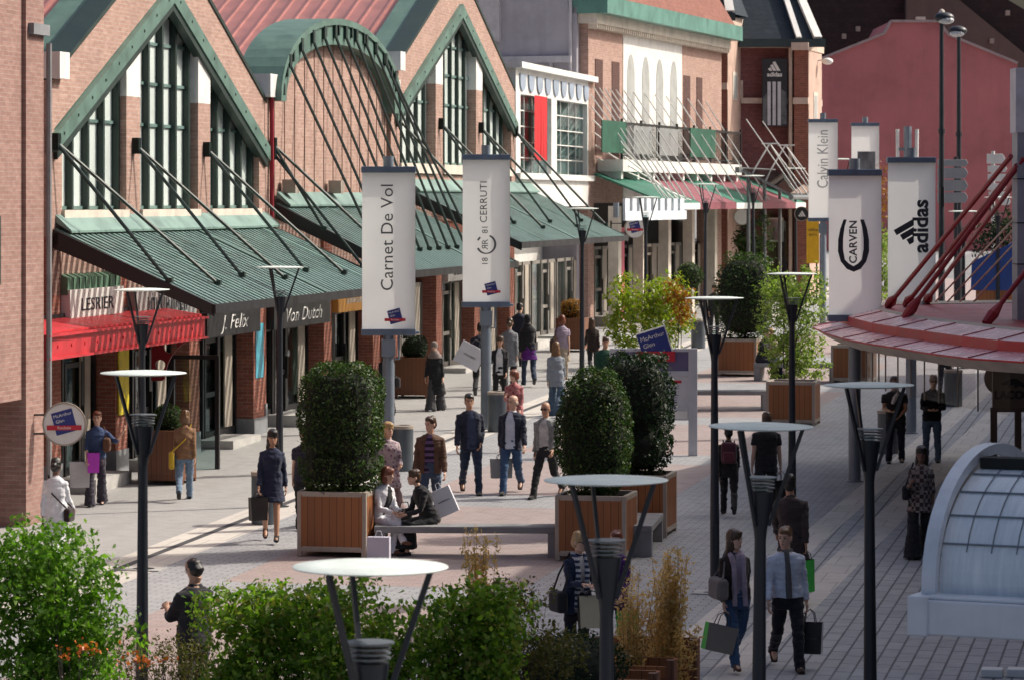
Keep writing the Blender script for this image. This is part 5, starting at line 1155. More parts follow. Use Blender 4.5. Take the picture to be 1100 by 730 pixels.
L_BRIGHT = leaf('leaf_bright', [(0.07,0.17,0.016),(0.13,0.28,0.022),(0.21,0.39,0.04),(0.28,0.44,0.07)], 0.5)
L_HEDGE = leaf('leaf_hedge', [(0.08,0.17,0.02),(0.15,0.29,0.026),(0.27,0.42,0.04),(0.36,0.48,0.09),(0.30,0.22,0.07)], 0.55)
L_YEL = leaf('leaf_yellow_green', [(0.14,0.22,0.02),(0.28,0.38,0.03),(0.42,0.48,0.05),(0.45,0.32,0.07)], 0.5)
L_PALE = leaf('leaf_pale', [(0.14,0.22,0.05),(0.28,0.38,0.09),(0.42,0.50,0.15),(0.46,0.48,0.22)], 0.45)
L_ORNG = leaf('leaf_orange', [(0.30,0.10,0.012),(0.42,0.17,0.015),(0.45,0.24,0.03)], 0.3)
L_STRAW = leaf('leaf_straw', [(0.85,0.58,0.22),(0.90,0.66,0.28),(0.92,0.75,0.38),(0.72,0.60,0.20)], 0.5, 0.6, 0.2, (1.05, 0.95, 0.75))
L_BROWN = leaf('leaf_brown_green', [(0.07,0.07,0.02),(0.13,0.12,0.03),(0.19,0.14,0.05),(0.10,0.12,0.025)], 0.35, 0.6)
L_FLOW = leaf('petal_orange', [(0.70,0.12,0.01),(0.85,0.22,0.02),(0.75,0.16,0.05)], 0.3)
CORE = paint('dark_core', (0.012,0.016,0.009), 0.95, 0, 0.4, 6)  # near-black filler shell, painted shade seen between the leaves
def clipped(name, label, c, zb, half, e, n, size, mat, group=None, slit=None, rough=0.10, taper=0.0, trunk=True, cat='hedge', tuft=0.05, tl=0.10):
    """a clipped shrub: c = (x, y) foot, zb = bottom of foliage, half = half sizes; e = roundness exponent"""
    z0 = gz(*c[:2]); r = thing(name, label, cat, (c[0], c[1], zb - 0.03), -TH, group)
    d = superq(sph(n), e); lum = lump(d*np.array(half), 2.6, c[0])*1.5 + 0.6*lump(d*np.array(half), 6.0, c[0]+5)
    depth = 1 - np.abs(RNG.normal(size=n))*rough*0.9 + lum*rough + (RNG.random(n) < tuft)*RNG.random(n)**2*tl
    P = d*depth[:, None]; s = 1 - taper*(P[:, 2]*0.5+0.5); P[:, 0] *= s; P[:, 1] *= s
    P = P*np.array(half); P[:, 2] += half[2]
    if slit is not None:
        k = np.abs(P[:, 2]-slit[0]) < slit[1]*(0.6+0.8*RNG.random(n)); sq = np.where(k, slit[2], 1.0); P[:, 0] *= sq; P[:, 1] *= sq
    out = d*np.array([1, 1, 1]); cr = leaf_mesh(P, size, out, mat, 'foliage', r)
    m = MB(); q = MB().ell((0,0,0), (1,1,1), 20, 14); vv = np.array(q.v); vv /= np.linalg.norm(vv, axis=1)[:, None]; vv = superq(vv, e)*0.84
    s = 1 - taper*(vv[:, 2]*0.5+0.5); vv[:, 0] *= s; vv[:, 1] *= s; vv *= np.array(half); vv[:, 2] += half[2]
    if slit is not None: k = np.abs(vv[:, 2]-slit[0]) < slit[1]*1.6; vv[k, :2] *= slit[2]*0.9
    MB().add(vv.tolist(), q.f).build('dark_core', CORE, r)
    if trunk: MB().tube([(0,0,-0.25), (0.01,0,half[2]*0.9)], [0.045, 0.03], 7).build('trunk', BARK, r)
    return r
HG = 'clipped hedges in wooden planters'
pt = lambda c: gz(c.x, c.y) + 0.96
zt = lambda py, Y: at(0, py, Y).z
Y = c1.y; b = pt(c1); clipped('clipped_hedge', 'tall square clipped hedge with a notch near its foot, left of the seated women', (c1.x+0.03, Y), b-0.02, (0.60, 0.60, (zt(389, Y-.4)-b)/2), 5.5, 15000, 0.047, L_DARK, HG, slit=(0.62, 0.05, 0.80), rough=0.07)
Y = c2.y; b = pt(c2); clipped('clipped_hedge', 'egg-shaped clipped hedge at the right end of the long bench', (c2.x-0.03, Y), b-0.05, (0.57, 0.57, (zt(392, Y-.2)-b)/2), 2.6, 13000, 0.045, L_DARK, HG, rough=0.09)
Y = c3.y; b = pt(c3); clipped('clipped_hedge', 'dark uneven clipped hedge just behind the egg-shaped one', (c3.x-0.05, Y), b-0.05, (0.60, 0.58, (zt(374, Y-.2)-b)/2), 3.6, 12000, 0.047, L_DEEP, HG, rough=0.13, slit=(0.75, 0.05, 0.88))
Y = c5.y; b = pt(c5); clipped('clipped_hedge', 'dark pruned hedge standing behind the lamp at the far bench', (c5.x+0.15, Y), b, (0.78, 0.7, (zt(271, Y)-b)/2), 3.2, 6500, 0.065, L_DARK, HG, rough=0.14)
RG = 'round bushes in brown planters'
for c, px, py, rr, m, lab in ((d1, 173, 460, 0.30, L_DARK, 'round green bush in the brown planter by the far left shops'), (d2, 440, 384, 0.33, L_DEEP, 'dark round bush in the brown planter behind the hooded woman'), (d3, 607, 328, 0.34, L_ORNG, 'round orange bush by the last shop under the green canopy')):
    b = pt(c); clipped('round_bush', lab, (c.x, c.y), b-0.06, (rr, rr, rr*0.98), 2.2, 2600, 0.04, m, RG, rough=0.12)
p_ = at(741, 300, 103); clipped('round_bush', 'dark round bush under the plum awning by the far lamp', (p_.x, 103), p_.z-0.3, (0.42, 0.42, 0.42), 2.2, 2200, 0.06, L_DARK, RG, rough=0.15)
def shrub(name, label, base, blobs, n, size, mat, stems=7, group=None, cat='shrub', spread=0.5, sprig=10, asp=0.5, stem_m=BARK, srad=0.014, droop=0.3, twig=0.22, hole=-0.22):
    """a loose shrub: stems rise from the base to twigs inside the blobs, leaves in sprigs along the twigs"""
    z0 = gz(base[0], base[1]); r = thing(name, label, cat, (base[0], base[1], z0), 0, group)
    w = np.array([b_[3]*b_[4]*b_[5] for b_ in blobs]); w = w/w.sum(); K = max(1, n//sprig); idx = RNG.choice(len(blobs), K, p=w); B = np.array(blobs)[idx]
    d = sph(K)*(RNG.random(K)**0.42)[:, None]
    C = B[:, :3] + d*B[:, 3:6]
    ln = lump(C, 2.2, base[0]*3.1); keep = ln > hole; C, d, B = C[keep], d[keep], B[keep]; K = len(C)
    dirs = d*0.8 + sph(K)*0.7 + np.array([0,0,0.25]); dirs /= np.linalg.norm(dirs, axis=1)[:, None]
    u = RNG.random((K, sprig)); P = C[:, None, :] + dirs[:, None, :]*(u*twig)[:, :, None] + RNG.normal(size=(K, sprig, 3))*size*0.55
    out = np.repeat(d + np.array([0,0,0.45]), sprig, axis=0); P = P.reshape(-1, 3) - np.array([base[0], base[1], z0])
    leaf_mesh(P, size, out, mat, 'foliage', r, asp=asp, droop=droop)
    q = MB(); C2 = C - np.array([base[0], base[1], z0]); cen = C2.mean(axis=0)
    for k in range(stems):
        t_ = C2[RNG.integers(K)]; a = Vector((RNG.normal()*spread*0.15, RNG.normal()*spread*0.15, 0)); m_ = a.lerp(Vector(t_), 0.5) + Vector((RNG.normal()*0.06, RNG.normal()*0.06, 0.1))
        q.tube([a, m_, t_], [srad, srad*0.7, srad*0.3], 5)
        for j in range(5):
            e_ = Vector(C2[RNG.integers(K)]); s_ = a.lerp(Vector(t_), 0.3+0.5*random.random())
            if (e_-s_).length < 1.3: q.tube([s_, e_], [srad*0.4, srad*0.18], 4)
    q.build('stem', stem_m, r); return r
def blob(px, py, Y, rx, ry, rz): p_ = at(px, py, Y); return (p_.x, p_.y, p_.z, rx, ry, rz)
# far and middle shrubs
p_ = at(697, 340, 92)
shrub('bushy_shrub', 'big yellow-green bush with drooping leaves behind the information board', (p_.x, 92), [blob(697,345,92,1.05,0.9,1.0), blob(680,320,92,0.75,0.7,0.65), blob(720,318,92,0.6,0.7,0.6), blob(665,345,92,0.4,0.5,0.6), blob(728,350,92,0.45,0.5,0.7)], 9000, 0.10, L_YEL, 10, droop=0.7)
p_ = at(731, 330, 93)
shrub('bushy_shrub', 'small orange-leaved shrub beside the yellow-green bush', (p_.x, 93), [blob(727,318,91,0.28,0.3,0.35), blob(733,335,91,0.2,0.3,0.3)], 900, 0.09, L_ORNG, 4)
p_ = at(842, 340, 79)
shrub('loose_shrub', 'loose pale green shrub with airy branches by the seated people at the far bench', (p_.x, 79), [blob(850,350,79,0.8,0.7,1.15), blob(860,310,79,0.62,0.6,0.45), blob(836,318,79,0.5,0.5,0.6), blob(866,385,79,0.5,0.5,0.6), blob(842,392,79,0.4,0.4,0.5)], 9000, 0.085, L_PALE, 11, droop=0.5, srad=0.02)
p_ = at(808, 260, 126)
shrub('climbing_plant', 'tall dark climbing plant against the far brick shop, behind a lamp', (p_.x, 126), [blob(800,262,126,0.45,0.5,0.8), blob(817,250,126,0.4,0.5,0.9), blob(808,280,126,0.7,0.5,0.8)], 2600, 0.13, L_DARK, 6)
p_ = at(950, 270, 108)
shrub('slender_tree', 'slender tree with reddish top showing between the horseshoe and three-stripe banners', (p_.x, 108), [blob(950,280,108,0.35,0.5,1.2), blob(950,320,108,0.35,0.5,0.8)], 1800, 0.11, L_PALE, 5, cat='tree')
p_ = at(949, 200, 109)
shrub('slender_tree', 'thin tree with orange leaves above the gap between the horseshoe and three-stripe banners', (p_.x, 109), [blob(949,205,109,0.25,0.4,0.9)], 500, 0.09, L_ORNG, 3, cat='tree')
p_ = at(1068, 265, 101)
shrub('bushy_shrub', 'dark hedge plant growing out of the blue wrapped planter', (p_.x, 101), [blob(1062,262,100.6,0.55,0.5,0.6), blob(1075,250,100.6,0.6,0.5,0.6), blob(1085,245,100.6,0.5,0.5,0.5)], 2500, 0.09, L_DEEP, 6)
p_ = at(600, 0, 150)
# near planting along the bottom edge
p_ = at(60, 650, 27)
shrub('leafy_shrub', 'tall leafy shrub at the lower left corner, in front of the lamp pole', (p_.x, 27), [blob(45,640,27,0.62,0.5,0.55), blob(20,690,27,0.75,0.5,0.6), blob(85,660,27,0.42,0.45,0.5), blob(105,620,27,0.16,0.3,0.28), blob(95,700,27,0.4,0.4,0.4), blob(40,600,27,0.36,0.4,0.24), blob(5,610,27,0.3,0.4,0.3), blob(60,760,27,0.7,0.5,0.5)], 19000, 0.052, L_BRIGHT, 24, sprig=8, srad=0.012, droop=0.2, twig=0.16)
FHG = 'clipped hedges along the bottom edge'
for px0, px1, py, Y, lab, n in ((228, 352, 630, 29.0, 'bright clipped hedge at the bottom, left of the nearest lamp', 25000), (342, 548, 625, 28.6, 'bright clipped hedge at the bottom, behind the nearest lamp', 36000)):
    zt_ = zt(py, Y-0.3); hw_ = (px1-px0)/F*Y/2; p_ = at((px0+px1)/2, py, Y); zb_ = gz(0, Y)+0.5; bl = []
    for i in range(int(hw_*2/0.3)+1):
        for j in range(6):
            fx_ = -hw_+0.12 + i*(2*hw_-0.24)/int(hw_*2/0.3); rz_ = random.uniform(0.2, 0.27); zc_ = zt_ - 0.33 - j*0.3 + random.uniform(-0.07, 0.06)
            bl.append((p_.x+fx_+random.uniform(-.05,.05), Y+random.uniform(-.12,.12), zc_, random.uniform(.2,.27), .36, rz_))
    shrub('clipped_hedge', lab, (p_.x, Y), bl, n, 0.052, L_HEDGE, 26, FHG, 'hedge', sprig=7, srad=0.011, twig=0.12, asp=0.58, droop=0.1, hole=-0.5)
p_ = at(185, 712, 30)
shrub('low_shrub', 'low brownish heath under the man in the black polo shirt', (p_.x, 30), [blob(185,722,30,0.42,0.4,0.24), blob(150,730,30,0.4,0.4,0.26), blob(230,735,30,0.4,0.3,0.22)], 7000, 0.03, L_BROWN, 10)
for px, py, lab in ((88, 697, 'cluster of orange flowers low in the leafy shrub at the lower left'), (158, 709, 'cluster of orange flowers beside the foot of the left lamp')):
    p_ = at(px, py, 25.6); r = thing('flower_cluster', lab, 'flowers', (p_.x, 25.6, gz(0, 25.6)), 0, 'orange flowers')
    n = 46; P = RNG.normal(size=(n, 3))*np.array([0.11, 0.1, 0.03]) + np.array([0, 0, p_.z-gz(0, 25.6)])
    leaf_mesh(P, 0.035, np.tile(np.array([0,-0.6,0.6]), (n,1)), L_FLOW, 'blossoms', r, asp=0.8)
    q = MB()
    for k in range(12): q.tube([(RNG.normal()*0.05, RNG.normal()*0.05, 0), tuple(P[k])], 0.0025, 4)
    q.build('stem', BARK, r)
p_ = at(565, 700, 29.5)
shrub('sparse_shrub', 'sparse brown-leaved shrub at the bottom, right of the clipped hedge', (p_.x, 29.5), [blob(558,660,29.5,0.3,0.4,0.2), blob(580,690,29.5,0.34,0.4,0.22), blob(545,710,29.5,0.3,0.4,0.25), blob(600,715,29.5,0.22,0.3,0.15), blob(535,645,29.5,0.2,0.3,0.15)], 3600, 0.04, L_BROWN, 14, twig=0.2, srad=0.008)
p_ = at(612, 710, 31); b = zt(740, 31)
r = clipped('low_conifer', 'low dark green conifer in front of the woman in the striped scarf', (p_.x, 31), b-0.25, (0.52, 0.45, (zt(678, 30.8)-b+0.25)/2), 2.2, 11000, 0.028, L_DEEP, None, rough=0.16, cat='shrub'); r.rotation_euler.z = 0
def grasses(label, base, cols, n, size, mat):
    """reedy canes with short straw leaves; cols: (x, y, top z, spread)"""
    z0 = gz(*base); r = thing('ornamental_grass', label, 'ornamental grass', (base[0], base[1], z0), 0, 'straw coloured grasses')
    q = MB(); PP = []; oo = []
    for (x, y, zb_, zt_, sp, k) in cols:
        for i in range(k):
            a = Vector((x + RNG.normal()*sp*0.3, y + RNG.normal()*sp*0.3, z0)); e = Vector((x + RNG.normal()*sp, y + RNG.normal()*sp*0.7, zb_ + (zt_-zb_)*(0.55+0.45*random.random())))
            m_ = a.lerp(e, 0.5) + Vector((RNG.normal()*0.02, RNG.normal()*0.02, 0)); q.tube([a - Vector((*base, z0)), m_ - Vector((*base, z0)), e - Vector((*base, z0))], [0.006, 0.005, 0.002], 4)
            for j in range(max(2, n//(len(cols)*k))):
                f = 0.35 + 0.65*random.random()**0.8; p_ = a.lerp(e, f) + Vector((RNG.normal()*sp*0.28, RNG.normal()*sp*0.28, RNG.normal()*0.03)); PP.append(tuple(p_ - Vector((*base, z0)))); oo.append((RNG.normal(), RNG.normal(), 0.3))
    leaf_mesh(np.array(PP), size, np.array(oo), mat, 'foliage', r, asp=0.34, droop=0.2); q.build('stem', paint('straw_cane', (0.30,0.21,0.09), 0.7), r); return r
p_ = at(519, 640, 31); grasses('thin straw-coloured grass plume rising from the bottom hedge', (p_.x, 31), [(p_.x-0.02, 31, zt(650,31), zt(562,31), 0.075, 16), (p_.x+0.1, 31, zt(680,31), zt(620,31), 0.14, 8)], 5200, 0.042, L_STRAW)
p_ = at(722, 690, 34.2); grasses('dense golden grass clump standing behind the reddish slat boxes', (p_.x, 34.2), [(p_.x, 34.2, zt(700,34), zt(588,34), 0.10, 26), (p_.x-0.08, 34.1, zt(720,34), zt(640,34), 0.12, 14)], 8500, 0.045, L_STRAW)
p_ = at(677, 690, 33.8); grasses('thin golden grass between the lamp pole and the dense clump', (p_.x, 33.8), [(p_.x, 33.8, zt(700,34), zt(598,34), 0.14, 12), (p_.x-0.02, 33.7, zt(730,34), zt(640,34), 0.12, 18)], 3600, 0.043, L_STRAW)
# ---------------------------------------------------------------- people
def skin_mat(name, col):
    m, nt, b = nodes(name); v = coord(nt); n = noisetex(nt, v, 9, 4)
    nt.links.new(mix(nt, mapr(nt, n, 0.35, 0.7, 0, 0.5), col, tuple(c*0.72 for c in col)), b.inputs['Base Color'])
    b.inputs['Roughness'].default_value = 0.5; b.inputs['Subsurface Weight'].default_value = 0.12; b.inputs['Subsurface Radius'].default_value = (0.02,0.008,0.004); return m
SK_F = skin_mat('skin_fair', (0.62,0.385,0.285)); SK_T = skin_mat('skin_tan', (0.46,0.26,0.17)); SK_D = skin_mat('skin_dark', (0.17,0.09,0.06))
EYE = paint('eye_dark', (0.02,0.014,0.012), 0.3, 0, 0.1); LIP = paint('lip', (0.33,0.11,0.09), 0.5, 0, 0.1)
def hair_mat(name, col):
    m, nt, b = nodes(name); v = coord(nt); n = noisetex(nt, mapping(nt, v, (60,60,5)), 1.5, 4)
    nt.links.new(mix(nt, n, tuple(c*0.45 for c in col), tuple(c*1.5 for c in col)), b.inputs['Base Color']); b.inputs['Roughness'].default_value = 0.38
    bump(nt, b, n, 0.6, 0.01); return m
H_BLK = hair_mat('hair_black', (0.012,0.010,0.009)); H_BRN = hair_mat('hair_brown', (0.06,0.03,0.016)); H_LBR = hair_mat('hair_light_brown', (0.16,0.085,0.04))
H_BLD = hair_mat('hair_blonde', (0.42,0.27,0.12)); H_RED = hair_mat('hair_auburn', (0.17,0.05,0.025)); H_GRY = hair_mat('hair_grey', (0.28,0.25,0.22))
def remesh(mb, vox, name, mats, parent, smooth=3, wrinkle=0.0, seed=0.0, extra=None, cut=None, keep_mats=None):
    me = bpy.data.meshes.new('tmp'); me.from_pydata(mb.v, [], mb.f)
    t = bpy.data.objects.new('tmp', me); COL.objects.link(t); md = t.modifiers.new('r', 'REMESH'); md.mode = 'VOXEL'; md.voxel_size = vox
    bpy.context.view_layer.update()
    me2 = bpy.data.meshes.new_from_object(t.evaluated_get(bpy.context.evaluated_depsgraph_get())); bpy.data.objects.remove(t); bpy.data.meshes.remove(me)
    b = bmesh.new(); b.from_mesh(me2)
    for _ in range(smooth): bmesh.ops.smooth_vert(b, verts=b.verts, factor=0.5, use_axis_x=True, use_axis_y=True, use_axis_z=True)
    if wrinkle:
        b.normal_update()
        for v in b.verts:
            c = v.co; k = noise.noise(Vector((c.x*7+seed, c.y*7, c.z*13+seed))) + 0.6*noise.noise(Vector((c.x*17+seed, c.y*17, c.z*22)))
            k += 0.5*noise.noise(Vector((c.x*5+seed, c.y*5+c.z*14, c.z*30)))
            v.co = c + v.normal*(k*wrinkle)
    if cut: bmesh.ops.delete(b, geom=[f for f in b.faces if cut(f.calc_center_median(), f.normal)], context='FACES')
    b.to_mesh(me2); b.free(); me2.name = name; me2.materials.clear()
    for m in (mats if isinstance(mats, (list, tuple)) else [mats]): me2.materials.append(m)
    me2.polygons.foreach_set('material_index', [0]*len(me2.polygons)); 
    if extra is not None:
        b = bmesh.new(); b.from_mesh(me2); vs = [b.verts.new(p) for p in extra.v]
        for f, mi in zip(extra.f, extra.m):
            try: q = b.faces.new([vs[i] for i in f]); q.material_index = mi
            except Exception: pass
        b.to_mesh(me2); b.free()
    me2.polygons.foreach_set('use_smooth', [True]*len(me2.polygons))
    o = bpy.data.objects.new(name, me2); COL.objects.link(o); o.parent = parent; return o
def rings(mb, L, n=16, e=2.3):
    """L: (centre, x axis, y axis, rx, ry)"""
    vs = []; fs = []
    for c, ax, ay, rx, ry in L:
        for k in range(n):
            a = 2*math.pi*k/n; ca, sa = math.cos(a), math.sin(a); q = (abs(ca)**e + abs(sa)**e)**(-1/e)
            vs.append(c + ax*(ca*q*rx) + ay*(sa*q*ry))
    N_ = len(L)
    for i in range(N_-1):
        for k in range(n): fs.append((i*n+k, i*n+(k+1)%n, (i+1)*n+(k+1)%n, (i+1)*n+k))
    fs.append(tuple(range(n-1,-1,-1))); fs.append(tuple((N_-1)*n+k for k in range(n))); mb.add(vs, fs)
V3 = Vector
TORSO = {'m': [(-.13,.13,.105),(-.06,.165,.125),(.02,.168,.125),(.12,.155,.115),(.2,.152,.112),(.31,.172,.122),(.40,.188,.124),(.45,.178,.112),(.49,.142,.094),(.52,.095,.078),(.55,.062,.064)],
         'f': [(-.13,.135,.11),(-.06,.168,.125),(.02,.158,.118),(.11,.132,.102),(.19,.128,.10),(.30,.15,.125),(.38,.155,.122),(.45,.15,.098),(.495,.11,.078),(.53,.058,.058)]}
def person(label, px, top, foot=None, h=None, Y=None, face=0, sex='m', skin=SK_F, hair=('short', H_BRN), lean=0, look=(0,0), L=(0,0,3), Rr=(0,0,3), aL=(0,8,8,0), aR=(0,8,8,0),
           topw=None, hem=-.10, sleeve='long', open_=0, shirt=None, pants=None, flare=0.0, skirt=None, shoes=BLACK, heel=False, seat=None, scarf=None, tie=None, glasses=False, belly=0.0, pattern_parts=None, stocky=1.0):
    if foot is not None: Y = F*HC/(foot-YG); h = h or (foot-top)/F*Y
    elif Y is None: Y = F*(HC-h)/(top-YG)
    x = (px-CX)/F*Y; S = h/1.75; root = thing('person', label, 'person', (x, Y, gz(x, Y)), R(face)); root.scale = (S*stocky**0.3, S*stocky**0.3, S)
    vox = 0.0095 if Y < 48 else (0.0115 if Y < 62 else 0.016)
    f_ = sex == 'f'; K = 0.84 if f_ else 1.0
    sway = R(random.uniform(-3.2, 3.2)); lean = lean + random.uniform(0, 3); look = (look[0]+random.uniform(-7, 7), look[1]+random.uniform(-2, 6)); up = V3((math.sin(sway), -math.sin(R(lean)), math.cos(R(lean)))).normalized(); fwd = V3((0, -math.cos(R(lean)), -math.sin(R(lean)))); X = V3((1,0,0))
    zp = 0.93; hipx = 0.092
    def leg(side, p, zp):
        sw, kn, ab = map(R, p); ab *= .5 if abs(ab) < .15 else 1; hip = V3((side*hipx, 0, zp-0.05))
        d1 = V3((side*math.sin(ab), -math.sin(sw)*math.cos(ab), -math.cos(sw)*math.cos(ab))); kne = hip + d1*0.41
        d2 = V3((side*math.sin(ab)*0.6, -math.sin(sw-kn), -math.cos(sw-kn))).normalized(); ank = kne + d2*0.41; return [hip, kne, ank, sw-kn]
    lg = [leg(-1, L, zp), leg(1, Rr, zp)]
    if seat is None:
        dz = 0.065 + (0.045 if heel else 0) - min(l[2].z for l in lg); zp += dz; lg = [leg(-1, L, zp), leg(1, Rr, zp)]
    else: zp = seat/S + 0.09; lg = [leg(-1, L, zp), leg(1, Rr, zp)]
    pel = V3((0, 0, zp)); C = lambda hh: pel + up*hh
    shx = 0.172 if not f_ else 0.148
    arms = []
    for side, p in ((-1, aL), (1, aR)):
        sw, ab, el, inn = map(R, p); ab *= 0.55 if ab < R(30) else 1; s0 = C(0.44) + X*side*shx
        d1 = V3((side*math.sin(ab), -math.sin(sw)*math.cos(ab), -math.cos(sw)*math.cos(ab))); e0 = s0 + d1*0.285
        d2 = V3((side*math.sin(ab-inn), -math.sin(sw+el)*math.cos(ab-inn), -math.cos(sw+el)*math.cos(ab-inn))); w0 = e0 + d2*0.245
        arms.append((s0, e0, w0, d2, side))
    Hr = Matrix.Rotation(R(look[0]), 3, 'Z') @ Matrix.Rotation(R(look[1]), 3, 'X'); hc = C(0.70) + fwd*0.02
    hd = lambda q: hc + Hr @ V3(q)
    # body -----------------------------------------------------------------
    b = MB(); T_ = TORSO[sex]
    rings(b, [(C(a), X, -fwd, rx*0.9, ry*0.9*(1+belly*0.5)) for a, rx, ry in T_])
    b.tube([C(0.50), C(0.56)+fwd*0.01, hd((0,0.015,-0.07))], [0.066*K, 0.056*K, 0.056*K], 12)
    HD = [(-.118,.018,.022,-.05),(-.108,.04,.042,-.04),(-.075,.057,.066,-.018),(-.03,.068,.083,-.005),(.01,.074,.092,0),(.05,.076,.096,.004),(.085,.066,.083,.006),(.11,.042,.054,.008),(.121,.012,.015,.008)]
    rings(b, [(hd((0,yo,z)), Hr @ X, Hr @ V3((0,1,0)), rx, ry) for z, rx, ry, yo in HD], 18, 2.1)
    q = MB().ell((0,-.096,-.022),(.014,.022,.024)); q.ell((-.075,.008,-.012),(.012,.022,.032)); q.ell((.075,.008,-.012),(.012,.022,.032)); q.ell((0,-.082,-.07),(.03,.012,.02)); b.add([hd(v) for v in q.v], q.f)
    for hip, kne, ank, ang in lg:
        b.tube([hip+V3((0,0,.04)), hip.lerp(kne,.35), kne, kne.lerp(ank,.35), ank], [.082*K**.3, .078*K**.3, .054*K**.5, .055*K**.5, .036], 12)
        tilt = max(-.9, min(.5, ang)); fd = V3((0,-math.cos(tilt*0.6), math.sin(tilt*0.6)*1.0)) if tilt < 0 else V3((0,-1,0)); b.tube([ank+V3((0,.02,-.02)), ank+fd*.08+V3((0,0,-.035)), ank+fd*.15+V3((0,0,-.045))], [.036,.034,.022], 10)
    ex = MB()
    for s0, e0, w0, d2, side in arms:
        b.tube([s0-X*side*.03, s0, s0.lerp(e0,.5), e0, e0.lerp(w0,.3), w0], [.05*K, .05*K, .045*K, .037*K, .038*K, .026*K], 10)
        ff = V3((0,-1,0)); ff = (ff - d2*ff.dot(d2)); ff = ff.normalized() if ff.length > .2 else V3((0,0,1)); nn = d2.cross(ff)*(1 if True else 1)
        if nn.x*side > 0: nn = -nn
        pc = w0 + d2*.05; rings(b, [(w0, ff, nn, .024*K, .018*K), (w0+d2*.03, ff, nn, .036*K, .016), (w0+d2*.075, ff, nn, .042*K, .015), (w0+d2*.095, ff, nn, .04*K, .011)], 12)
        for j, (o_, ln) in enumerate(((.031,.066),(.0105,.078),(-.0105,.072),(-.031,.056))):
            p0 = w0 + d2*.075 + ff*o_*K; p1 = p0 + (d2*.9+nn*.25).normalized()*(ln*.5+.02); p2 = p1 + (d2*.55+nn*.8).normalized()*ln*.32; p3 = p2 + (d2*.05+nn*1).normalized()*ln*.26
            ex.tube([p0, p1, p2, p3], [.0092*K, .0086*K, .0078*K, .006*K], 6)
        p0 = w0 + d2*.03 + ff*.03*K; p1 = p0 + (d2*.6+ff*.7+nn*.25).normalized()*.04; p2 = p1 + (d2*.9+ff*.1+nn*.4).normalized()*.032; ex.tube([p0, p1, p2], [.0115*K, .010*K, .007*K], 6)
    fx = MB()
    for s in (-1, 1): fx.ell((s*.031,-.086,.004),(.0145,.006,.0075),8,6,1); fx.ell((s*.031,-.0905,.024),(.019,.006,.0045),8,6,1)
    fx.ell((0,-.0925,-.066),(.022,.006,.0065),8,6,2); ex.add([hd(v) for v in fx.v], fx.f); ex.m[-len(fx.f):] = fx.m
    remesh(b, vox*0.85, 'body', [skin, EYE, LIP], root, 2, extra=ex)
    # clothes --------------------------------------------------------------
    def torso(o, h0, h1, flare_=0.0, gar=0.0):
        Ls = []; hs = [a for a, _, _ in T_ if h0 < a < h1]
        for a in [h0] + hs + [h1]:
            rx = np.interp(a, [t[0] for t in T_], [t[1] for t in T_]); ry = np.interp(a, [t[0] for t in T_], [t[2] for t in T_])
            if a < 0.14: rx = max(rx, np.interp(.0, [t[0] for t in T_], [t[1] for t in T_])*1.0 + (0.14-a)*flare_*0.3); ry = max(ry, .115) + (0.14-a)*flare_*0.28
            if a < -.1: rx += (-.1-a)*flare_; ry += (-.1-a)*flare_
            ry *= (1 + belly*(1 if -.05 < a < .35 else .3))
            Ls.append((C(a) if a > -.02 or seat is None else C(a), X, -fwd, rx+o, ry+o))
        return Ls
    seedv = px*0.1
    if shirt is not None:
        g = MB(); rings(g, torso(.008, hem+.02, .525)); g.tube([C(.5), C(.56)+fwd*.008], [.075*K, .066*K], 12); remesh(g, vox, 'shirt', shirt, root, 2, .006, seedv)
    if topw is not None:
        g = MB(); o = .018 if open_ else .014; rings(g, torso(o, hem, .52 if not shirt else .53, flare if skirt is None and pants is None else .12)); g.tube([C(.49), C(.555)+fwd*.006], [.085*K, .068*K], 12)
        if sleeve != 'none':
            for s0, e0, w0, d2, side in arms:
                if sleeve == 'long': g.tube([s0-X*side*.05, s0, s0.lerp(e0,.5), e0, e0.lerp(w0,.35), w0.lerp(e0,.04)], [.06*K+o*.3, .062*K+o*.4, .056*K+o*.4, .049*K+o*.4, .047*K+o*.4, .040*K+o*.4], 12)
                elif sleeve == 'mid': g.tube([s0-X*side*.05, s0, s0.lerp(e0,.5), e0, e0.lerp(w0,.3)], [.06*K+o*.3, .062*K+o*.4, .056*K+o*.4, .052*K+o*.4, .05*K+o*.4], 12)
                else: g.tube([s0-X*side*.05, s0, s0.lerp(e0,.62)], [.06*K+o*.3, .064*K+o*.4, .062*K+o*.4], 12)
        cut = None
        if open_:
            def cut(c, n_):
                q = c - pel; a = q.dot(up); w_ = open_*(0.45 + 0.40*max(0, min(1, (0.50-a)/0.14)) + (0.35*(0.15-a) if a < .15 else 0))
                return n_.dot(fwd) > 0.15 and abs(c.x) < w_ and q.dot(fwd) > 0.0 and a < .53
        remesh(g, vox, 'jacket' if open_ else ('dress' if hem < -.2 else 'top'), topw, root, 2, .012, seedv, cut=cut)
    if pants is not None:
        g = MB(); rings(g, torso(.006, -.16, .09)); 
        for hip, kne, ank, ang in lg:
            r0 = [.098, .092, .072+flare*.3, .067+flare*.6, .062+flare]
            g.tube([hip+V3((0,0,.03)), hip.lerp(kne,.4), kne, kne.lerp(ank,.45), ank+(ank-kne).normalized()*(.05 if not heel else .04)], [q*(K**.25) for q in r0], 12)
        remesh(g, vox, 'trousers', pants, root, 2, .013, seedv+3)
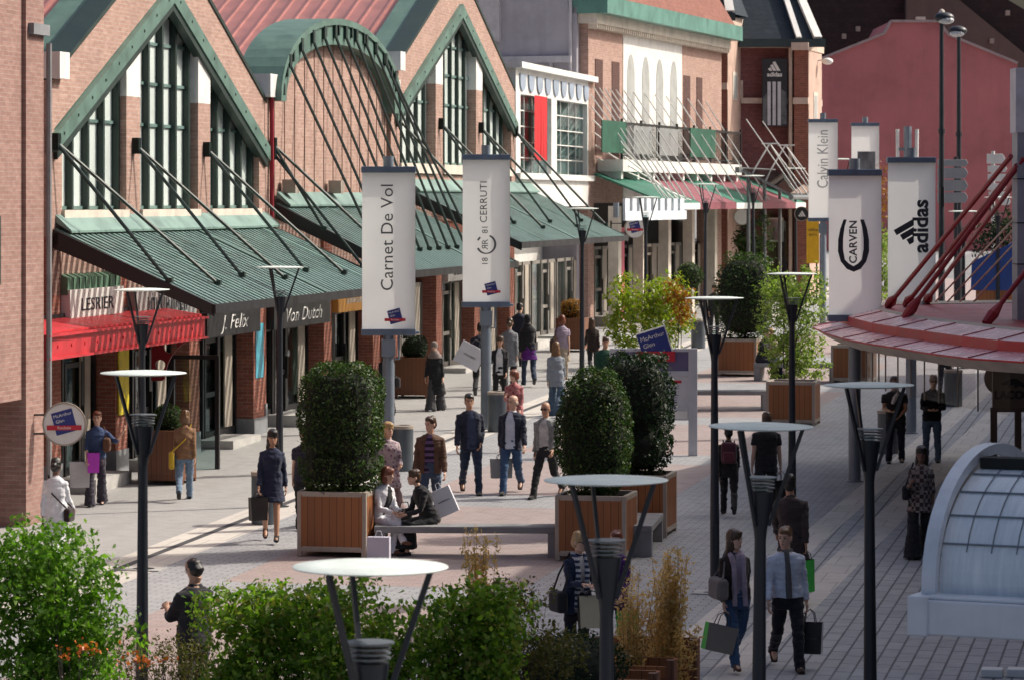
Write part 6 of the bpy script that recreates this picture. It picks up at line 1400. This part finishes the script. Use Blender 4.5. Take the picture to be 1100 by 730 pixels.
    if skirt is not None:
        mt, hm, fl = skirt; g = MB()
        if seat is None: rings(g, torso(.01, hm, .12, fl))
        else:
            k0 = (lg[0][1]+lg[1][1])/2; a0 = (lg[0][2]+lg[1][2])/2
            rings(g, torso(.012, -.08, .12)); rings(g, [(pel+V3((0,.05,-.04)), X, V3((0,0,1)), .19, .12), (pel.lerp(k0,.5)+V3((0,0,-.04)), X, V3((0,0,1)), .20, .115), (k0+V3((0,-.03,-.03)), X, V3((0,.3,1)).normalized(), .20, .10)], 16)
            rings(g, [(k0+V3((0,.0,.06)), X, V3((0,1,0)), .19, .11), (k0.lerp(a0,.5), X, V3((0,1,0)), .215, .15), (k0.lerp(a0,.9), X, V3((0,1,0)), .235, .18)], 16)
        remesh(g, vox, 'skirt', mt, root, 2, .012, seedv+5)
    for hip, kne, ank, ang in lg:
        g = MB(); tilt = max(-.9, min(.3, ang)); t2 = tilt*0.75
        Mx = Matrix.Rotation(-t2 if t2 < 0 else 0.0, 3, 'X'); zl = -.065 if not heel else -.03
        q = MB(); rings(q, [(V3((0,.065,zl+.03)), X, V3((0,0,1)), .033,.034), (V3((0,.02,zl+.035)), X, V3((0,0,1)), .043,.048), (V3((0,-.06,zl+.030-(.03 if heel else 0))), X, V3((0,0,1)), .047,.037), (V3((0,-.13,zl+.022-(.045 if heel else 0))), X, V3((0,0,1)), .046,.028), (V3((0,-.18,zl+.018-(.05 if heel else 0))), X, V3((0,0,1)), .03,.018)], 12)
        if heel: q.tube([V3((0,.05,zl+.02)), V3((0,.045,zl-.075))], [.02,.009], 6)
        elif not f_ : q.bx(-.04,.04,-.17,.07,zl-.002,zl+.012)
        g.add([ank + Mx @ V3(v)*K**.4 for v in q.v], q.f); g.build('shoe', shoes, root, smooth=True)
    # hair -----------------------------------------------------------------
    st, hm = hair
    if st:
        g = MB()
        def he(c, r): q = MB().ell(c, r, 18, 12); g.add([hd(v) for v in q.v], q.f)
        if st == 'crew': he((0,.010,.030), (.0785,.099,.097)); he((0,.03,-.01), (.0785,.083,.08))
        if st not in ('bald', 'crew'): he((0,.012,.036), (.083,.103,.098)); he((0,.035,-.01), (.082,.085,.085)); he((.006,-.03,.082), (.068,.074,.046)); he((0,.0,.05), (.0845,.07,.06))
        if st == 'bald': he((0,.03,-.02), (.081,.083,.055))
        if st in ('bob', 'long'): he((0,.03,-.05), (.10,.078,.105)); he((0,-.02,.05), (.084,.078,.078))
        if st == 'long': he((-.045,.045,-.16), (.055,.05,.15)); he((.045,.045,-.16), (.055,.05,.15)); he((0,.075,-.17), (.08,.045,.16))
        if st == 'bun': he((0,.12,.01), (.048,.045,.045))
        if st in ('curly',): he((0,.02,.03), (.098,.112,.105)); he((0,.04,-.03), (.1,.085,.09))
        if st == 'hood':
            he((0,.012,.02), (.094,.108,.115)); q = MB(); rings(q, [(C(.40), X, -fwd, .20, .15), (C(.47), X, -fwd, .18, .135), (C(.54), X, -fwd, .12, .115), (C(.60), X, -fwd, .095, .10)], 16); g.add(q.v, q.f)
        def strand(a0, th0, th1, r_): g.tube([hd((math.sin(a0)*.078*math.sin(t), .015+math.cos(a0)*.095*math.sin(t), .03+.108*math.cos(t)*(1 if t < 1.6 else 1.5))) for t in np.linspace(th0, th1, 5)], [r_*.6, r_, r_*1.1, r_, r_*.4], 6)
        if st in ('short', 'bun', 'curly'):
            for k in range(22): a0 = random.uniform(-2.4, 2.4); t0_ = random.uniform(.15, .7); strand(a0, t0_, t0_+random.uniform(.5, .8), random.uniform(.011, .018))
        if st in ('bob', 'long'):
            for k in range(18): a0 = random.uniform(-1.9, 1.9); strand(a0, .2, random.uniform(1.7, 2.2), random.uniform(.012, .02))
        if st == 'long':
            for k in range(12):
                a0 = random.uniform(-1.5, 1.5); x0_ = math.sin(a0)*.085; y0_ = .03+math.cos(a0)*.06
                g.tube([hd((x0_*.9, y0_, -.05)), hd((x0_*1.05, y0_+.012, -.17)), hd((x0_*(1+random.uniform(-.1,.2)), y0_+.015, -.24-.12*random.random()))], [.022, .022, .007], 6)
        remesh(g, vox*0.9, 'headscarf' if st == 'hood' else 'hair', hm, root, 2, .006 if st != 'hood' else .008, seedv+9)
    if glasses:
        q = MB(); 
        for s in (-1, 1): q.ell((s*.033,-.095,.004),(.026,.008,.017),10,6); q.beam((s*.055,-.088,.008),(s*.078,.01,.006),.006,.008)
        q.beam((-.015,-.1,.008),(.015,-.1,.008),.006,.006,up=(0,1,0)); MB().add([hd(v) for v in q.v], q.f).build('sunglasses', BLACK, root, smooth=True)
    if scarf is not None:
        g = MB(); 
        for s in (-1, 1): g.tube([C(.53)+X*s*.05-fwd*.07, C(.545)+X*s*.085, C(.50)+X*s*.07+fwd*.10, C(.32)+X*s*.06+fwd*.15, C(.12)+X*s*.065+fwd*.14, C(-.12)+X*s*.07+fwd*.15], [.03,.034,.036,.034,.036,.034], 10)
        remesh(g, vox*0.9, 'scarf', scarf, root, 2, .006, seedv)
    if tie is not None:
        g = MB(); g.tube([C(.545)-fwd*.07, C(.545)+X*.07, C(.535)+fwd*.075], [.028,.03,.03], 8); g.tube([C(.545)-fwd*.07, C(.545)-X*.07, C(.535)+fwd*.075], [.024,.026,.026], 8)
        g.tube([C(.54)+fwd*.08, C(.44)+fwd*.128, C(.30)+fwd*.142, C(.12)+fwd*.135, C(-.02)+fwd*.14], [.036,.034,.038,.042,.042], 8); remesh(g, .011, 'neck_scarf', tie, root, 2, .004, seedv)
    root.rotation_euler = (0, 0, R(face)); bpy.context.view_layer.update(); M = root.matrix_world.copy()
    info = {'root': root, 'M': M, 'hands': [M @ (a[2] + a[3]*.10) for a in arms], 'sh': [M @ a[0] for a in arms], 'hip': M @ pel, 'face': face, 'S': S, 'C': lambda hh, fw=0, xx=0: M @ (C(hh) + fwd*fw + X*xx)}
    return info
WALK_A = dict(L=(24,8,2), Rr=(-14,40,2), aL=(-16,9,14,2), aR=(22,9,28,3))
WALK_B = dict(L=(-14,40,2), Rr=(24,8,2), aL=(22,9,28,3), aR=(-16,9,14,2))
STAND = dict(L=(3,3,4), Rr=(-2,2,5))
# ---------------------------------------------------------------- bags
def paper_bag(hand, w_, h_, d_, mat, label, rz=0.0, side=None, drop=0.16, text_=None, tmat=None, tilt=0.0):
    r = thing('shopping_bag', label, 'shopping bag', hand - Vector((0,0,h_+drop)), R(rz)); r.rotation_euler = (0, R(tilt), R(rz))
    q = MB(); t = 0.9
    vs = [(-w_/2*t,-d_/2,0),(w_/2*t,-d_/2,0),(w_/2*t,d_/2,0),(-w_/2*t,d_/2,0),(-w_/2,-d_/2*.8,h_),(w_/2,-d_/2*.8,h_),(w_/2,d_/2*.8,h_),(-w_/2,d_/2*.8,h_),(w_/2*.93,0,h_*.5),(-w_/2*.93,0,h_*.5)]
    q.add(vs, [(0,1,5,4),(2,3,7,6)], 0); q.add(vs, [(1,8,5),(1,2,8),(2,6,8),(5,8,6),(3,9,7),(3,0,9),(0,4,9),(4,7,9)], 1); q.add(vs, [(3,2,1,0)], 0)
    b = q.build('bag_body', [mat, side or mat], r, fix=False)
    for s in (-1, 1):
        MB().tube([(-w_*.22, s*d_*.38, h_-.01), (-w_*.16, s*d_*.3, h_+drop*.7), (0, s*d_*.1, h_+drop), (w_*.16, s*d_*.3, h_+drop*.7), (w_*.22, s*d_*.38, h_-.01)], 0.006, 5).build('handle', BLACK if not tmat else tmat, r)
    if text_: squiggle((0, -d_/2*.92, h_*.5), (1,0,0), (0,.05,1), w_*.5, h_*.07, tmat or INKG, b)
    return r
def shoulder_bag(info, side, mat, label, size=(0.30,0.12,0.24), hh=0.02, fw=0.0, cross=True, xx=0.235, name='handbag'):
    c = info['C'](hh, fw, side*xx); r = thing(name, label, 'handbag', c - Vector((0,0,size[2]/2)), R(info['face']+90))
    q = MB().box((0,0,size[2]/2), size); o = q.build('bag_body', mat, r); bevel(o, min(size)*0.35, 3)
    sh = r.matrix_world; bpy.context.view_layer.update(); inv = r.matrix_world.inverted()
    p_sh = inv @ info['C'](.525, -0.01, (-side if cross else side)*0.12); ch = inv @ info['C'](.28, .135, (-side*.01 if cross else side*.2)); bk = inv @ info['C'](.28, -.14, (-side*.01 if cross else side*.2))
    a, b = Vector((-size[0]*.42,0,size[2])), Vector((size[0]*.42,0,size[2]))
    fwd_l = inv.to_3x3() @ (info['C'](0,1)-info['C'](0,0)); 
    if (b-a).dot(fwd_l) < 0: a, b = b, a
    MB().tube([b, ch, p_sh+Vector((0,0,.03)), bk, a], 0.012, 6).build('strap', mat, r)
    return r
K_ = cloth((0.022,0.022,0.025)); NVY = cloth((0.024,0.028,0.05)); NVB = cloth((0.03,0.038,0.075)); JEAN = cloth((0.05,0.10,0.20)); JEAND = cloth((0.025,0.04,0.075)); JEANL = cloth((0.16,0.24,0.34))
WHT = cloth((0.68,0.68,0.70)); LBLU = cloth((0.60,0.66,0.78)); BRN = cloth((0.11,0.06,0.04)); TANC = cloth((0.25,0.14,0.075)); GRYC = cloth((0.21,0.22,0.24)); DBR = cloth((0.035,0.025,0.022)); PURP = cloth((0.12,0.02,0.20)); DGRY = cloth((0.04,0.042,0.048)); BEIGE = cloth((0.40,0.33,0.25)); RED = cloth((0.36,0.05,0.06), pattern='print', c2=(0.5,0.2,0.2), ps=14); LIL_ = cloth((0.36,0.29,0.37)); GRN_ = cloth((0.02,0.07,0.045))
PLAID = cloth((0.06,0.045,0.045), pattern='check', c2=(0.30,0.25,0.23), ps=16); FLORAL = cloth((0.20,0.11,0.19), pattern='print', c2=(0.50,0.40,0.42), ps=15); PRINTB = cloth((0.07,0.07,0.08), pattern='print', c2=(0.30,0.28,0.30), ps=20)
STRP = cloth((0.03,0.02,0.05), pattern='stripe', c2=(0.20,0.12,0.27), ps=3.2); SCARF = cloth((0.03,0.045,0.10), pattern='stripe', c2=(0.6,0.6,0.63), ps=4.5)
TAUPE = cloth((0.17,0.15,0.14)); PINK = cloth((0.40,0.05,0.42)); YEL = cloth((0.60,0.40,0.04)); PAPW = paint('bag_white', (0.66,0.66,0.70), 0.5, 0, 0.08); PAPB = paint('bag_black', (0.014,0.014,0.016), 0.4); PAPG = paint('bag_green', (0.04,0.50,0.06), 0.5, 0, 0.1); PAPC = paint('bag_cream', (0.52,0.47,0.33), 0.6, 0, 0.1); PAPT = paint('bag_taupe', (0.20,0.18,0.16), 0.6, 0, 0.1); PAPP = paint('bag_pink', (0.50,0.04,0.50), 0.4, 0, 0.2)
# --- the couple at the right
a = person('young woman in a dark jacket, lilac scarf and jeans, carrying a taupe and green bag', 791, 569, 719, face=14, sex='f', hair=('long', H_BRN), look=(35,0), **dict(L=(22,7,1), Rr=(-14,36,1), aL=(6,10,18,2), aR=(-18,8,12,0)), topw=DBR, hem=-.04, open_=.09, shirt=LIL_, pants=JEAN, shoes=cloth((0.10,0.05,0.03)), heel=True, scarf=LIL_)
shoulder_bag(a, -1, TAUPE, 'soft taupe shoulder bag of the young woman in jeans', (0.42,0.15,0.26), 0.10, 0.06, False, .25)
paper_bag(a['hands'][0]+Vector((-.10,-.12,0)), .40, .32, .14, PAPT, 'taupe shopping bag with a green side held by the young woman in jeans', 20, PAPG, tilt=14)
b = person('man in a white shirt, grey neck scarf and dark trousers walking with a black bag', 846, 562, 718, face=4, sex='m', hair=('short', H_LBR), look=(-30,0), **dict(L=(-15,38,3), Rr=(22,7,3), aL=(14,16,12,4), aR=(-14,18,22,2)), topw=LBLU, hem=-.02, pants=cloth((0.018,0.018,0.025)), shoes=cloth((0.04,0.02,0.015)), tie=cloth((0.10,0.10,0.105)))
paper_bag(b['hands'][1] + Vector((0.03,0,0)), .31, .37, .14, PAPB, 'black shopping bag with a white side held by the man in the white shirt', -14, PAPW, text_='#', tmat=INKG)
c = person('man in a dark brown coat seen from behind, carrying a bright green bag', 851, 506, None, 1.80, face=172, sex='m', hair=('short', H_BLK), **WALK_A, topw=cloth((0.055,0.04,0.04)), hem=-.30, pants=K_, skin=SK_T)
paper_bag(c['hands'][0], .30, .44, .13, PAPG, 'bright green shopping bag with a black side held by the man in the brown coat', 60, PAPB, drop=.12)
a = person('person in black seen from behind wearing a dark red backpack', 783, 455, 553, face=176, sex='f', hair=('short', H_BLK), **WALK_B, topw=K_, pants=K_, hem=-.14, skin=SK_D)
bp = thing('backpack', 'dark red backpack on the person in black', 'backpack', a['C'](.16, -.19), R(176)); bp.scale = (.86,.86,.86)
o = MB().box((0,0,.17), (.30,.14,.42)).build('bag_body', cloth((0.085,0.03,0.045)), bp); bevel(o, .06, 3); o = MB().box((0,.075,.10), (.22,.06,.2)).build('pocket', cloth((0.15,0.04,0.06)), bp); bevel(o, .025, 2)
for s in (-1,1): MB().tube([(s*.1,-.07,.36),(s*.11,-.14,.40),(s*.11,-.30,.34),(s*.12,-.33,.15),(s*.12,-.2,.02)], .014, 6).build('strap', K_, bp)
c = person('broad man in a black t-shirt seen from behind, between the two lamps', 823, 443, 553, face=182, sex='m', hair=('short', H_BRN), **dict(L=(8,4,4), Rr=(-8,12,4), aL=(2,14,8,2), aR=(-6,14,10,2)), topw=K_, sleeve='short', pants=cloth((0.03,0.032,0.04)), hem=-.08, stocky=1.15, skin=SK_F)
paper_bag(c['hands'][0], .30, .34, .12, PAPB, 'small black bag carried by the broad man in the black t-shirt', 40)
# --- men under the red canopy
a = person('heavy man in a black t-shirt with a pale towel on his chest, hands clasped', 962, 404, 497, face=-5, sex='m', skin=SK_T, hair=('short', H_BLK), **dict(L=(4,3,6), Rr=(-8,14,5), aL=(18,12,62,38), aR=(14,12,40,34)), topw=K_, sleeve='short', pants=cloth((0.018,0.024,0.04)), hem=-.08, stocky=1.3, belly=.12)
tw = thing('towel', 'pale towel over the chest of the heavy man in the black t-shirt', 'towel', a['C'](.43, .15)); MB().tube([(.06,.02,.06),(.0,-.02,-.03),(-.05,-.01,-.14)], [.035,.05,.03], 8).build('cloth', WHT, tw)
person('man in a black sweater and blue jeans with hands joined, under the red canopy', 1001, 403, 496, face=-6, sex='m', hair=('short', H_GRY), glasses=True, **dict(L=(2,2,5), Rr=(1,2,5), aL=(16,14,66,40), aR=(16,14,66,40)), topw=cloth((0.012,0.014,0.02)), pants=cloth((0.09,0.15,0.24)), hem=-.1, stocky=1.1)
a = person('woman in a chequered blouse walking out beside the glazed porch', 988, 478, 599, face=-8, sex='f', skin=SK_D, hair=('long', H_BLK), **dict(L=(12,4,2), Rr=(-12,18,2), aL=(26,8,86,10), aR=(-6,10,12,2)), topw=PLAID, hem=-.20, flare=.1, sleeve='mid', pants=K_)
shoulder_bag(a, -1, K_, 'black shoulder bag of the woman in the chequered blouse', (0.28,0.11,0.22), .10, .02, False, .22)
person('figure walking under the far edge of the red canopy, only dark legs showing', 1015, 352, 423, face=170, sex='m', hair=('short', H_BLK), **WALK_A, topw=DGRY, pants=cloth((0.02,0.025,0.04)))
# --- group in the middle
a = person('man in a dark blazer over a blue jumper and jeans, left of the balding man', 506, 421, 530, face=6, sex='m', skin=SK_T, hair=('short', H_BLK), **dict(L=(-14,34,4), Rr=(20,7,4), aL=(12,14,14,2), aR=(-16,18,52,20)), topw=NVY, open_=.10, hem=-.14, shirt=cloth((0.05,0.065,0.12)), pants=JEAND, shoes=K_)
a = person('balding man in a dark blazer, pale blue shirt and jeans holding a grey bag', 549, 422, 530, face=-8, sex='m', hair=('bald', H_GRY), look=(-38,0), **dict(L=(20,6,3), Rr=(-15,38,3), aL=(-8,12,18,4), aR=(14,14,18,0)), topw=NVY, open_=.10, hem=-.13, shirt=LBLU, pants=JEAN, shoes=K_, belly=.08)
paper_bag(a['hands'][0]+Vector((.03,.1,-.02)), .40, .34, .14, paint('bag_grey', (0.35,0.36,0.36), 0.6), 'grey shopping bag with a black side held by the balding man', 14, PAPB, drop=.10)
person('man in sunglasses with a grey waistcoat and red-printed white shirt', 587, 428, 534, face=-24, sex='m', skin=SK_T, hair=('bald', H_BRN), glasses=True, **dict(L=(26,8,5), Rr=(-17,34,3), aL=(-14,14,20,2), aR=(18,16,26,2)), topw=cloth((0.24,0.25,0.25)), open_=.11, hem=-.04, shirt=cloth((0.62,0.62,0.62), pattern='print', c2=(0.62,0.62,0.62), ps=5), pants=K_, shoes=K_)
q = at(590, 462, 59.0-0.28); rp_ = thing('shirt_print', 'x', 'x') if False else None
person('young man in a brown jacket and striped jumper, behind the seated women', 462, 446, None, 1.78, face=-4, sex='m', hair=('short', H_BRN), look=(-34,0), **dict(L=(14,4,3), Rr=(-14,20,3), aL=(4,16,14,2), aR=(4,16,18,2)), topw=BRN, open_=.09, hem=-.10, shirt=STRP, pants=cloth((0.05,0.08,0.14)))
a = person('blonde woman in a patterned pink tunic beside the tall clipped hedge', 418, 453, None, 1.68, face=18, sex='f', hair=('bob', H_BLD), look=(20,0), **dict(L=(10,4,2), Rr=(-10,14,2), aL=(8,10,12,2), aR=(20,10,52,18)), topw=FLORAL, hem=-.30, flare=.28, sleeve='long', pants=cloth((0.28,0.2,0.2)))
a = person('woman with long dark hair in a short navy dress and heels', 291, 462, 582, face=2, sex='f', skin=SK_T, hair=('long', H_BLK), **dict(L=(-10,32,1), Rr=(20,6,1), aL=(10,14,20,4), aR=(-14,14,22,2)), topw=NVB, hem=-.30, flare=.22, shoes=K_, heel=True)
paper_bag(a['hands'][0], .30, .36, .12, PAPB, 'black carrier bag held by the woman in the navy dress', 30, drop=.08)
person('person in a dark blue t-shirt mostly hidden behind the tall clipped hedge', 327, 455, None, 1.70, face=8, sex='f', hair=('short', H_BRN), **WALK_A, topw=cloth((0.03,0.03,0.05)), sleeve='short', pants=K_)
# --- left pavement
a = person('woman in a long white coat with a dark hair bun seen from behind', 60, 489, None, 1.66, face=168, sex='f', skin=SK_D, hair=('bun', H_BLK), **WALK_B, topw=cloth((0.76,0.78,0.82)), hem=-.45, flare=.15, pants=WHT)
shoulder_bag(a, -1, cloth((0.03,0.018,0.018)), 'dark shoulder bag of the woman in the white coat', (0.26,0.10,0.2), -.05, .0, True, .22)
a = person('woman in wide dark trousers with one hand at her neck, carrying pink and white bags', 103, 441, 543, face=4, sex='f', hair=('short', H_RED), **dict(L=(12,4,2), Rr=(-12,16,2), aL=(10,10,30,6), aR=(30,46,118,14)), topw=cloth((0.05,0.08,0.17)), hem=-.04, pants=cloth((0.05,0.045,0.06)), flare=.05, sleeve='mid')
paper_bag(a['C'](.10, .20, -.04), .21, .34, .12, PAPP, 'bright pink bag of the woman in wide trousers', 12, drop=.02)
paper_bag(a['C'](-.05, .12, -.28), .36, .44, .14, paint('bag_offwhite', (0.55,0.54,0.55), 0.6), 'off-white bag hanging beside the pink one', 4, drop=.04)
shoulder_bag(a, 1, cloth((0.13,0.06,0.035)), 'brown leather handbag under the arm of the woman in wide trousers', (0.3,0.13,0.24), .22, .1, False, .2)
a = person('fair-haired woman in a tan jacket and faded jeans seen from behind', 198, 438, 537, face=186, sex='f', hair=('bob', H_LBR), **WALK_A, topw=TANC, hem=-.10, pants=JEANL, shoes=K_)
shoulder_bag(a, 1, YEL, 'yellow bag on the left of the woman in the tan jacket', (0.26,0.1,0.3), -.12, -.05, True, .24)
person('stocky man in a black polo shirt looking down, cut off by the low shrubs', 208, 600, None, 1.80, face=228, sex='m', skin=SK_T, hair=('crew', H_BLK), look=(0,24), **dict(L=(0,0,4), Rr=(0,0,4), aL=(30,8,84,34), aR=(30,8,84,34)), topw=K_, sleeve='mid', pants=K_, stocky=1.2, belly=.1)
# --- walkers behind the middle group
a = person('woman in a long black gown and pale headscarf walking towards us', 468, 366, 441, face=-6, sex='f', hair=('hood', cloth((0.24,0.20,0.18))), **dict(L=(14,4,2), Rr=(-10,12,2), aL=(2,16,14,2), aR=(2,16,14,2)), topw=K_, hem=-.50, flare=.10, pants=cloth((0.07,0.07,0.075)), shoes=WHT)
person('woman in a red blouse behind the balding man', 553, 397, None, 1.66, face=-10, sex='f', hair=('curly', H_RED), look=(-40,0), **dict(L=(5,3,2), Rr=(-5,8,2), aL=(20,8,95,12), aR=(10,8,30,6)), topw=RED, hem=-.14, pants=BEIGE)
a = person('dark-haired woman in a white top and black cardigan holding a large pale board', 537, 361, 437, face=-6, sex='f', skin=SK_T, hair=('long', H_BRN), **dict(L=(8,3,2), Rr=(-6,10,2), aL=(25,14,70,-8), aR=(5,8,20,4)), topw=K_, open_=.10, shirt=WHT, hem=-.16, pants=K_)
bd = thing('shopping_bag', 'large pale flat bag left of the post with the round monogram', 'shopping bag', at(500, 391, 78.5), 0); bd.rotation_euler = (0, R(28), 0)
o = MB().box((0,0,.22), (.62,.10,.52)).build('bag_body', PAPW, bd); MB().tube([(-.1,0,.48),(-.06,0,.62),(.06,0,.62),(.1,0,.48)], .008, 5).build('handle', INKG, bd); squiggle((0,-.055,.22), (1,0,0), (0,0,1), .3, .05, INKG, o)
person('woman in a long grey tunic seen from behind', 547, 340, 418, face=176, sex='f', hair=('bun', H_BRN), **WALK_A, topw=GRYC, hem=-.32, flare=.05, pants=K_)
person('person in a black jacket and purple skirt seen from behind', 568, 336, 414, face=184, sex='f', hair=('hood', K_), **WALK_B, topw=K_, hem=-.04, skirt=(PURP, -.26, .12), pants=JEAND)
person('man in a dark suit farther back by the shop doors', 558, 324, None, 1.80, face=150, sex='m', hair=('short', H_BLK), **WALK_B, topw=NVY, hem=-.12, pants=K_)
a = person('woman in a mauve t-shirt with a brown bag, seen from behind', 604, 337, 408, face=182, sex='f', hair=('bob', H_RED), **WALK_A, topw=LIL_, sleeve='short', hem=-.06, skirt=(BEIGE, -.38, .1), pants=BEIGE)
shoulder_bag(a, 1, cloth((0.09,0.05,0.04)), 'brown shoulder bag of the woman in the mauve t-shirt', (0.34,0.14,0.34), .02, .0, False, .26)
person('long-haired woman in a pale grey cardigan and jeans seen from behind', 598, 365, 447, face=176, sex='f', hair=('long', H_LBR), **WALK_B, topw=cloth((0.27,0.30,0.34)), hem=-.20, flare=.1, pants=cloth((0.08,0.13,0.2)))
person('woman in dark brown with long hair seen from behind, by the last round bush', 637, 340, 403, face=184, sex='f', hair=('long', H_BRN), **WALK_A, topw=DBR, hem=-.18, pants=K_)
person('person in dark green looking over the clipped hedges', 649, 362, None, 1.72, face=10, sex='m', skin=SK_T, hair=('short', H_BRN), **dict(L=(2,2,4), Rr=(0,2,4), aL=(10,10,30,4), aR=(10,10,30,4)), topw=GRN_, pants=K_)
a = person('figure in black mostly hidden by the post of the three-word banner', 416, 372, 448, face=190, sex='f', hair=('long', H_BLK), **WALK_B, topw=K_, hem=-.20, pants=K_)
shoulder_bag(a, -1, cloth((0.05,0.045,0.05)), 'dark handbag of the figure hidden by the three-word banner post', (0.3,0.12,0.24), -.02, .02, True, .25)
person('dark-clad person behind the post with the round monogram', 516, 345, 425, face=178, sex='m', hair=('short', H_BLK), **WALK_A, topw=NVY, hem=-.14, pants=K_)
person('man in dark clothes beside the dark pruned hedge', 766, 270, None, 1.80, face=30, sex='m', skin=SK_T, hair=('short', H_BRN), **STAND, topw=NVY, pants=K_)
person('person in black with a yellow badge behind the lamp by the dark pruned hedge', 767, 306, None, 1.66, face=12, sex='f', skin=SK_T, hair=('short', H_BRN), **STAND, topw=K_, pants=K_)
# --- near women at the left of the lamp pole
a = person('fair-haired woman in sunglasses and a long striped scarf holding a cream bag', 620, 571, None, 1.66, face=24, sex='f', hair=('short', H_BLD), look=(22,6), glasses=True, **dict(L=(4,3,3), Rr=(-4,8,3), aL=(24,10,70,26), aR=(24,10,70,30)), topw=cloth((0.02,0.03,0.065)), open_=.10, hem=-.20, shirt=cloth((0.5,0.48,0.48)), scarf=SCARF, pants=cloth((0.015,0.016,0.022)), belly=.06)
paper_bag(a['C'](.12, .30, .06), .34, .38, .12, PAPC, 'cream shopping bag with a dark side held by the woman in the striped scarf', 14, PAPB, drop=.06)
shoulder_bag(a, -1, K_, 'black shoulder bag of the woman in the striped scarf', (0.32,0.14,0.26), -.04, .02, False, .27)
a = person('red-haired person in purple behind the lamp pole, beside the woman in the striped scarf', 660, 570, None, 1.64, face=-20, sex='f', hair=('short', H_RED), **dict(L=(3,3,3), Rr=(-3,6,3), aL=(20,8,60,20), aR=(14,8,40,6)), topw=cloth((0.06,0.015,0.12)), hem=-.18, pants=K_)
paper_bag(a['C'](-.12, .12, .22), .26, .30, .10, PAPG, 'green shopping bag held beside the grasses', -20, drop=.06)
# --- seated on the long bench
s = bA['root'] if isinstance(bA, dict) else bA
Ya = bA.location.y
pa = person('auburn-haired woman in a white jacket and white trousers seated on the bench with crossed legs', 408, 513, None, 1.68, Y=c1.y+0.05, face=48, sex='f', hair=('bob', H_RED), look=(10,8), lean=14, seat=.47, **dict(L=(84,84,2), Rr=(98,66,-16), aL=(12,8,62,26), aR=(12,10,62,26)), topw=cloth((0.80,0.80,0.84)), open_=.09, shirt=K_, hem=-.02, pants=cloth((0.78,0.78,0.84)), shoes=cloth((0.16,0.07,0.045)))
pb_ = person('woman in black with hair tied back seated on the bench, facing the one in white', 462, 513, None, 1.68, Y=c1.y-0.05, face=-62, sex='f', skin=SK_F, hair=('short', H_BRN), look=(-14,-4), lean=20, seat=.47, **dict(L=(84,80,4), Rr=(80,72,2), aL=(16,8,58,24), aR=(18,10,54,22)), topw=K_, hem=-.10, skirt=(cloth((0.012,0.014,0.018)), -.4, .1), shoes=K_)
wbag = thing('shopping_bag', 'large white bag tilted behind the woman in black on the bench', 'shopping bag', at(481, 553, c1.y+0.3)); wbag.rotation_euler = (0, R(-24), R(-6)); wbag.scale = (.72,.72,.72)
o = MB().box((.06,0,.30), (.44,.16,.58)).build('bag_body', PAPW, wbag); squiggle((.06,-.085,.32), (1,0,0), (0,0,1), .26, .03, INKG, o); MB().tube([(0,0,.58),(.02,0,.72),(.1,0,.72),(.12,0,.58)], .008, 5).build('handle', PAPW, wbag)
w2 = thing('shopping_bag', 'pale lilac paper bag standing on the ground below the woman in white', 'shopping bag', ground_at(407, 601), R(-8)); o = MB().box((0,0,.175), (.34,.16,.35)).build('bag_body', paint('bag_lilac', (0.55,0.54,0.64), 0.6, 0, 0.08), w2); MB().tube([(-.06,0,.34),(-.03,0,.44),(.03,0,.44),(.06,0,.34)], .006, 5).build('handle', PAPW, w2)
hb = thing('handbag', 'dark handbag between the two seated women', 'handbag', ground_at(434, 590)+Vector((0,0.2,0.42)), 0); o = MB().box((0,0,.10), (.24,.12,.2)).build('bag_body', K_, hb); bevel(o, .04, 3); MB().tube([(-.08,0,.18),(-.05,0,.3),(.05,0,.3),(.08,0,.18)], .01, 5).build('handle', K_, hb)
# --- far bench
Yf = ground_at(820, 408).y
person('dark-haired person in black seated on the far bench by the loose shrub', 818, 348, None, 1.70, Y=Yf, face=55, sex='f', hair=('short', H_BLK), lean=8, seat=.47, **dict(L=(84,82,3), Rr=(84,78,3), aL=(30,8,50,16), aR=(30,8,50,16)), topw=K_, pants=cloth((0.03,0.03,0.045)))
person('fair-haired person in pale clothes seated next to the one in black on the far bench', 828, 350, None, 1.66, Y=Yf+.15, face=20, sex='f', hair=('bob', H_BLD), lean=6, seat=.47, **dict(L=(84,82,3), Rr=(84,78,3), aL=(30,8,50,16), aR=(30,8,50,16)), topw=BEIGE, pants=JEAND)
